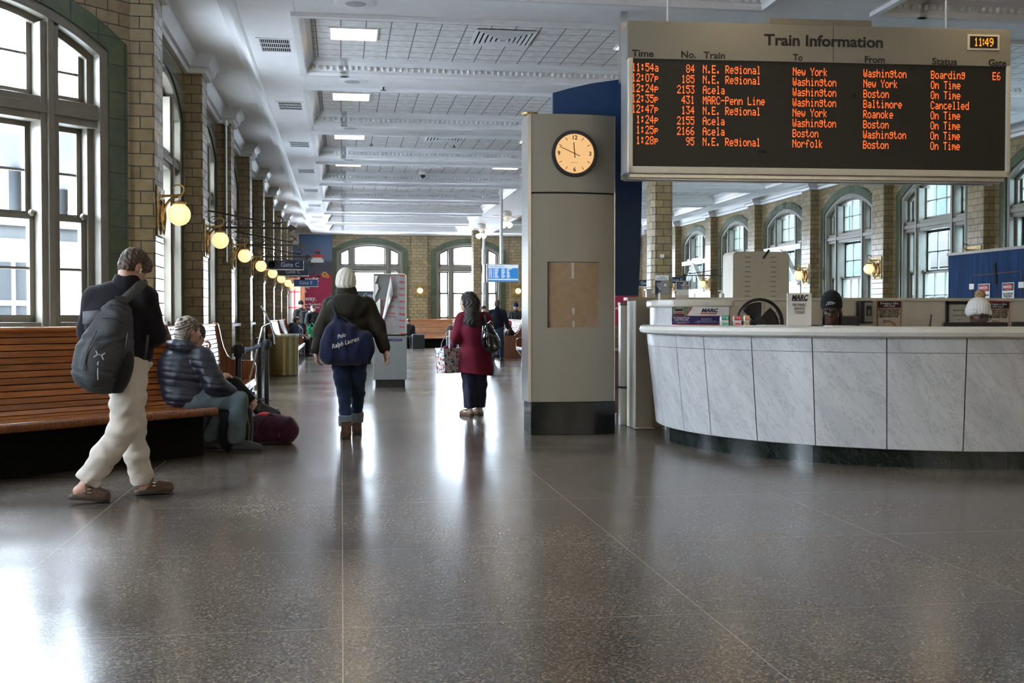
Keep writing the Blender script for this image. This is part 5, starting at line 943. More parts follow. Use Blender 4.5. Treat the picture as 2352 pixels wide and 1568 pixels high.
# ================================================================== people: smooth bodies and clothes from distance fields
class Fld:
    def __init__(s, lo, hi, h):
        s.lo, s.h = np.array(lo, float), h; s.n = np.ceil((np.array(hi)-s.lo)/h).astype(int)+1; s.d = np.full(s.n, .25, np.float32)
        s.ax = [s.lo[i]+h*np.arange(s.n[i], dtype=np.float32) for i in range(3)]
    def _win(s, lo, hi):
        a = np.maximum(((np.array(lo)-s.lo)/s.h).astype(int), 0); b = np.minimum(((np.array(hi)-s.lo)/s.h).astype(int)+2, s.n)
        if (b <= a).any(): return None
        return tuple(slice(p, q) for p, q in zip(a, b))
    def _mix(s, w, v, k, sub):
        o = s.d[w]
        if sub:
            v = -v; t = np.clip(.5-.5*(v-o)/k, 0, 1); s.d[w] = v+(o-v)*t+k*t*(1-t)
        else:
            t = np.clip(.5+.5*(v-o)/k, 0, 1); s.d[w] = v+(o-v)*t-k*t*(1-t)
    def xyz(s, w=None):
        w = w or (slice(None),)*3; return np.meshgrid(*[s.ax[i][w[i]] for i in range(3)], indexing='ij', sparse=True)
    def cone(s, a, b, ra, rb, k=.03, sc=None, sub=False):
        a, b = np.array(a, float), np.array(b, float); q = np.ones(3) if sc is None else np.array(sc, float); R = max(ra, rb)*max(1, q.max())+k+3*s.h
        w = s._win(np.minimum(a, b)-R, np.maximum(a, b)+R)
        if w is None: return s
        X = s.xyz(w); e = (b-a)/q; L2 = max(1e-9, (e*e).sum()); P_ = [(X[i]-a[i])/q[i] for i in range(3)]
        t = np.clip((P_[0]*e[0]+P_[1]*e[1]+P_[2]*e[2])/L2, 0, 1); d = np.sqrt((P_[0]-t*e[0])**2+(P_[1]-t*e[1])**2+(P_[2]-t*e[2])**2)-(ra+t*(rb-ra))
        s._mix(w, d.astype(np.float32)*float(q.min()), k, sub); return s
    def ell(s, c, r, k=.03, R=None, sub=False):
        c, r = np.array(c, float), np.array(r, float); m = r.max()+k+3*s.h; w = s._win(c-m, c+m)
        if w is None: return s
        X = s.xyz(w); P_ = [X[i]-c[i] for i in range(3)]
        if R is not None: P_ = [sum(R[j][i]*P_[j] for j in range(3)) for i in range(3)]
        k0 = np.sqrt(sum((P_[i]/r[i])**2 for i in range(3))); k1 = np.sqrt(sum((P_[i]/r[i]**2)**2 for i in range(3)))
        s._mix(w, (k0*(k0-1)/np.maximum(k1, 1e-6)).astype(np.float32), k, sub); return s
    def rbox(s, c, hf, rr, k=.02, R=None, sub=False):
        c, hf = np.array(c, float), np.array(hf, float); m = np.linalg.norm(hf)+k+3*s.h; w = s._win(c-m, c+m)
        if w is None: return s
        X = s.xyz(w); P_ = [X[i]-c[i] for i in range(3)]
        if R is not None: P_ = [sum(R[j][i]*P_[j] for j in range(3)) for i in range(3)]
        Q = [np.abs(P_[i])-(hf[i]-rr) for i in range(3)]; out = np.sqrt(sum(np.maximum(q, 0)**2 for q in Q))+np.minimum(np.maximum(np.maximum(Q[0], Q[1]), Q[2]), 0)-rr
        s._mix(w, out.astype(np.float32), k, sub); return s
    def chain(s, pts, rs, k=.03, sc=None):
        for i in range(len(pts)-1): s.cone(pts[i], pts[i+1], rs[i], rs[i+1], k, sc)
        return s
    def cutz(s, z, above=True):
        X = s.xyz(); v = (X[2]-z) if above else (z-X[2]); s.d = np.maximum(s.d, v.astype(np.float32)); return s
    def warp(s, fn): X = s.xyz(); s.d += fn(*X).astype(np.float32); return s
    def mesh(s, name, mat, parent, smooth=1):
        d, n = s.d, s.n
        for i in range(3):
            sl = [slice(None)]*3
            for e in (0, -1): sl[i] = e; d[tuple(sl)] = .1
        sg = d < 0; cid = np.full(n, -1, np.int64); edges = []
        for a in range(3):
            s0 = [slice(None)]*3; s1 = [slice(None)]*3; s0[a] = slice(0, -1); s1[a] = slice(1, None); A, B = sg[tuple(s0)], sg[tuple(s1)]; I = np.argwhere(A != B); J = I.copy(); J[:, a] += 1
            va, vb = d[tuple(I.T)], d[tuple(J.T)]; t = va/(va-vb); p = I.astype(np.float64); p[:, a] += t; edges.append((a, I, p, A[tuple(I.T)]))
        keys, pos = [], []
        for a, I, p, _ in edges:
            b, c = (a+1) % 3, (a+2) % 3
            for db in (0, 1):
                for dc in (0, 1):
                    Q = I.copy(); Q[:, b] -= db; Q[:, c] -= dc; keys.append(np.ravel_multi_index(Q.T, n)); pos.append(p)
        keys = np.concatenate(keys); pos = np.concatenate(pos); uk, inv = np.unique(keys, return_inverse=True); cnt = np.bincount(inv)
        V = np.stack([np.bincount(inv, pos[:, i])/cnt for i in range(3)], 1); quads = []
        for a, I, p, ins in edges:
            b, c = (a+1) % 3, (a+2) % 3; ids = []
            for db, dc in ((0,0),(1,0),(1,1),(0,1)):
                Q = I.copy(); Q[:, b] -= db; Q[:, c] -= dc; ids.append(np.searchsorted(uk, np.ravel_multi_index(Q.T, n)))
            q = np.stack(ids, 1); q[~ins] = q[~ins][:, ::-1]; quads.append(q)
        F = np.concatenate(quads)
        for _ in range(smooth):
            acc = np.zeros_like(V); ct = np.zeros(len(V))
            for i in range(4): j = (i+1) % 4; np.add.at(acc, F[:, i], V[F[:, j]]); np.add.at(acc, F[:, j], V[F[:, i]]); np.add.at(ct, F[:, i], 1); np.add.at(ct, F[:, j], 1)
            V = V*.5+.5*acc/np.maximum(ct, 1)[:, None]
        V = s.lo+V*s.h; me = bpy.data.meshes.new(name); me.vertices.add(len(V)); me.vertices.foreach_set('co', V.ravel()); me.loops.add(len(F)*4); me.loops.foreach_set('vertex_index', F.ravel()); me.polygons.add(len(F)); me.polygons.foreach_set('loop_start', np.arange(len(F))*4)
        me.update(calc_edges=True); me.validate(); me.shade_smooth(); return link(name, me, mat, parent)
def rotzx(yaw, pitch=0, roll=0):
    """columns = head/hand axes: x right, y forward, z up; yaw clockwise from +y, pitch down"""
    y, p, r = math.radians(yaw), math.radians(pitch), math.radians(roll)
    m = Matrix.Rotation(-y, 3, 'Z') @ Matrix.Rotation(-p, 3, 'X') @ Matrix.Rotation(r, 3, 'Y'); return np.array(m)
def head(f, c, R, s=1.0, face=True):
    c = np.array(c, float); g = lambda x, y, z: c+R @ np.array((x,y,z))*s; e = lambda p, r, k=.02, sub=False: f.ell(g(*p), np.array(r)*s, k, R, sub)
    e((0,-.012,.028),(.075,.096,.088),.01); e((0,.025,-.035),(.060,.068,.085),.03); e((0,.040,-.080),(.044,.050,.038),.03)
    if face:
        f.cone(g(-.034,.078,.024), g(.034,.078,.024), .013*s, .013*s, .02); e((.036,.058,-.03),(.024,.026,.028)); e((-.036,.058,-.03),(.024,.026,.028))
        e((.031,.094,.006),(.017,.014,.010),.012,True); e((-.031,.094,.006),(.017,.014,.010),.012,True); e((.031,.075,.005),(.013,.013,.012),.004); e((-.031,.075,.005),(.013,.013,.012),.004)
        f.cone(g(0,.088,.012), g(0,.110,-.028), .009*s, .013*s, .014); e((.011,.098,-.033),(.009,.010,.008),.008); e((-.011,.098,-.033),(.009,.010,.008),.008)
        f.cone(g(-.019,.084,-.058), g(.019,.084,-.058), .0075*s, .0075*s, .008); f.cone(g(-.016,.083,-.070), g(.016,.083,-.070), .0085*s, .0085*s, .008); f.cone(g(-.02,.095,-.0635), g(.02,.095,-.0635), .002*s, .002*s, .004, sub=True); e((0,.074,-.100),(.02,.018,.016))
    for q in (-1, 1): e((q*.076,-.012,-.008),(.010,.021,.033),.012); e((q*.086,-.004,-.006),(.006,.011,.019),.008,True)
def hand(f, wrist, d, n, side, curl=25, s=1.0, spread=.0):
    """d along the hand, n the way the palm faces; side +1 puts the thumb on d x n"""
    w = np.array(wrist, float); d = np.array(d, float); d /= np.linalg.norm(d); n = np.array(n, float); n -= d*(n@d); n /= np.linalg.norm(n); t = np.cross(d, n)*side
    K = w+d*.088*s
    for o in (-.03,-.011,.009,.028): f.cone(w+t*o*.7*s+d*.005*s, K+t*o*s, .015*s, .0125*s, .014)
    for o, l in ((.030,.072),(.010,.082),(-.011,.076),(-.031,.060)):
        p = K+t*o*s; a = 8.; v = d+t*spread*o*10; v /= np.linalg.norm(v); rs = (.0098,.0088,.0080,.0068)
        for i, fr in enumerate((.45,.30,.25)):
            a += curl*(1.0,1.25,.8)[i]; dr = v*math.cos(math.radians(a))+n*math.sin(math.radians(a)); q = p+dr*l*fr*s; f.cone(p, q, rs[i]*s, rs[i+1]*s, .004); p = q
    p = w+d*.022*s+t*.026*s; v = d*.62+t*.62+n*.35; v /= np.linalg.norm(v); q = p+v*.042*s; f.cone(p, q, .0145*s, .0105*s, .012); v2 = d*.85+t*.15+n*.45; v2 /= np.linalg.norm(v2); f.cone(q, q+v2*.034*s, .0105*s, .008*s, .006)
def person(name_label, loc, yaw, cat='person'):
    return thing('person', loc, name_label, cat, rz=math.radians(yaw))
def glasses(parent, c, R, s=1.0, mat=None):
    c = np.array(c, float); g = lambda x, y, z: Vector(c+R @ np.array((x,y,z))*s); m = MB()
    for q in (-1, 1):
        m.tube([g(q*.034+.027*math.cos(a*PI/10), .100-.012*abs(math.cos(a*PI/10))*(1 if math.cos(a*PI/10)*q > 0 else 0), .002+.021*math.sin(a*PI/10)) for a in range(20)], .0032, 6, closed=True); m.tube([g(q*.06,.088,.006), g(q*.079,.04,.008), g(q*.08,-.01,.004)], .0026, 6)
    m.tube([g(-.009,.103,.004), g(.009,.103,.004)], .003, 6); build('glasses', m, mat or M['black'], parent, local=True)
def shoe(f, heel, toe, w=.042, hgt=.075, k=.02):
    """shoe along heel-toe; points are the sole"""
    h, t = np.array(heel, float), np.array(toe, float); u = np.array((0,0,1.)); f.cone(h+u*.035+(t-h)*.14, h+u*(hgt)+(t-h)*.16, w*.88, w*.8, k); f.cone(h+u*.034+(t-h)*.14, h+u*.034+(t-h)*.6, w*.85, w*.95, k); f.cone(h+u*.034+(t-h)*.55, h+u*.028+(t-h)*.87, w, w*.78, k); f.cone(h+u*(hgt*.9)+(t-h)*.25, h+u*.045+(t-h)*.75, w*.75, w*.6, k); return f
def sole(parent, heel, toe, mat, w=.046, th=.022, name='sole'):
    h, t = Vector(heel), Vector(toe); d = (t-h).normalized(); s = d.cross(Vector((0,0,1))).normalized(); up = s.cross(d); l = (t-h).length; m = MB(); prof = [(0,.55),(.04,.8),(.15,.95),(.4,.82),(.65,1.0),(.85,.9),(.96,.55),(1,.2)]
    pts = [h+d*l*a+s*w*b for a, b in prof]+[h+d*l*a-s*w*b for a, b in prof[::-1]]; n = len(pts); m.add(pts+[p+up*th for p in pts], [tuple(range(n))[::-1], tuple(range(n,2*n))]+[(i,(i+1)%n,n+(i+1)%n,n+i) for i in range(n)]); return build(name, m, mat, parent, local=True, bevel=.004)
def folds(amp, fx, fz, ph=0): return lambda x, y, z: amp*(np.sin(fz*z+2.2*np.sin(fx*x+ph)+1.7*np.sin(fx*.8*y+ph*2))*np.sin(fx*1.3*x-.5*fz*z+ph)+.5*np.sin(fz*1.9*z-fx*y*1.5+ph))
def quilt(amp, per, slope=0): return lambda x, y, z: -amp*(np.sqrt(np.abs(np.sin(PI*(z+slope*x)/per)))-.6)
F_ = {}
def fab(name, col, **k):
    if name not in F_: F_[name] = fabric(name, col, **dict(dict(sheen=.08), **k))
    return F_[name]
SKIN, SKD = M['skin'], M['skindark']
# ------------------------------------------------------------------ walking young man with the grey backpack
def student():
    t = person('young man in a black jacket and cream sweatpants walking with head bowed', (-1.5,8.04,0), 10.7); r = np.array
    H = r((.092,.0,1.588)); R = rotzx(58, 34); f = Fld((-.42,-.3,0),(.42,.45,1.75),.006); head(f, H, R); f.cone(H+R@r((0,-.03,-.06)), (.045,-.005,1.44), .056, .066, .02)
    f.ell((.0,0,1.25),(.17,.11,.24)); f.ell((.03,0,.98),(.13,.095,.12)); f.cone((-.15,.04,1.38),(.15,-.04,1.38),.07,.07)
    f.chain([(.165,-.05,1.38),(.215,-.02,1.13),(.17,.20,1.17)],[.05,.042,.03]); f.chain([(-.165,.05,1.38),(-.2,.12,1.14),(.02,.27,1.19)],[.05,.042,.03]); hand(f, (.17,.205,1.17), (-.2,.8,.3), (-.7,0,.6), 1, 35); hand(f, (.02,.275,1.19), (.6,.6,.3), (.2,.2,.9), -1, 30)
    f.chain([(.06,-.06,.90),(.02,-.08,.49),(-.225,-.10,.13)],[.06,.055,.038]); f.chain([(-.01,.08,.93),(.07,.10,.49),(.145,.14,.11)],[.085,.055,.038]); f.chain([(-.225,-.1,.13),(-.275,-.10,.085),(-.12,-.12,.055)],[.036,.03,.03],.02); f.chain([(.145,.14,.11),(.15,.14,.06),(.27,.14,.05)],[.036,.03,.03],.02); f.mesh('body', SKIN, t)
    # hair
    f = Fld((-.1,-.2,1.40),(.30,.2,1.76),.005); g = lambda x, y, z: H+R@r((x,y,z)); f.ell(g(0,-.018,.042),(.084,.104,.094),.01,R); f.ell(g(0,-.05,-.01),(.074,.066,.075),.02,R); f.ell(g(0,.055,.075),(.066,.05,.035),.02,R); f.ell(g(0,.085,.045),(.06,.022,.03),.015,R); f.ell(g(.07,.04,.03),(.014,.03,.045),.012,R); f.ell(g(-.07,.04,.03),(.014,.03,.045),.012,R)
    f.ell(g(0,.115,-.05),(.07,.045,.085),.01,R,True); f.ell(g(.092,-.008,-.02),(.03,.03,.042),.008,R,True); f.ell(g(-.092,-.008,-.02),(.03,.03,.042),.008,R,True); f.warp(lambda x, y, z: .0035*np.sin(170*x+60*z)*np.sin(90*z+40*y)+.002*np.sin(260*(x+y)-90*z)); f.mesh('hair', plain('brown_hair', (.060,.032,.018), .6, var=.5, scale=60, bmp=.4), t)
    m = MB(); p = g(.087,.006,-.012); m.sph(p, .007, 10, 8); m.cyl(p, p+R@r((0,.006,-.028)), .0035); build('earbud', m, M['paper'], t, local=True)
    # jacket
    f = Fld((-.36,-.28,.80),(.40,.42,1.60),.006); f.ell((-.005,.0,1.24),(.225,.145,.26),.05); f.ell((.035,.0,1.02),(.185,.145,.17),.06); f.cone((-.155,.045,1.385),(.155,-.045,1.385),.075,.075,.05); f.cone((.04,.0,1.42),(.05,.0,1.47),.098,.088,.04)
    f.chain([(.165,-.05,1.37),(.222,-.035,1.13),(.185,.15,1.165)],[.082,.078,.052],.04); f.chain([(-.165,.05,1.37),(-.205,.11,1.14),(-.02,.24,1.185)],[.082,.075,.052],.04);
    f.warp(folds(.0045, 13, 22)); X = f.xyz(); f.d = np.maximum(f.d, (.915-X[2]-.08*X[0]).astype(np.float32)); f.ell((.055,.01,1.50),(.066,.066,.07),.012,None,True); f.mesh('jacket', fab('black_fleece', (.007,.006,.009), sheen=.06, bmp=.5, scale=160), t)
    f = Fld((-.12,-.16,1.38),(.22,.16,1.56),.005); f.cone((.035,-.005,1.445),(.05,.005,1.50),.106,.094,.01); f.cone((.035,0,1.40),(.055,.004,1.56),.088,.078,.008,None,True); f.mesh('collar', fab('black_fleece', (.011,.010,.014)), t)
    # trousers
    f = Fld((-.40,-.26,.04),(.32,.30,1.05),.006); f.ell((.035,0,.93),(.165,.125,.10),.05); f.chain([(.06,-.055,.90),(.045,-.08,.70),(.015,-.085,.49),(-.10,-.095,.32),(-.205,-.105,.165)],[.125,.112,.092,.088,.084],.03); f.chain([(.0,.06,.90),(.04,.08,.70),(.075,.10,.49),(.10,.12,.30),(.135,.14,.12)],[.12,.108,.09,.083,.076],.03)
    f.warp(folds(.007, 12, 22, .7)); f.warp(folds(.004, 24, 45, 2.1)); X = f.xyz(); v = (X[0]+.205)*-.56+(X[2]-.165)*-.83-.03; f.d = np.where((X[0] < -.02) & (X[2] < .4), np.maximum(f.d, v), np.where(X[2] < .4, np.maximum(f.d, .075-X[2]+.15*(X[0]-.13)), f.d)).astype(np.float32); f.cutz(1.0)
    f.mesh('trousers', fab('cream_sweatpants', (.50,.445,.375), var=.06, bmp=.4, scale=180), t)
    f = Fld((-.2,-.22,.86),(.26,.22,.99),.006); f.ell((.035,0,.925),(.178,.14,.05),.01); f.mesh('waistband', fab('cream_sweatpants', (.50,.445,.375)), t)
    clog = plain('brown_suede', (.085,.050,.030), .85, var=.2, scale=60, bmp=.2); so = plain('clog_sole', (.03,.022,.016), .7)
    for (h, to) in (((-.335,-.10,.035),(-.075,-.125,.006)), ((.085,.14,.006),(.345,.14,.012))):
        h, to = r(h), r(to); f = Fld(np.minimum(h,to)-.1, np.maximum(h,to)+.16, .005); u = r((0,0,1.)); f.cone(h+(to-h)*.42+u*.062, h+(to-h)*.86+u*.040, .047, .041, .02); f.cone(h+(to-h)*.5+u*.03, h+(to-h)*.84+u*.03, .046, .043, .02); f.cone(h+(to-h)*.1+u*.022, h+(to-h)*.5+u*.022, .026, .036, .02); f.cone(h+(to-h)*-.1+u*.075, h+(to-h)*.40+u*.095, .055, .052, .01, None, True)
        X = f.xyz(); dz = (to-h)[2]/(to-h)[0]; f.d = np.maximum(f.d, ((h[2]+dz*(X[0]-h[0]))+.015-X[2]).astype(np.float32)); o = f.mesh('clog', clog, t); sole(o, h, to, so, .047, .022)
        m = MB(); c = Vector(h+(to-h)*.50+u*.052)+Vector((0,-.052,.02)); m.bar(c-Vector((.012,0,.02)), c+Vector((-.012,.02,.045)), .022, .006); build('strap', m, clog, o, local=True); m = MB()
        for q in ((-.012,-.012,.012,-.012),(-.012,.012,.012,.012),(-.012,-.012,-.012,.012),(.012,-.012,.012,.012)): m.bar(c+Vector((q[0],-.004,q[1])), c+Vector((q[2],-.004,q[3])), .004, .004)
        build('buckle', m, M['silver'], o, local=True)
    # backpack worn on the back
    b = thing('backpack', t.location+Vector((0,0,.9)), 'grey backpack with a white emblem on the back of the walking young man', 'backpack', rz=math.radians(10.7)); b.location = Vector(t.location)+Vector((0,0,0)); R2 = np.array(Matrix.Rotation(math.radians(16), 3, 'Y') @ Matrix.Rotation(math.radians(-8), 3, 'X'))
    c = r((-.085,-.235,1.05)); g = lambda x, y, z: c+R2@r((x,y,z)); gm = plain('grey_canvas_bag', (.038,.039,.041), .8, var=.25, scale=120, bmp=.3)
    f = Fld((-.36,-.46,.70),(.18,-.02,1.44),.006); f.ell(g(0,.03,-.06),(.185,.105,.25),.03,R2); f.ell(g(0,.03,.14),(.125,.085,.20),.06,R2); f.rbox(g(0,.04,-.14),(.165,.09,.14),.08,.05,R2); f.ell(g(-.015,-.055,-.10),(.125,.075,.19),.02,R2); f.ell(g(0,-.03,.12),(.075,.06,.13),.03,R2)
    f.warp(lambda x, y, z: .004*np.sin(40*x+9*np.sin(14*z))*np.sin(16*z)); f.mesh('main_bag', gm, b); f = Fld((-.30,-.46,.74),(.2,-.02,1.3),.006); f.ell(g(.13,.02,-.13),(.07,.09,.17),.02,R2); f.ell(g(0,.03,-.07),(.17,.09,.22),.01,R2,True); f.mesh('side_pocket', fab('black_mesh_pocket', (.012,.012,.013)), b)
    m = MB(); m.tube([g(-.09,-.10,.08), g(-.11,-.115,-.05), g(-.10,-.11,-.2)], .004, 6); m.tube([g(.10,-.07,.12), g(.115,-.085,-.02), g(.10,-.09,-.2)], .004, 6); m.tube([g(-.08,-.075,.17), g(0,-.10,.19), g(.08,-.07,.17)], .004, 6); m.tube([g(-.055,-.06,.27), g(0,-.07,.285), g(.055,-.06,.27)], .005, 6); build('zip', m, M['black'], b, local=True)
    def ribbon(nm, pts, wd, mt, th=.006, side=None):
        P_ = [Vector(p) for p in pts]; m = MB(); vs = []
        for i, p in enumerate(P_):
            d = (P_[min(i+1, len(P_)-1)]-P_[max(i-1, 0)]).normalized(); sd = Vector(side) if side else d.cross(Vector((0,1,0)))
            sd.normalize(); vs += [p-sd*wd/2, p+sd*wd/2]
        m.add(vs, [(2*i,2*i+1,2*i+3,2*i+2) for i in range(len(P_)-1)]); o = build(nm, m, mt, b, local=True); q = o.modifiers.new('thick', 'SOLIDIFY'); q.thickness = th; q.offset = 0; return o
    ribbon('shoulder_strap', [(-.03,-.185,1.315),(.03,-.185,1.37),(.09,-.16,1.425),(.135,-.115,1.468),(.15,-.05,1.478),(.155,.02,1.455),(.15,.12,1.38),(.14,.17,1.25),(.14,.16,1.1)], .068, plain('grey_strap', (.060,.060,.058), .8, var=.2), .014)
    ribbon('hanging_strap', [(-.235,-.165,1.245),(-.18,-.185,1.25),(-.10,-.20,1.258)], .085, plain('grey_strap_pale', (.12,.12,.13), .8), .012, (0,0,1)); ribbon('lower_strap', [(.15,-.14,.96),(.165,-.165,1.02),(.175,-.165,1.13)], .02, gm, .004)
    m = MB(); m.bar(g(-.04,-.02,.33), g(.03,-.02,.345), .02, .03); m.box(-.245,-.17,1.21,-.225,-.15,1.28); build('buckle', m, M['blackrub'], b, local=True)
    T = Matrix.Translation(Vector(t.location)) @ Matrix.Rotation(math.radians(10.7), 4, 'Z') @ Matrix.Translation(Vector(g(-.03,-.131,-.02))) @ Matrix.Rotation(math.radians(16), 4, 'Y') @ Matrix.Rotation(math.radians(-8), 4, 'X') @ Matrix(((1,0,0,0),(0,-1,0,0),(0,0,1,0),(0,0,0,1))); wl = plain('pale_bag_print', (.42,.42,.42), .6); bl = plain('blue_bag_print', (.02,.10,.28), .6)
    LT = Matrix.Rotation(math.radians(-10.7), 4, 'Z') @ Matrix.Translation(-Vector(t.location)) @ T
    m = MB(LT)
    for s_ in (-1, 1): m.tube([(.030*s_,.012,-.035),(.016*s_,.012,-.052),(.016*s_,.012,-.062),(.030*s_,.012,-.080)], .0045, 6); 
    m.tube([(-.018,.013,-.0565),(.018,.013,-.0565)], .004, 6); m.tube([(.004,.012,-.10),(.006,.012,-.125)], .004, 6); m.tube([(.012,.010,-.14),(.022,.008,-.18),(.034,.004,-.215)], .003, 6); build('white_emblem', m, wl, b, local=True)
    m = MB(LT); m.tube([(-.02+.008*q,.014,.045+.012*(q%2)) for q in range(9)], .0022, 5); build('blue_stitching', m, bl, b, local=True); text(b, 'bag_mark', 'SC', .036, T, (-.02,.003,.014), M['ink'], bold=.001, shear=.3)
student()
# ------------------------------------------------------------------ woman in the white knit hat
def knit():
    t = person('woman in a cream knit hat, dark green parka and rolled jeans walking away', (.07,11.9,0), 0); r = np.array; H = r((-.025,.0,1.60)); R = rotzx(-8, 4); parka = fab('olive_parka', (.017,.014,.008), sheen=.02, bmp=.25, rough=.75, scale=120)
    f = Fld((-.5,-.4,0),(.55,.45,1.8),.006); head(f, H, R); f.cone(H+R@r((0,-.02,-.06)), (-.01,0,1.42), .052, .06, .02); f.ell((0,0,1.22),(.16,.11,.24)); f.ell((0,0,.9),(.16,.12,.12)); f.cone((-.16,0,1.37),(.16,0,1.37),.06,.06)
    f.chain([(-.18,0,1.38),(-.29,-.01,1.11),(-.335,-.04,.88)],[.05,.04,.028]); f.chain([(.19,0,1.38),(.30,-.04,1.14),(.375,-.12,.90)],[.05,.04,.028]); hand(f, (-.335,-.04,.875), (.16,-.05,-1), (.9,-.3,0), 1, 22, .98); hand(f, (.377,-.122,.895), (.22,-.18,-1), (-.75,-.5,0), -1, 20, .98, .03)
    f.chain([(-.08,0,.86),(-.045,.03,.46),(-.03,-.18,.1)],[.085,.055,.04]); f.chain([(.08,0,.86),(.095,.14,.46),(.085,.2,.1)],[.085,.055,.04]); f.mesh('body', SKIN, t)
    f = Fld((-.2,-.2,1.45),(.16,.2,1.80),.005); f.ell(H+r((0,-.005,.05)),(.104,.12,.118),.01); f.ell(H+r((0,-.01,.0)),(.106,.122,.08),.02); f.cutz(1.53, False); X = f.xyz(); f.d = np.maximum(f.d, (1.535+.25*X[1]-X[2]).astype(np.float32))
    f.warp(lambda x, y, z: .0035*np.sin(16*np.arctan2(x+.025, y)+26*np.abs(z-1.6))*np.clip((1.74-z)*9, 0, 1)+.0015*np.sin(420*z)); f.mesh('knit_hat', fab('cream_knit', (.62,.58,.50), var=.12, bmp=.6, scale=140), t)
    f = Fld((-.2,-.22,1.36),(.16,.2,1.6),.006); f.cone((-.02,.0,1.42),(-.02,.0,1.49),.112,.105,.01); f.cone((-.02,.02,1.44),(-.02,.03,1.6),.09,.088,.01,None,True); f.mesh('scarf', fab('grey_scarf', (.35,.32,.29)), t)
    f = Fld((-.46,-.32,.70),(.50,.3,1.60),.006); f.ell((0,.0,1.22),(.225,.15,.25),.05); f.cone((0,0,1.16),(.0,0,.83),.205,.235,.06,(1,.66,1)); f.cone((-.165,0,1.37),(.17,0,1.37),.085,.085,.05); f.cone((-.01,.0,1.40),(-.02,.0,1.50),.13,.115,.03); f.chain([(-.185,0,1.37),(-.28,-.01,1.12),(-.322,-.035,.92)],[.088,.080,.062],.04); f.chain([(.19,0,1.37),(.295,-.04,1.15),(.365,-.11,.93)],[.09,.082,.062],.04)
    f.warp(folds(.004, 12, 20, 1.1)); f.warp(lambda x, y, z: -.005*(np.sqrt(np.abs(np.sin(PI*(z-.03)/.125)))-.5)*np.clip(1.32-z, 0, .1)*10); X = f.xyz(); f.d = np.maximum(f.d, np.where(np.abs(X[0]) < .25, .765-.04*np.abs(X[0])-X[2], -1).astype(np.float32)); f.ell((-.02,.03,1.54),(.085,.085,.09),.01,None,True); f.mesh('parka', parka, t)
    f = Fld((-.34,-.34,1.16),(.30,.16,1.56),.006); f.ell((-.01,-.115,1.375),(.215,.10,.125),.03,rotzx(0,-14)); f.ell((-.01,-.12,1.30),(.17,.09,.10),.05); f.ell((-.015,.03,1.47),(.15,.115,.09),.02,None,True); f.ell((-.01,-.06,1.47),(.12,.075,.06),.03,None,True); f.warp(folds(.006, 15, 17, 2)); f.mesh('hood', parka, t)
    jean = fab('dark_blue_denim', (.010,.022,.055), sheen=.1, var=.4, nsc=14); f = Fld((-.26,-.34,.1),(.26,.36,.95),.006); f.ell((0,0,.88),(.18,.13,.1),.04); f.chain([(-.085,0,.84),(-.065,.015,.62),(-.045,.02,.46),(-.035,-.15,.20)],[.108,.09,.072,.060],.03); f.chain([(.085,0,.84),(.09,.08,.62),(.095,.135,.46),(.086,.19,.20)],[.108,.09,.072,.060],.03); f.warp(folds(.004, 18, 40, .3)); f.cutz(.19, False); f.mesh('jeans', jean, t)
    for x, y in ((-.037,-.168),(.086,.192)):
        f = Fld((x-.12,y-.12,.05),(x+.12,y+.12,.30),.005); f.cone((x,y,.23),(x-.0,y-.02*(1 if y < 0 else 0),.13),.072,.069,.01); f.cutz(.238); f.cutz(.128, False); f.warp(folds(.002, 25, 30)); f.mesh('jean_cuff', fab('pale_denim_cuff', (.16,.20,.24)), t)
    boot = plain('brown_leather_boot', (.085,.040,.020), .5, var=.25, scale=25, bmp=.15)
    for x, y, rz in ((-.03,-.2,-6),(.085,.2,4)):
        d = r((math.sin(math.radians(rz)), math.cos(math.radians(rz)), 0)); h = r((x,y,.0))-d*.08; to = h+d*.27; f = Fld(np.minimum(h,to)-.1, np.maximum(h,to)+r((.1,.1,.26)), .005); shoe(f, h+r((0,0,.012)), to+r((0,0,.012)), .048, .10); f.cone(h+d*.055+r((0,0,.06)), h+d*.06+r((0,0,.19)), .05, .056, .02); f.cutz(.012, False); f.cutz(.185); o = f.mesh('boot', boot, t); sole(o, h, to, M['blackrub'], .05, .028); 
        m = MB(); m.box(x-.04, h[1]-.005, 0, x+.04, h[1]+.075, .03); build('heel', m, M['blackrub'], o, local=True, bevel=.006)
    b = thing('tote_bag', t.location, 'navy canvas tote bag with cream script behind the woman in the knit hat', 'bag'); nv = fab('navy_canvas', (.007,.009,.034), sheen=.15, var=.2, bmp=.3)
    f = Fld((-.36,-.40,.70),(.32,-.05,1.38),.006); f.rbox((-.02,-.215,.90),(.255,.085,.125),.075,.03); f.ell((-.03,-.215,.86),(.27,.095,.11),.05); f.rbox((-.075,-.21,1.05),(.15,.062,.12),.055,.12); f.rbox((.10,-.21,1.00),(.14,.06,.10),.05,.12); f.cone((-.085,-.2,1.12),(-.115,-.18,1.30),.085,.042,.10,(1,.6,1)); f.warp(folds(.009, 13, 9, 1.5)); f.warp(folds(.004, 24, 16, .4)); f.mesh('bag_body', nv, b)
    m = MB(); pts = [(-.10,-.20,1.24),(-.13,-.185,1.33),(-.155,-.13,1.435),(-.165,-.04,1.472),(-.165,.05,1.45),(-.17,.12,1.3),(-.2,.1,1.1)]; m.tube(pts, [.045,.036,.034,.034,.03,.03,.03], 10, flat=.35); m.tube([(.10,-.20,1.08),(.02,-.20,1.2),(-.08,-.20,1.26)], .028, 8, flat=.35); build('shoulder_strap', m, nv, b, local=True)
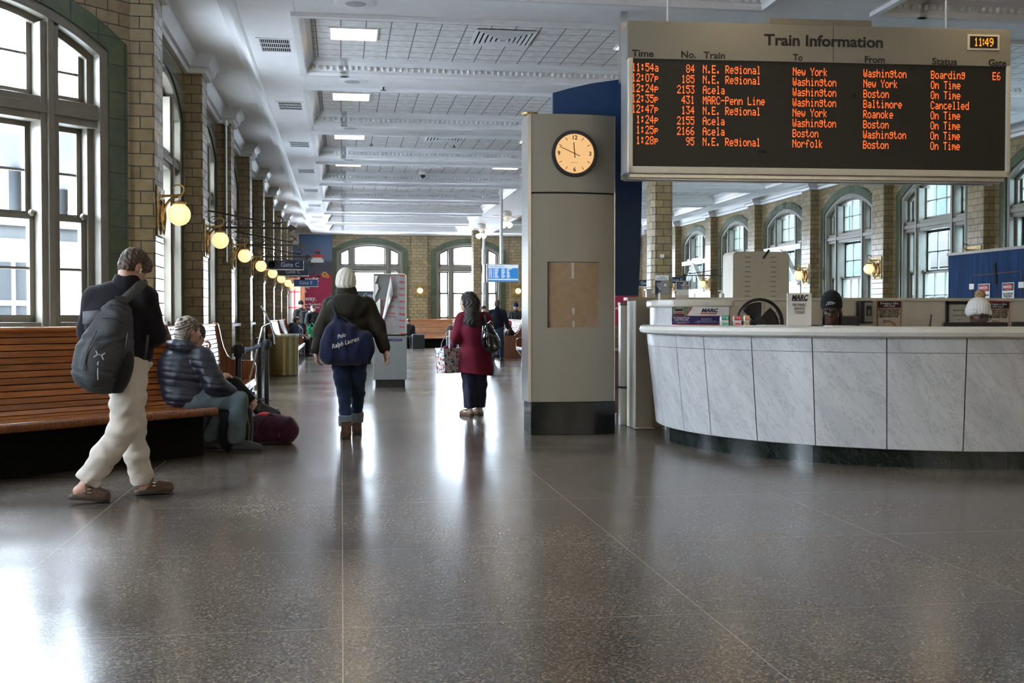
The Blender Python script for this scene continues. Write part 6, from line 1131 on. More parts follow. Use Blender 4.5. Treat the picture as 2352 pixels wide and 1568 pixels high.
    cr = plain('cream_script', (.62,.58,.48), .7); T = frame((.07-.145,11.9-.330,.925), (1,0,0), (0,-1,0)) @ Matrix.Rotation(math.radians(-17), 4, 'Y'); cv = lambda x, z: -.05*(x-.12)**2*8-.0
    text(b, 'script_lettering', 'Polo', .058, T, (.105, .108, .0), cr, width=.088, bold=.0005, shear=.4, curve=lambda x, z: -1.0*(x-.13)**2-.3*(z-.02)**2+.016); text(b, 'script_lettering', 'Ralph Lauren', .064, T, (.12, .030, .0), cr, width=.285, bold=.0005, shear=.4, curve=lambda x, z: -1.0*(x-.13)**2-.3*(z-.02)**2+.016)
knit()
# ------------------------------------------------------------------ woman in the crimson coat
def redcoat():
    t = person('woman in a long crimson coat with dark hair and glasses, seen from behind', (1.65,14.2,0), -6.5); r = np.array; H = r((-.075,.0,1.445)); R = rotzx(-62, 2); f = Fld((-.42,-.3,0),(.36,.4,1.62),.006); head(f, H, R, .97); f.cone(H+R@r((0,-.02,-.06)), (-.03,0,1.28), .05, .06, .02); f.ell((0,0,1.08),(.15,.11,.24)); f.ell((.02,0,.8),(.16,.12,.14)); f.cone((-.13,0,1.24),(.14,0,1.24),.06,.06)
    f.chain([(-.15,0,1.23),(-.215,-.03,.985),(-.215,.17,1.07)],[.05,.04,.028]); f.chain([(.16,0,1.23),(.2,.03,.98),(.17,.22,.95)],[.05,.04,.028]); hand(f, (-.215,.17,1.075), (-.1,.6,.7), (.7,.3,-.3), 1, 48, .92); hand(f, (.17,.22,.95), (-.3,.9,.1), (-.8,0,0), -1, 40, .92)
    f.chain([(-.06,0,.75),(-.05,.0,.42),(-.05,-.03,.09)],[.08,.055,.038]); f.chain([(.09,.02,.75),(.08,.05,.42),(.075,.08,.09)],[.08,.055,.038]); f.mesh('body', SKIN, t); glasses(t, H, R, .97)
    f = Fld((-.30,-.25,.98),(.24,.2,1.60),.005); g = lambda x, y, z: H+R@r((x,y,z)); f.ell(g(0,-.02,.045),(.085,.105,.088),.01,R); f.ell(g(0,-.065,-.03),(.09,.065,.10),.03,R); f.cone(g(.0,-.08,-.02), (-.02,-.10,1.20), .085, .09, .04); f.cone((-.02,-.10,1.28),(.09,-.115,1.14),.075,.04,.04); f.cone(g(.055,-.01,-.02), (-.10,-.085,1.20), .045, .035, .03); f.cone(g(-.05,.0,-.02), (-.03,.10,1.2), .04, .03, .03); f.ell(g(0,.11,-.035),(.06,.06,.085),.01,R,True)
    f.warp(lambda x, y, z: .004*np.sin(120*x+25*np.sin(12*z))+.002*np.sin(210*y+90*x)); f.mesh('hair', plain('dark_brown_hair', (.014,.008,.006), .72, var=.5, scale=40, bmp=.4, sc3=(1,1,.12)), t)
    coat = fab('crimson_wool', (.105,.004,.016), sheen=.04, var=.2); f = Fld((-.36,-.30,.46),(.34,.32,1.42),.006); f.ell((.01,0,1.08),(.19,.145,.23),.05); f.cone((.02,0,1.0),(.035,0,.56),.185,.225,.06,(1,.74,1)); f.cone((-.125,0,1.235),(.14,0,1.235),.078,.078,.05); f.cone((-.01,0,1.26),(-.02,0,1.33),.10,.085,.03); f.chain([(-.15,0,1.22),(-.215,-.03,.99),(-.22,.12,1.05)],[.08,.076,.06],.04); f.chain([(.16,0,1.22),(.2,.03,.99),(.18,.17,.955)],[.08,.072,.055],.04); f.warp(folds(.0045, 11, 14, .4)); X = f.xyz(); f.d = np.maximum(f.d, (.535-.12*X[0]-X[2]).astype(np.float32)); f.ell((-.03,.02,1.36),(.062,.062,.06),.01,None,True); f.mesh('coat', coat, t)
    f = Fld((-.22,-.2,.06),(.24,.24,.62),.006); f.chain([(-.06,0,.6),(-.05,.0,.40),(-.048,-.02,.11)],[.10,.09,.078],.02); f.chain([(.085,.02,.6),(.08,.05,.40),(.075,.075,.12)],[.10,.09,.078],.02); f.warp(folds(.006, 20, 22, 2)); f.cutz(.10, False); f.mesh('trousers', fab('navy_trousers', (.020,.022,.042), sheen=.1), t)
    lf = plain('tan_leather_shoe', (.20,.10,.055), .35, var=.2)
    for x, y, rz in ((-.05,-.03,-45),(.075,.08,-30)):
        d = r((math.sin(math.radians(rz)), math.cos(math.radians(rz)), 0)); h = r((x,y,.0))-d*.06; to = h+d*.235; f = Fld(np.minimum(h,to)-.08, np.maximum(h,to)+r((.08,.08,.16)), .005); shoe(f, h+r((0,0,.004)), to+r((0,0,.004)), .040, .06); f.cutz(.012, False); f.cone(h+d*.02+r((0,0,.07)), h+d*.09+r((0,0,.09)), .036, .034, .008, None, True); o = f.mesh('shoe', lf, t); sole(o, h, to, M['blackrub'], .042, .014); m = MB(); m.cyl(h+d*.05+r((0,0,.03)), h+d*.055+r((0,0,.14)), .036, .034); build('sock', m, M['offwhite'], t, local=True)
    b = thing('patent_backpack', t.location, 'glossy black backpack slung on the right side of the crimson coat', 'backpack', rz=t.rotation_euler.z); f = Fld((.02,-.36,.78),(.40,.06,1.28),.006); R2 = rotzx(0,0,-14); f.ell((.205,-.16,.99),(.10,.08,.19),.03,R2); f.rbox((.22,-.16,.93),(.095,.075,.13),.06,.05,R2); f.warp(folds(.010, 16, 13, 3)); pat = plain('black_patent', (.008,.009,.009), .12, var=.3, coat=.6); f.mesh('bag_body', pat, b)
    m = MB(); m.tube([(.15,-.14,1.15),(.14,-.10,1.25),(.135,-.03,1.318),(.14,.05,1.30),(.17,.12,1.15),(.2,.1,1.0)], .018, 8, flat=.4); m.tube([(.12,-.22,1.14),(.10,-.24,1.0),(.13,-.23,.86)], .016, 8, flat=.4); m.tube([(.18,-.19,1.17),(.21,-.2,1.20),(.24,-.18,1.17)], .008, 6); build('strap', m, pat, b, local=True); m = MB(); m.tube([(.12,-.245,1.08),(.20,-.265,1.04),(.29,-.235,1.0)], .005, 6); m.sph((.2,-.25,.9), .008, 8, 6); build('zip', m, M['silver'], b, local=True)
    # flowered shopping bag hanging from the arm
    q = Matrix.Rotation(math.radians(-6.5), 4, 'Z'); c = Vector((1.65,14.2,0))+q @ Vector((-.30,.05,.70)); b = thing('shopping_bag', (c.x,c.y,.53), 'white shopping bag printed with red and blue flowers held by the woman in crimson', 'bag', rz=math.radians(34))
    ms, tt, bb = nt('floral_print'); mp = coords(tt, 'Object'); base = None
    col = N(tt, 'RGB'); col.outputs[0].default_value = (.60,.59,.57,1); last = col; lo = 0
    for sc_, cc, th, of in ((16,(.50,.07,.05),.30,0),(13,(.62,.28,.20),.30,3.1),(24,(.02,.03,.10),.33,7.7),(30,(.10,.20,.16),.25,1.9)):
        mp2 = coords(tt, 'Object'); mp2.inputs['Location'].default_value = (of,of*.7,of*1.3); nz = N(tt, 'TexNoise'); nz.inputs['Scale'].default_value = 14; L(tt, mp2, 0, nz, 0); ad = N(tt, 'VectorMath', operation='MULTIPLY_ADD'); ad.inputs[1].default_value = (.06,.06,.06); L(tt, nz, 1, ad, 0); L(tt, mp2, 0, ad, 2)
        v = N(tt, 'TexVoronoi'); v.inputs['Scale'].default_value = sc_; L(tt, ad, 0, v, 0); lt_ = N(tt, 'Math', operation='LESS_THAN'); lt_.inputs[1].default_value = th; L(tt, v, 0, lt_, 0); mx = N(tt, 'MixRGB'); L(tt, lt_, 0, mx, 0); L(tt, last, 0, mx, 1); mx.inputs[2].default_value = cc+(1,); last = mx
    L(tt, last, 0, bb, 'Base Color'); bb.inputs['Roughness'].default_value = .35; w, d, h = .155, .085, .16; m = MB(); th = .004; o_ = .012
    for (x0,y0,x1,y1) in ((-w,-d,w,-d+th),(-w,d-th,w,d),(-w,-d,-w+th,d),(w-th,-d,w,d)): m.box(x0,y0,-h+.53-.53+.17,x1,y1,.17+h)
    m.box(-w,-d,.01,w,d,.016); m.v = [(x*(1+.10*(z-.17)/h), y*(1+.05*(z-.17)/h), z) for x, y, z in m.v]; build('bag_body', m, ms, b, local=True); m = MB()
    for s_ in (-1, 1): m.tube([(-.075,s_*d,.31),(-.07,s_*d*.9,.40),(-.02,s_*.02,.535),(.0,s_*.012,.55),(.02,s_*.02,.535),(.07,s_*d*.9,.40),(.075,s_*d,.31)], .011, 6, flat=.35)
    build('handle', m, M['offwhite'], b, local=True); m = MB()
    for x in (-w*1.1, w*1.1):
        for y in (-d*1.05, d*1.05): m.tube([(x*.82,y*.9,.01),(x,y,.33)], .003, 6)
    build('piping', m, M['ink'], b, local=True); f = Fld((-.15,-.08,.2),(.15,.08,.42),.007); f.ell((.0,0,.31),(.11,.06,.06)); f.ell((.05,.0,.34),(.05,.045,.05)); f.warp(folds(.01,22,30)); f.mesh('scarf_inside', fab('pink_navy_scarf', (.10,.012,.06), var=.9, nsc=20), b)
    c = thing('travel_cup', Vector((1.65,14.2,0))+q @ Vector((-.235,.24,1.13)), 'steel travel cup held by the woman in crimson', 'cup'); m = MB(); m.lathe([(.028,-.06),(.034,.06),(.036,.062),(.030,.075),(0,.078)], c.location, 18); build('body', m, M['silver'], c)
redcoat()
# ------------------------------------------------------------------ seated traveller in the navy puffer, and the one beside
def puffer():
    t = person('grey-haired person in a navy puffer jacket and jeans sitting at the bench end', (-1.35,10.75,0), 7.1); r = np.array; H = r((-.045,.0,1.12)); R = rotzx(62, 2)
    f = Fld((-.45,-.4,0),(.68,.45,1.35),.006); head(f, H, R, 1.02); f.cone(H+R@r((0,-.02,-.06)), (-.08,0,.95), .058, .07, .02); f.ell((-.09,0,.72),(.2,.16,.26)); f.ell((-.08,0,.50),(.2,.16,.12)); f.cone((-.2,.1,.88),(.07,-.12,.88),.07,.07)
    f.chain([(.08,-.14,.86),(.18,-.18,.62),(.34,-.13,.555)],[.05,.042,.03]); f.chain([(-.16,.12,.86),(.0,.24,.66),(.10,.24,.90)],[.05,.042,.03]); hand(f, (.34,-.13,.555), (1,.15,-.1), (-.1,.2,-1), 1, 28); hand(f, (.10,.24,.905), (.5,.0,.8), (-.6,0,.4), 1, 42)
    f.chain([(.0,-.08,.49),(.40,-.13,.47),(.37,-.13,.1)],[.09,.06,.042]); f.chain([(.0,.1,.49),(.30,.1,.47),(.13,.10,.1)],[.09,.06,.042]); f.mesh('body', SKIN, t)
    f = Fld((-.26,-.2,.88),(.14,.2,1.32),.005); g = lambda x, y, z: H+R@r((x,y,z)); f.ell(g(0,-.022,.045),(.09,.112,.096),.01,R); f.ell(g(0,-.06,-.03),(.088,.072,.095),.03,R); f.ell(g(0,-.075,-.115),(.085,.055,.06),.04,R); f.ell(g(.0,.115,-.035),(.07,.058,.095),.01,R,True); f.ell(g(.09,-.0,-.02),(.02,.026,.04),.008,R,True)
    f.ell(g(.02,-.10,-.12),(.075,.05,.045),.03,R); f.warp(lambda x, y, z: .006*np.sin(85*x+14*np.sin(24*z)+30*y)*np.sin(38*z+10*x)+.003*np.sin(150*y-60*z+90*x)); f.mesh('hair', plain('grey_hair', (.15,.122,.092), .6, var=.55, scale=45, bmp=.5), t)
    nv = plain('navy_puffer_nylon', (.009,.011,.022), .46, var=.2, scale=40, bmp=.2, bdist=.004); f = Fld((-.44,-.38,.30),(.44,.42,1.16),.006); f.ell((-.10,-.0,.74),(.235,.205,.28),.05); f.ell((-.09,-.0,.52),(.245,.21,.17),.05); f.cone((-.19,.1,.88),(.055,-.12,.89),.095,.095,.05); f.chain([(.075,-.145,.86),(.18,-.19,.63),(.31,-.14,.56)],[.105,.10,.07],.035); f.chain([(-.16,.12,.86),(.0,.25,.67),(.09,.24,.86)],[.10,.09,.065],.035)
    f.warp(quilt(.009, .066, .12)); f.warp(folds(.004, 19, 17)); f.cutz(.375, False); f.mesh('puffer_jacket', nv, t); f = Fld((-.30,-.24,.86),(.2,.24,1.14),.006); f.ell((-.10,-.02,.965),(.165,.155,.075),.02,rotzx(60,18)); f.ell((-.05,.03,1.06),(.088,.10,.09),.02,None,True); f.warp(quilt(.008,.07)); f.warp(folds(.006, 22, 20, 1)); f.mesh('hood', nv, t)
    f = Fld((-.25,-.3,.05),(.56,.3,.66),.006); f.chain([(-.05,-.08,.475),(.16,-.11,.50),(.395,-.13,.478)],[.12,.10,.088],.02); f.chain([(.395,-.13,.478),(.385,-.13,.30),(.365,-.13,.12)],[.086,.080,.080],.02); f.chain([(-.05,.1,.46),(.30,.1,.46)],[.11,.085],.02); f.chain([(.30,.1,.46),(.21,.1,.30),(.135,.10,.13)],[.084,.078,.076],.02); f.warp(folds(.0055, 17, 24, .2)); f.cutz(.085, False); f.mesh('jeans', fab('washed_denim', (.085,.115,.125), sheen=.1, var=.35, nsc=9), t)
    bk = plain('black_running_shoe', (.012,.012,.013), .5, var=.5, scale=60)
    for h, to in (((.31,-.12,.0),(.61,-.17,.0)), ((.03,.11,.0),(.32,.02,.0))):
        h, to = r(h), r(to); f = Fld(np.minimum(h,to)-.1, np.maximum(h,to)+.16, .005); shoe(f, h+r((0,0,.01)), to+r((0,0,.01)), .052, .095); f.cutz(.012, False); o = f.mesh('shoe', bk, t); sole(o, h, to, M['blackrub'], .054, .022); m = MB(); d = Vector(to-h).normalized(); s_ = d.cross(Vector((0,0,1)))
        for q in range(4): c = Vector(h)+d*(.11+.032*q)+Vector((0,0,.104-.013*q)); m.bar(c-s_*.03, c+s_*.03, .006, .005)
        build('laces', m, M['inkgrey'], o, local=True)
puffer()
def crossed():
    t = person('person in black clothes with crossed legs and bare ankle, behind the grey-haired person', (-1.32,11.62,0), 6.5); r = np.array; H = r((-.12,.05,1.06)); R = rotzx(40, 25); f = Fld((-.45,-.3,0),(.72,.4,1.3),.007); head(f, H, R); f.cone(H+R@r((0,-.02,-.06)), (-.14,.05,.92), .055, .065, .02); f.ell((-.13,.05,.70),(.16,.13,.25)); f.ell((-.08,.05,.50),(.16,.15,.11)); f.cone((-.24,.12,.86),(-.02,-.04,.86),.06,.06)
    f.chain([(-.02,-.06,.84),(.06,-.12,.62),(.17,-.09,.665)],[.05,.04,.028]); f.chain([(-.22,.14,.84),(-.1,.25,.64),(.08,.18,.66)],[.05,.04,.028]); hand(f, (.10,-.08,.672), (1,.15,.0), (0,.1,-1), 1, 20); hand(f, (.08,.18,.66), (1,-.2,.1), (0,0,-1), -1, 25); f.chain([(-.05,-.04,.5),(.255,-.06,.575),(.46,-.10,.37)],[.08,.055,.036]); f.chain([(.46,-.10,.37),(.445,-.10,.33),(.58,-.11,.30)],[.036,.03,.03],.02); f.chain([(-.05,.15,.49),(.28,.14,.46),(.30,.14,.1)],[.08,.055,.04]); f.mesh('body', SKIN, t)
    f = Fld((-.3,-.2,.85),(.08,.3,1.3),.007); g = lambda x, y, z: H+R@r((x,y,z)); f.ell(g(0,-.02,.04),(.09,.108,.095),.01,R); f.ell(g(0,-.05,-.03),(.085,.065,.09),.03,R); f.ell(g(0,.115,-.04),(.065,.055,.09),.01,R,True); f.mesh('hair', plain('black_hair', (.012,.010,.009), .4), t); blk = fab('black_cotton', (.009,.009,.010), sheen=.15)
    f = Fld((-.42,-.3,.40),(.3,.36,1.0),.007); f.ell((-.13,.05,.70),(.2,.16,.27),.04); f.cone((-.23,.12,.85),(-.03,-.04,.85),.08,.08,.04); f.chain([(-.02,-.06,.84),(.06,-.12,.63),(.11,-.085,.665)],[.08,.07,.045],.03); f.chain([(-.22,.14,.84),(-.1,.25,.64),(.04,.19,.66)],[.08,.07,.05],.03); f.warp(folds(.004,15,20)); f.mesh('jacket', blk, t)
    f = Fld((-.3,-.25,.06),(.56,.3,.72),.007); f.chain([(-.08,-.02,.50),(.25,-.06,.575)],[.12,.075],.02); f.chain([(.25,-.06,.575),(.40,-.088,.43)],[.073,.055],.02); f.chain([(-.08,.15,.49),(.28,.14,.47)],[.11,.08],.02); f.chain([(.28,.14,.46),(.30,.14,.13)],[.075,.06],.02); f.warp(folds(.003,20,26)); f.mesh('trousers', blk, t); bs = plain('black_leather_shoe', (.010,.010,.011), .45)
    h, to = r((.43,-.10,.285)), r((.70,-.12,.245)); f = Fld((.36,-.22,.2),(.78,.0,.45),.005); shoe(f, h, to, .045, .10); f.cutz(.24, False); o = f.mesh('shoe', bs, t); m = MB()
    for q in range(5): a = q*1.25; m.tube([(.52+.012*q,-.15,.37-.008*q),(.53+.012*q,-.10,.395-.009*q),(.52+.012*q,-.06,.37-.008*q)], .005, 5)
    m.tube([(.50,-.13,.40),(.48,-.15,.42),(.50,-.16,.41)], .006, 5); build('laces', m, M['ink'], o, local=True)
    h, to = r((.25,.14,.0)), r((.52,.12,.0)); f = Fld((.16,.02,-.02),(.62,.26,.2),.006); shoe(f, h+r((0,0,.005)), to+r((0,0,.005)), .045, .09); f.cutz(.005, False); f.mesh('shoe', bs, t)
crossed()
t = thing('duffel_bag', (-.68,11.33,0), 'dark maroon duffel bag on the floor beside the seated travellers', 'bag'); f = Fld((-.34,-.26,-.02),(.34,.26,.40),.007); f.rbox((0,0,.13),(.225,.14,.125),.09,.03); f.ell((-.04,0,.22),(.17,.12,.07),.06); f.ell((.12,0,.14),(.12,.13,.12),.06); f.warp(folds(.008, 15, 17, .6)); f.cutz(.004, False); mr = fab('maroon_canvas', (.038,.007,.020), sheen=.15, bmp=.5); f.mesh('bag_body', mr, t)
m = MB(); m.tube([(-.16,-.14,.10),(-.12,-.15,.22),(-.03,-.09,.30),(.05,-.03,.27),(.08,-.12,.20),(.07,-.155,.08)], .013, 8, flat=.5); m.tube([(-.15,.10,.16),(-.09,.04,.31),(.0,.02,.31),(.07,.06,.25)], .013, 8, flat=.5); build('handle', m, mr, t, local=True); m = MB(); m.sph((-.08,-.02,.295), .045, 12, 8, (1.4,1,.5)); build('red_tab', m, M['red'], t, local=True)
t = thing('floor_backpack', (-.98,10.80,0), 'dark navy backpack standing on the floor between the seated travellers', 'backpack'); f = Fld((-.24,-.22,-.02),(.24,.22,.52),.007); f.rbox((0,0,.22),(.15,.12,.215),.08,.03); f.ell((.05,-.09,.16),(.10,.07,.13),.03); f.warp(folds(.006, 14, 12)); f.cutz(.004, False); f.mesh('bag_body', fab('dark_navy_nylon', (.008,.009,.016)), t); m = MB(); m.tube([(.10,-.11,.40),(.13,-.13,.25),(.125,-.13,.1),(.12,-.12,.02)], .006, 6); build('yellow_trim', m, plain('dull_yellow', (.13,.12,.03), .6), t, local=True)
# ------------------------------------------------------------------ the two counter agents
def agent():
    t = person('ticket agent with glasses and a black knit cap looking down behind the counter', (4.55,10.02,0), -24.5); r = np.array; H = r((-.005,-.02,1.318)); R = rotzx(184, 14); f = Fld((-.4,-.35,.5),(.4,.3,1.6),.005); head(f, H, R, 1.02); f.cone(H+R@r((0,-.02,-.06)), (0,.02,1.13), .055, .066, .02); f.ell((0,.03,.92),(.17,.12,.24)); f.cone((-.16,.03,1.08),(.16,.03,1.08),.07,.07); f.ell((0,.03,.66),(.17,.14,.14))
    f.chain([(-.19,.02,1.06),(-.26,-.06,.84),(-.12,-.28,.80)],[.05,.04,.03]); f.chain([(.19,.02,1.06),(.26,-.06,.84),(.12,-.28,.80)],[.05,.04,.03]); hand(f, (-.12,-.28,.80), (.6,-.7,-.1), (0,0,-1), 1, 22); hand(f, (.12,-.28,.80), (-.6,-.7,-.1), (0,0,-1), -1, 22); f.mesh('body', SKD, t); glasses(t, H, R, 1.08)
    g = lambda x, y, z: H+R@r((x,y,z)); m = MB()
    for q in (-1, 1): m.sph(g(q*.031,.088,.002), .010, 10, 8)
    build('eyes', m, plain('dark_eye', (.02,.012,.010), .15), t, local=True); m = MB(); m.tube([g(-.018,.093,-.070), g(0,.099,-.073), g(.018,.093,-.070)], [.004,.0075,.004], 8); build('lips', m, plain('lip_tone', (.15,.06,.05), .4), t, local=True)
    f = Fld((-.16,-.2,1.25),(.16,.2,1.60),.005); f.ell(g(0,-.01,.07),(.098,.112,.118),.01,R); f.ell(g(0,-.012,.03),(.096,.112,.07),.02,R); X = f.xyz(); c = g(0,.1,.042); n = R@r((0,-.30,1)); f.d = np.maximum(f.d, ((c[0]-X[0])*n[0]+(c[1]-X[1])*n[1]+(c[2]-X[2])*n[2]).astype(np.float32)); f.warp(lambda x, y, z: .0012*np.sin(500*x)+.0012*np.sin(350*z)); cap = fab('black_knit', (.010,.010,.013), bmp=.5); f.mesh('knit_cap', cap, t)
    T = Matrix.Translation(t.location) @ Matrix.Rotation(math.radians(-24.5), 4, 'Z') @ Matrix.Translation(Vector(g(0,.108,.085))) @ Matrix.Rotation(math.radians(-14), 4, 'X') @ Matrix(((1,0,0,0),(0,-1,0,0),(0,0,1,0),(0,0,0,1))); LT = Matrix.Rotation(math.radians(24.5), 4, 'Z') @ Matrix.Translation(-t.location) @ T
    m = MB(LT)
    for q in range(4): a = -.035+.018*q; m.tube([(a-.006,-.003,-.015+.002*q),(a+.006,.0,-.002),(a+.022,-.003,.010)], .0035, 5, flat=.7)
    m.tube([(-.03,.0,.013),(.0,.002,.018),(.03,-.002,.013)], .0025, 5); build('cap_emblem', m, M['whiteink'], t, local=True)
    f = Fld((-.2,-.15,1.05),(.2,.2,1.40),.006)
    for q in (-1, 1):
        f.chain([(q*.072,.035,1.33),(q*.082,.045,1.24),(q*.085,.03,1.14)],[.014,.018,.014],.01)
    f.mesh('hair', plain('black_hair', (.012,.010,.009), .4), t); f = Fld((-.42,-.36,.5),(.42,.32,1.26),.007); f.ell((0,.03,.92),(.215,.16,.25),.05); f.cone((-.17,.03,1.085),(.17,.03,1.085),.09,.09,.04); f.cone((0,.04,1.12),(0,.05,1.19),.085,.075,.03); f.chain([(-.2,.02,1.05),(-.265,-.06,.85),(-.15,-.24,.81)],[.085,.075,.05],.03); f.chain([(.2,.02,1.05),(.265,-.06,.85),(.15,-.24,.81)],[.085,.075,.05],.03); f.ell((0,-.06,1.20),(.058,.08,.12),.01,None,True); f.warp(folds(.004,14,18)); f.mesh('jacket', fab('black_uniform', (.010,.010,.011)), t)
    f = Fld((-.1,-.14,1.0),(.1,.12,1.22),.005); f.cone((0,.02,1.10),(0,.025,1.165),.070,.064,.01); f.cone((0,.01,1.05),(0,.03,1.2),.056,.054,.01,None,True); f.mesh('shirt_collar', fab('blue_shirt', (.10,.17,.34)), t)
agent()
def bobble():
    t = person('ticket agent in a white bobble hat and glasses bent behind the monitor', (6.0,10.05,0), -30.8); r = np.array; H = r((.045,-.02,1.268)); R = rotzx(140, 12, -4); f = Fld((-.4,-.35,.5),(.4,.3,1.5),.006); head(f, H, R, 1.0); f.cone(H+R@r((0,-.02,-.06)), (0,.02,1.02), .052, .062, .02); f.ell((0,.03,.82),(.17,.12,.24)); f.cone((-.16,.03,.98),(.16,.03,.98),.065,.065); f.ell((0,.03,.6),(.17,.14,.12))
    f.chain([(-.19,.02,.96),(-.26,-.06,.76),(-.1,-.28,.80)],[.05,.04,.03]); f.chain([(.19,.02,.96),(.26,-.06,.76),(.14,-.28,.80)],[.05,.04,.03]); hand(f, (-.1,-.28,.80), (.5,-.8,-.1), (0,0,-1), 1, 22); hand(f, (.14,-.28,.80), (-.4,-.8,-.1), (0,0,-1), -1, 22); f.mesh('body', SKD, t); glasses(t, H, R, 1.1)
    g = lambda x, y, z: H+R@r((x,y,z)); m = MB()
    for q in (-1, 1): m.sph(g(q*.031,.086,.002), .010, 10, 8)
    build('eyes', m, plain('dark_eye', (.02,.012,.010), .15), t, local=True)
    f = Fld((-.16,-.22,1.12),(.22,.2,1.46),.005); f.ell(g(0,-.02,.065),(.10,.118,.108),.01,R); f.ell(g(0,-.03,.02),(.10,.115,.07),.02,R); f.cone(g(-.085,.03,.035), g(.085,.03,.035), .03, .03, .02); X = f.xyz(); c = g(0,.1,.032); n = R@r((0,-.38,1)); f.d = np.maximum(f.d, ((c[0]-X[0])*n[0]+(c[1]-X[1])*n[1]+(c[2]-X[2])*n[2]).astype(np.float32)); f.warp(lambda x, y, z: .003*np.sin(26*np.arctan2(x-.045, y+.02))+.0012*np.sin(300*z)); f.mesh('bobble_hat', fab('white_knit', (.70,.69,.67), var=.08, bmp=.6, scale=140), t)
    f = Fld((-.12,-.14,1.30),(.14,.16,1.52),.004); c = g(-.015,-.055,.195); f.ell(c,(.05,.05,.046)); f.warp(lambda x, y, z: .007*np.sin(140*x+30*z)*np.sin(130*y)*np.sin(150*z)+.003*np.sin(300*x+200*z)); f.mesh('fur_bobble', plain('tan_fur', (.36,.23,.11), .8, var=.5, scale=60, bmp=.6), t)
    f = Fld((-.42,-.36,.48),(.42,.32,1.2),.008); f.ell((0,.03,.82),(.21,.16,.25),.05); f.cone((-.17,.03,.985),(.17,.03,.985),.085,.085,.04); f.chain([(-.2,.02,.96),(-.265,-.06,.77),(-.14,-.24,.80)],[.08,.07,.05],.03); f.chain([(.2,.02,.96),(.265,-.06,.77),(.16,-.24,.80)],[.08,.07,.05],.03); f.mesh('jacket', fab('black_uniform', (.010,.010,.011)), t)
bobble()
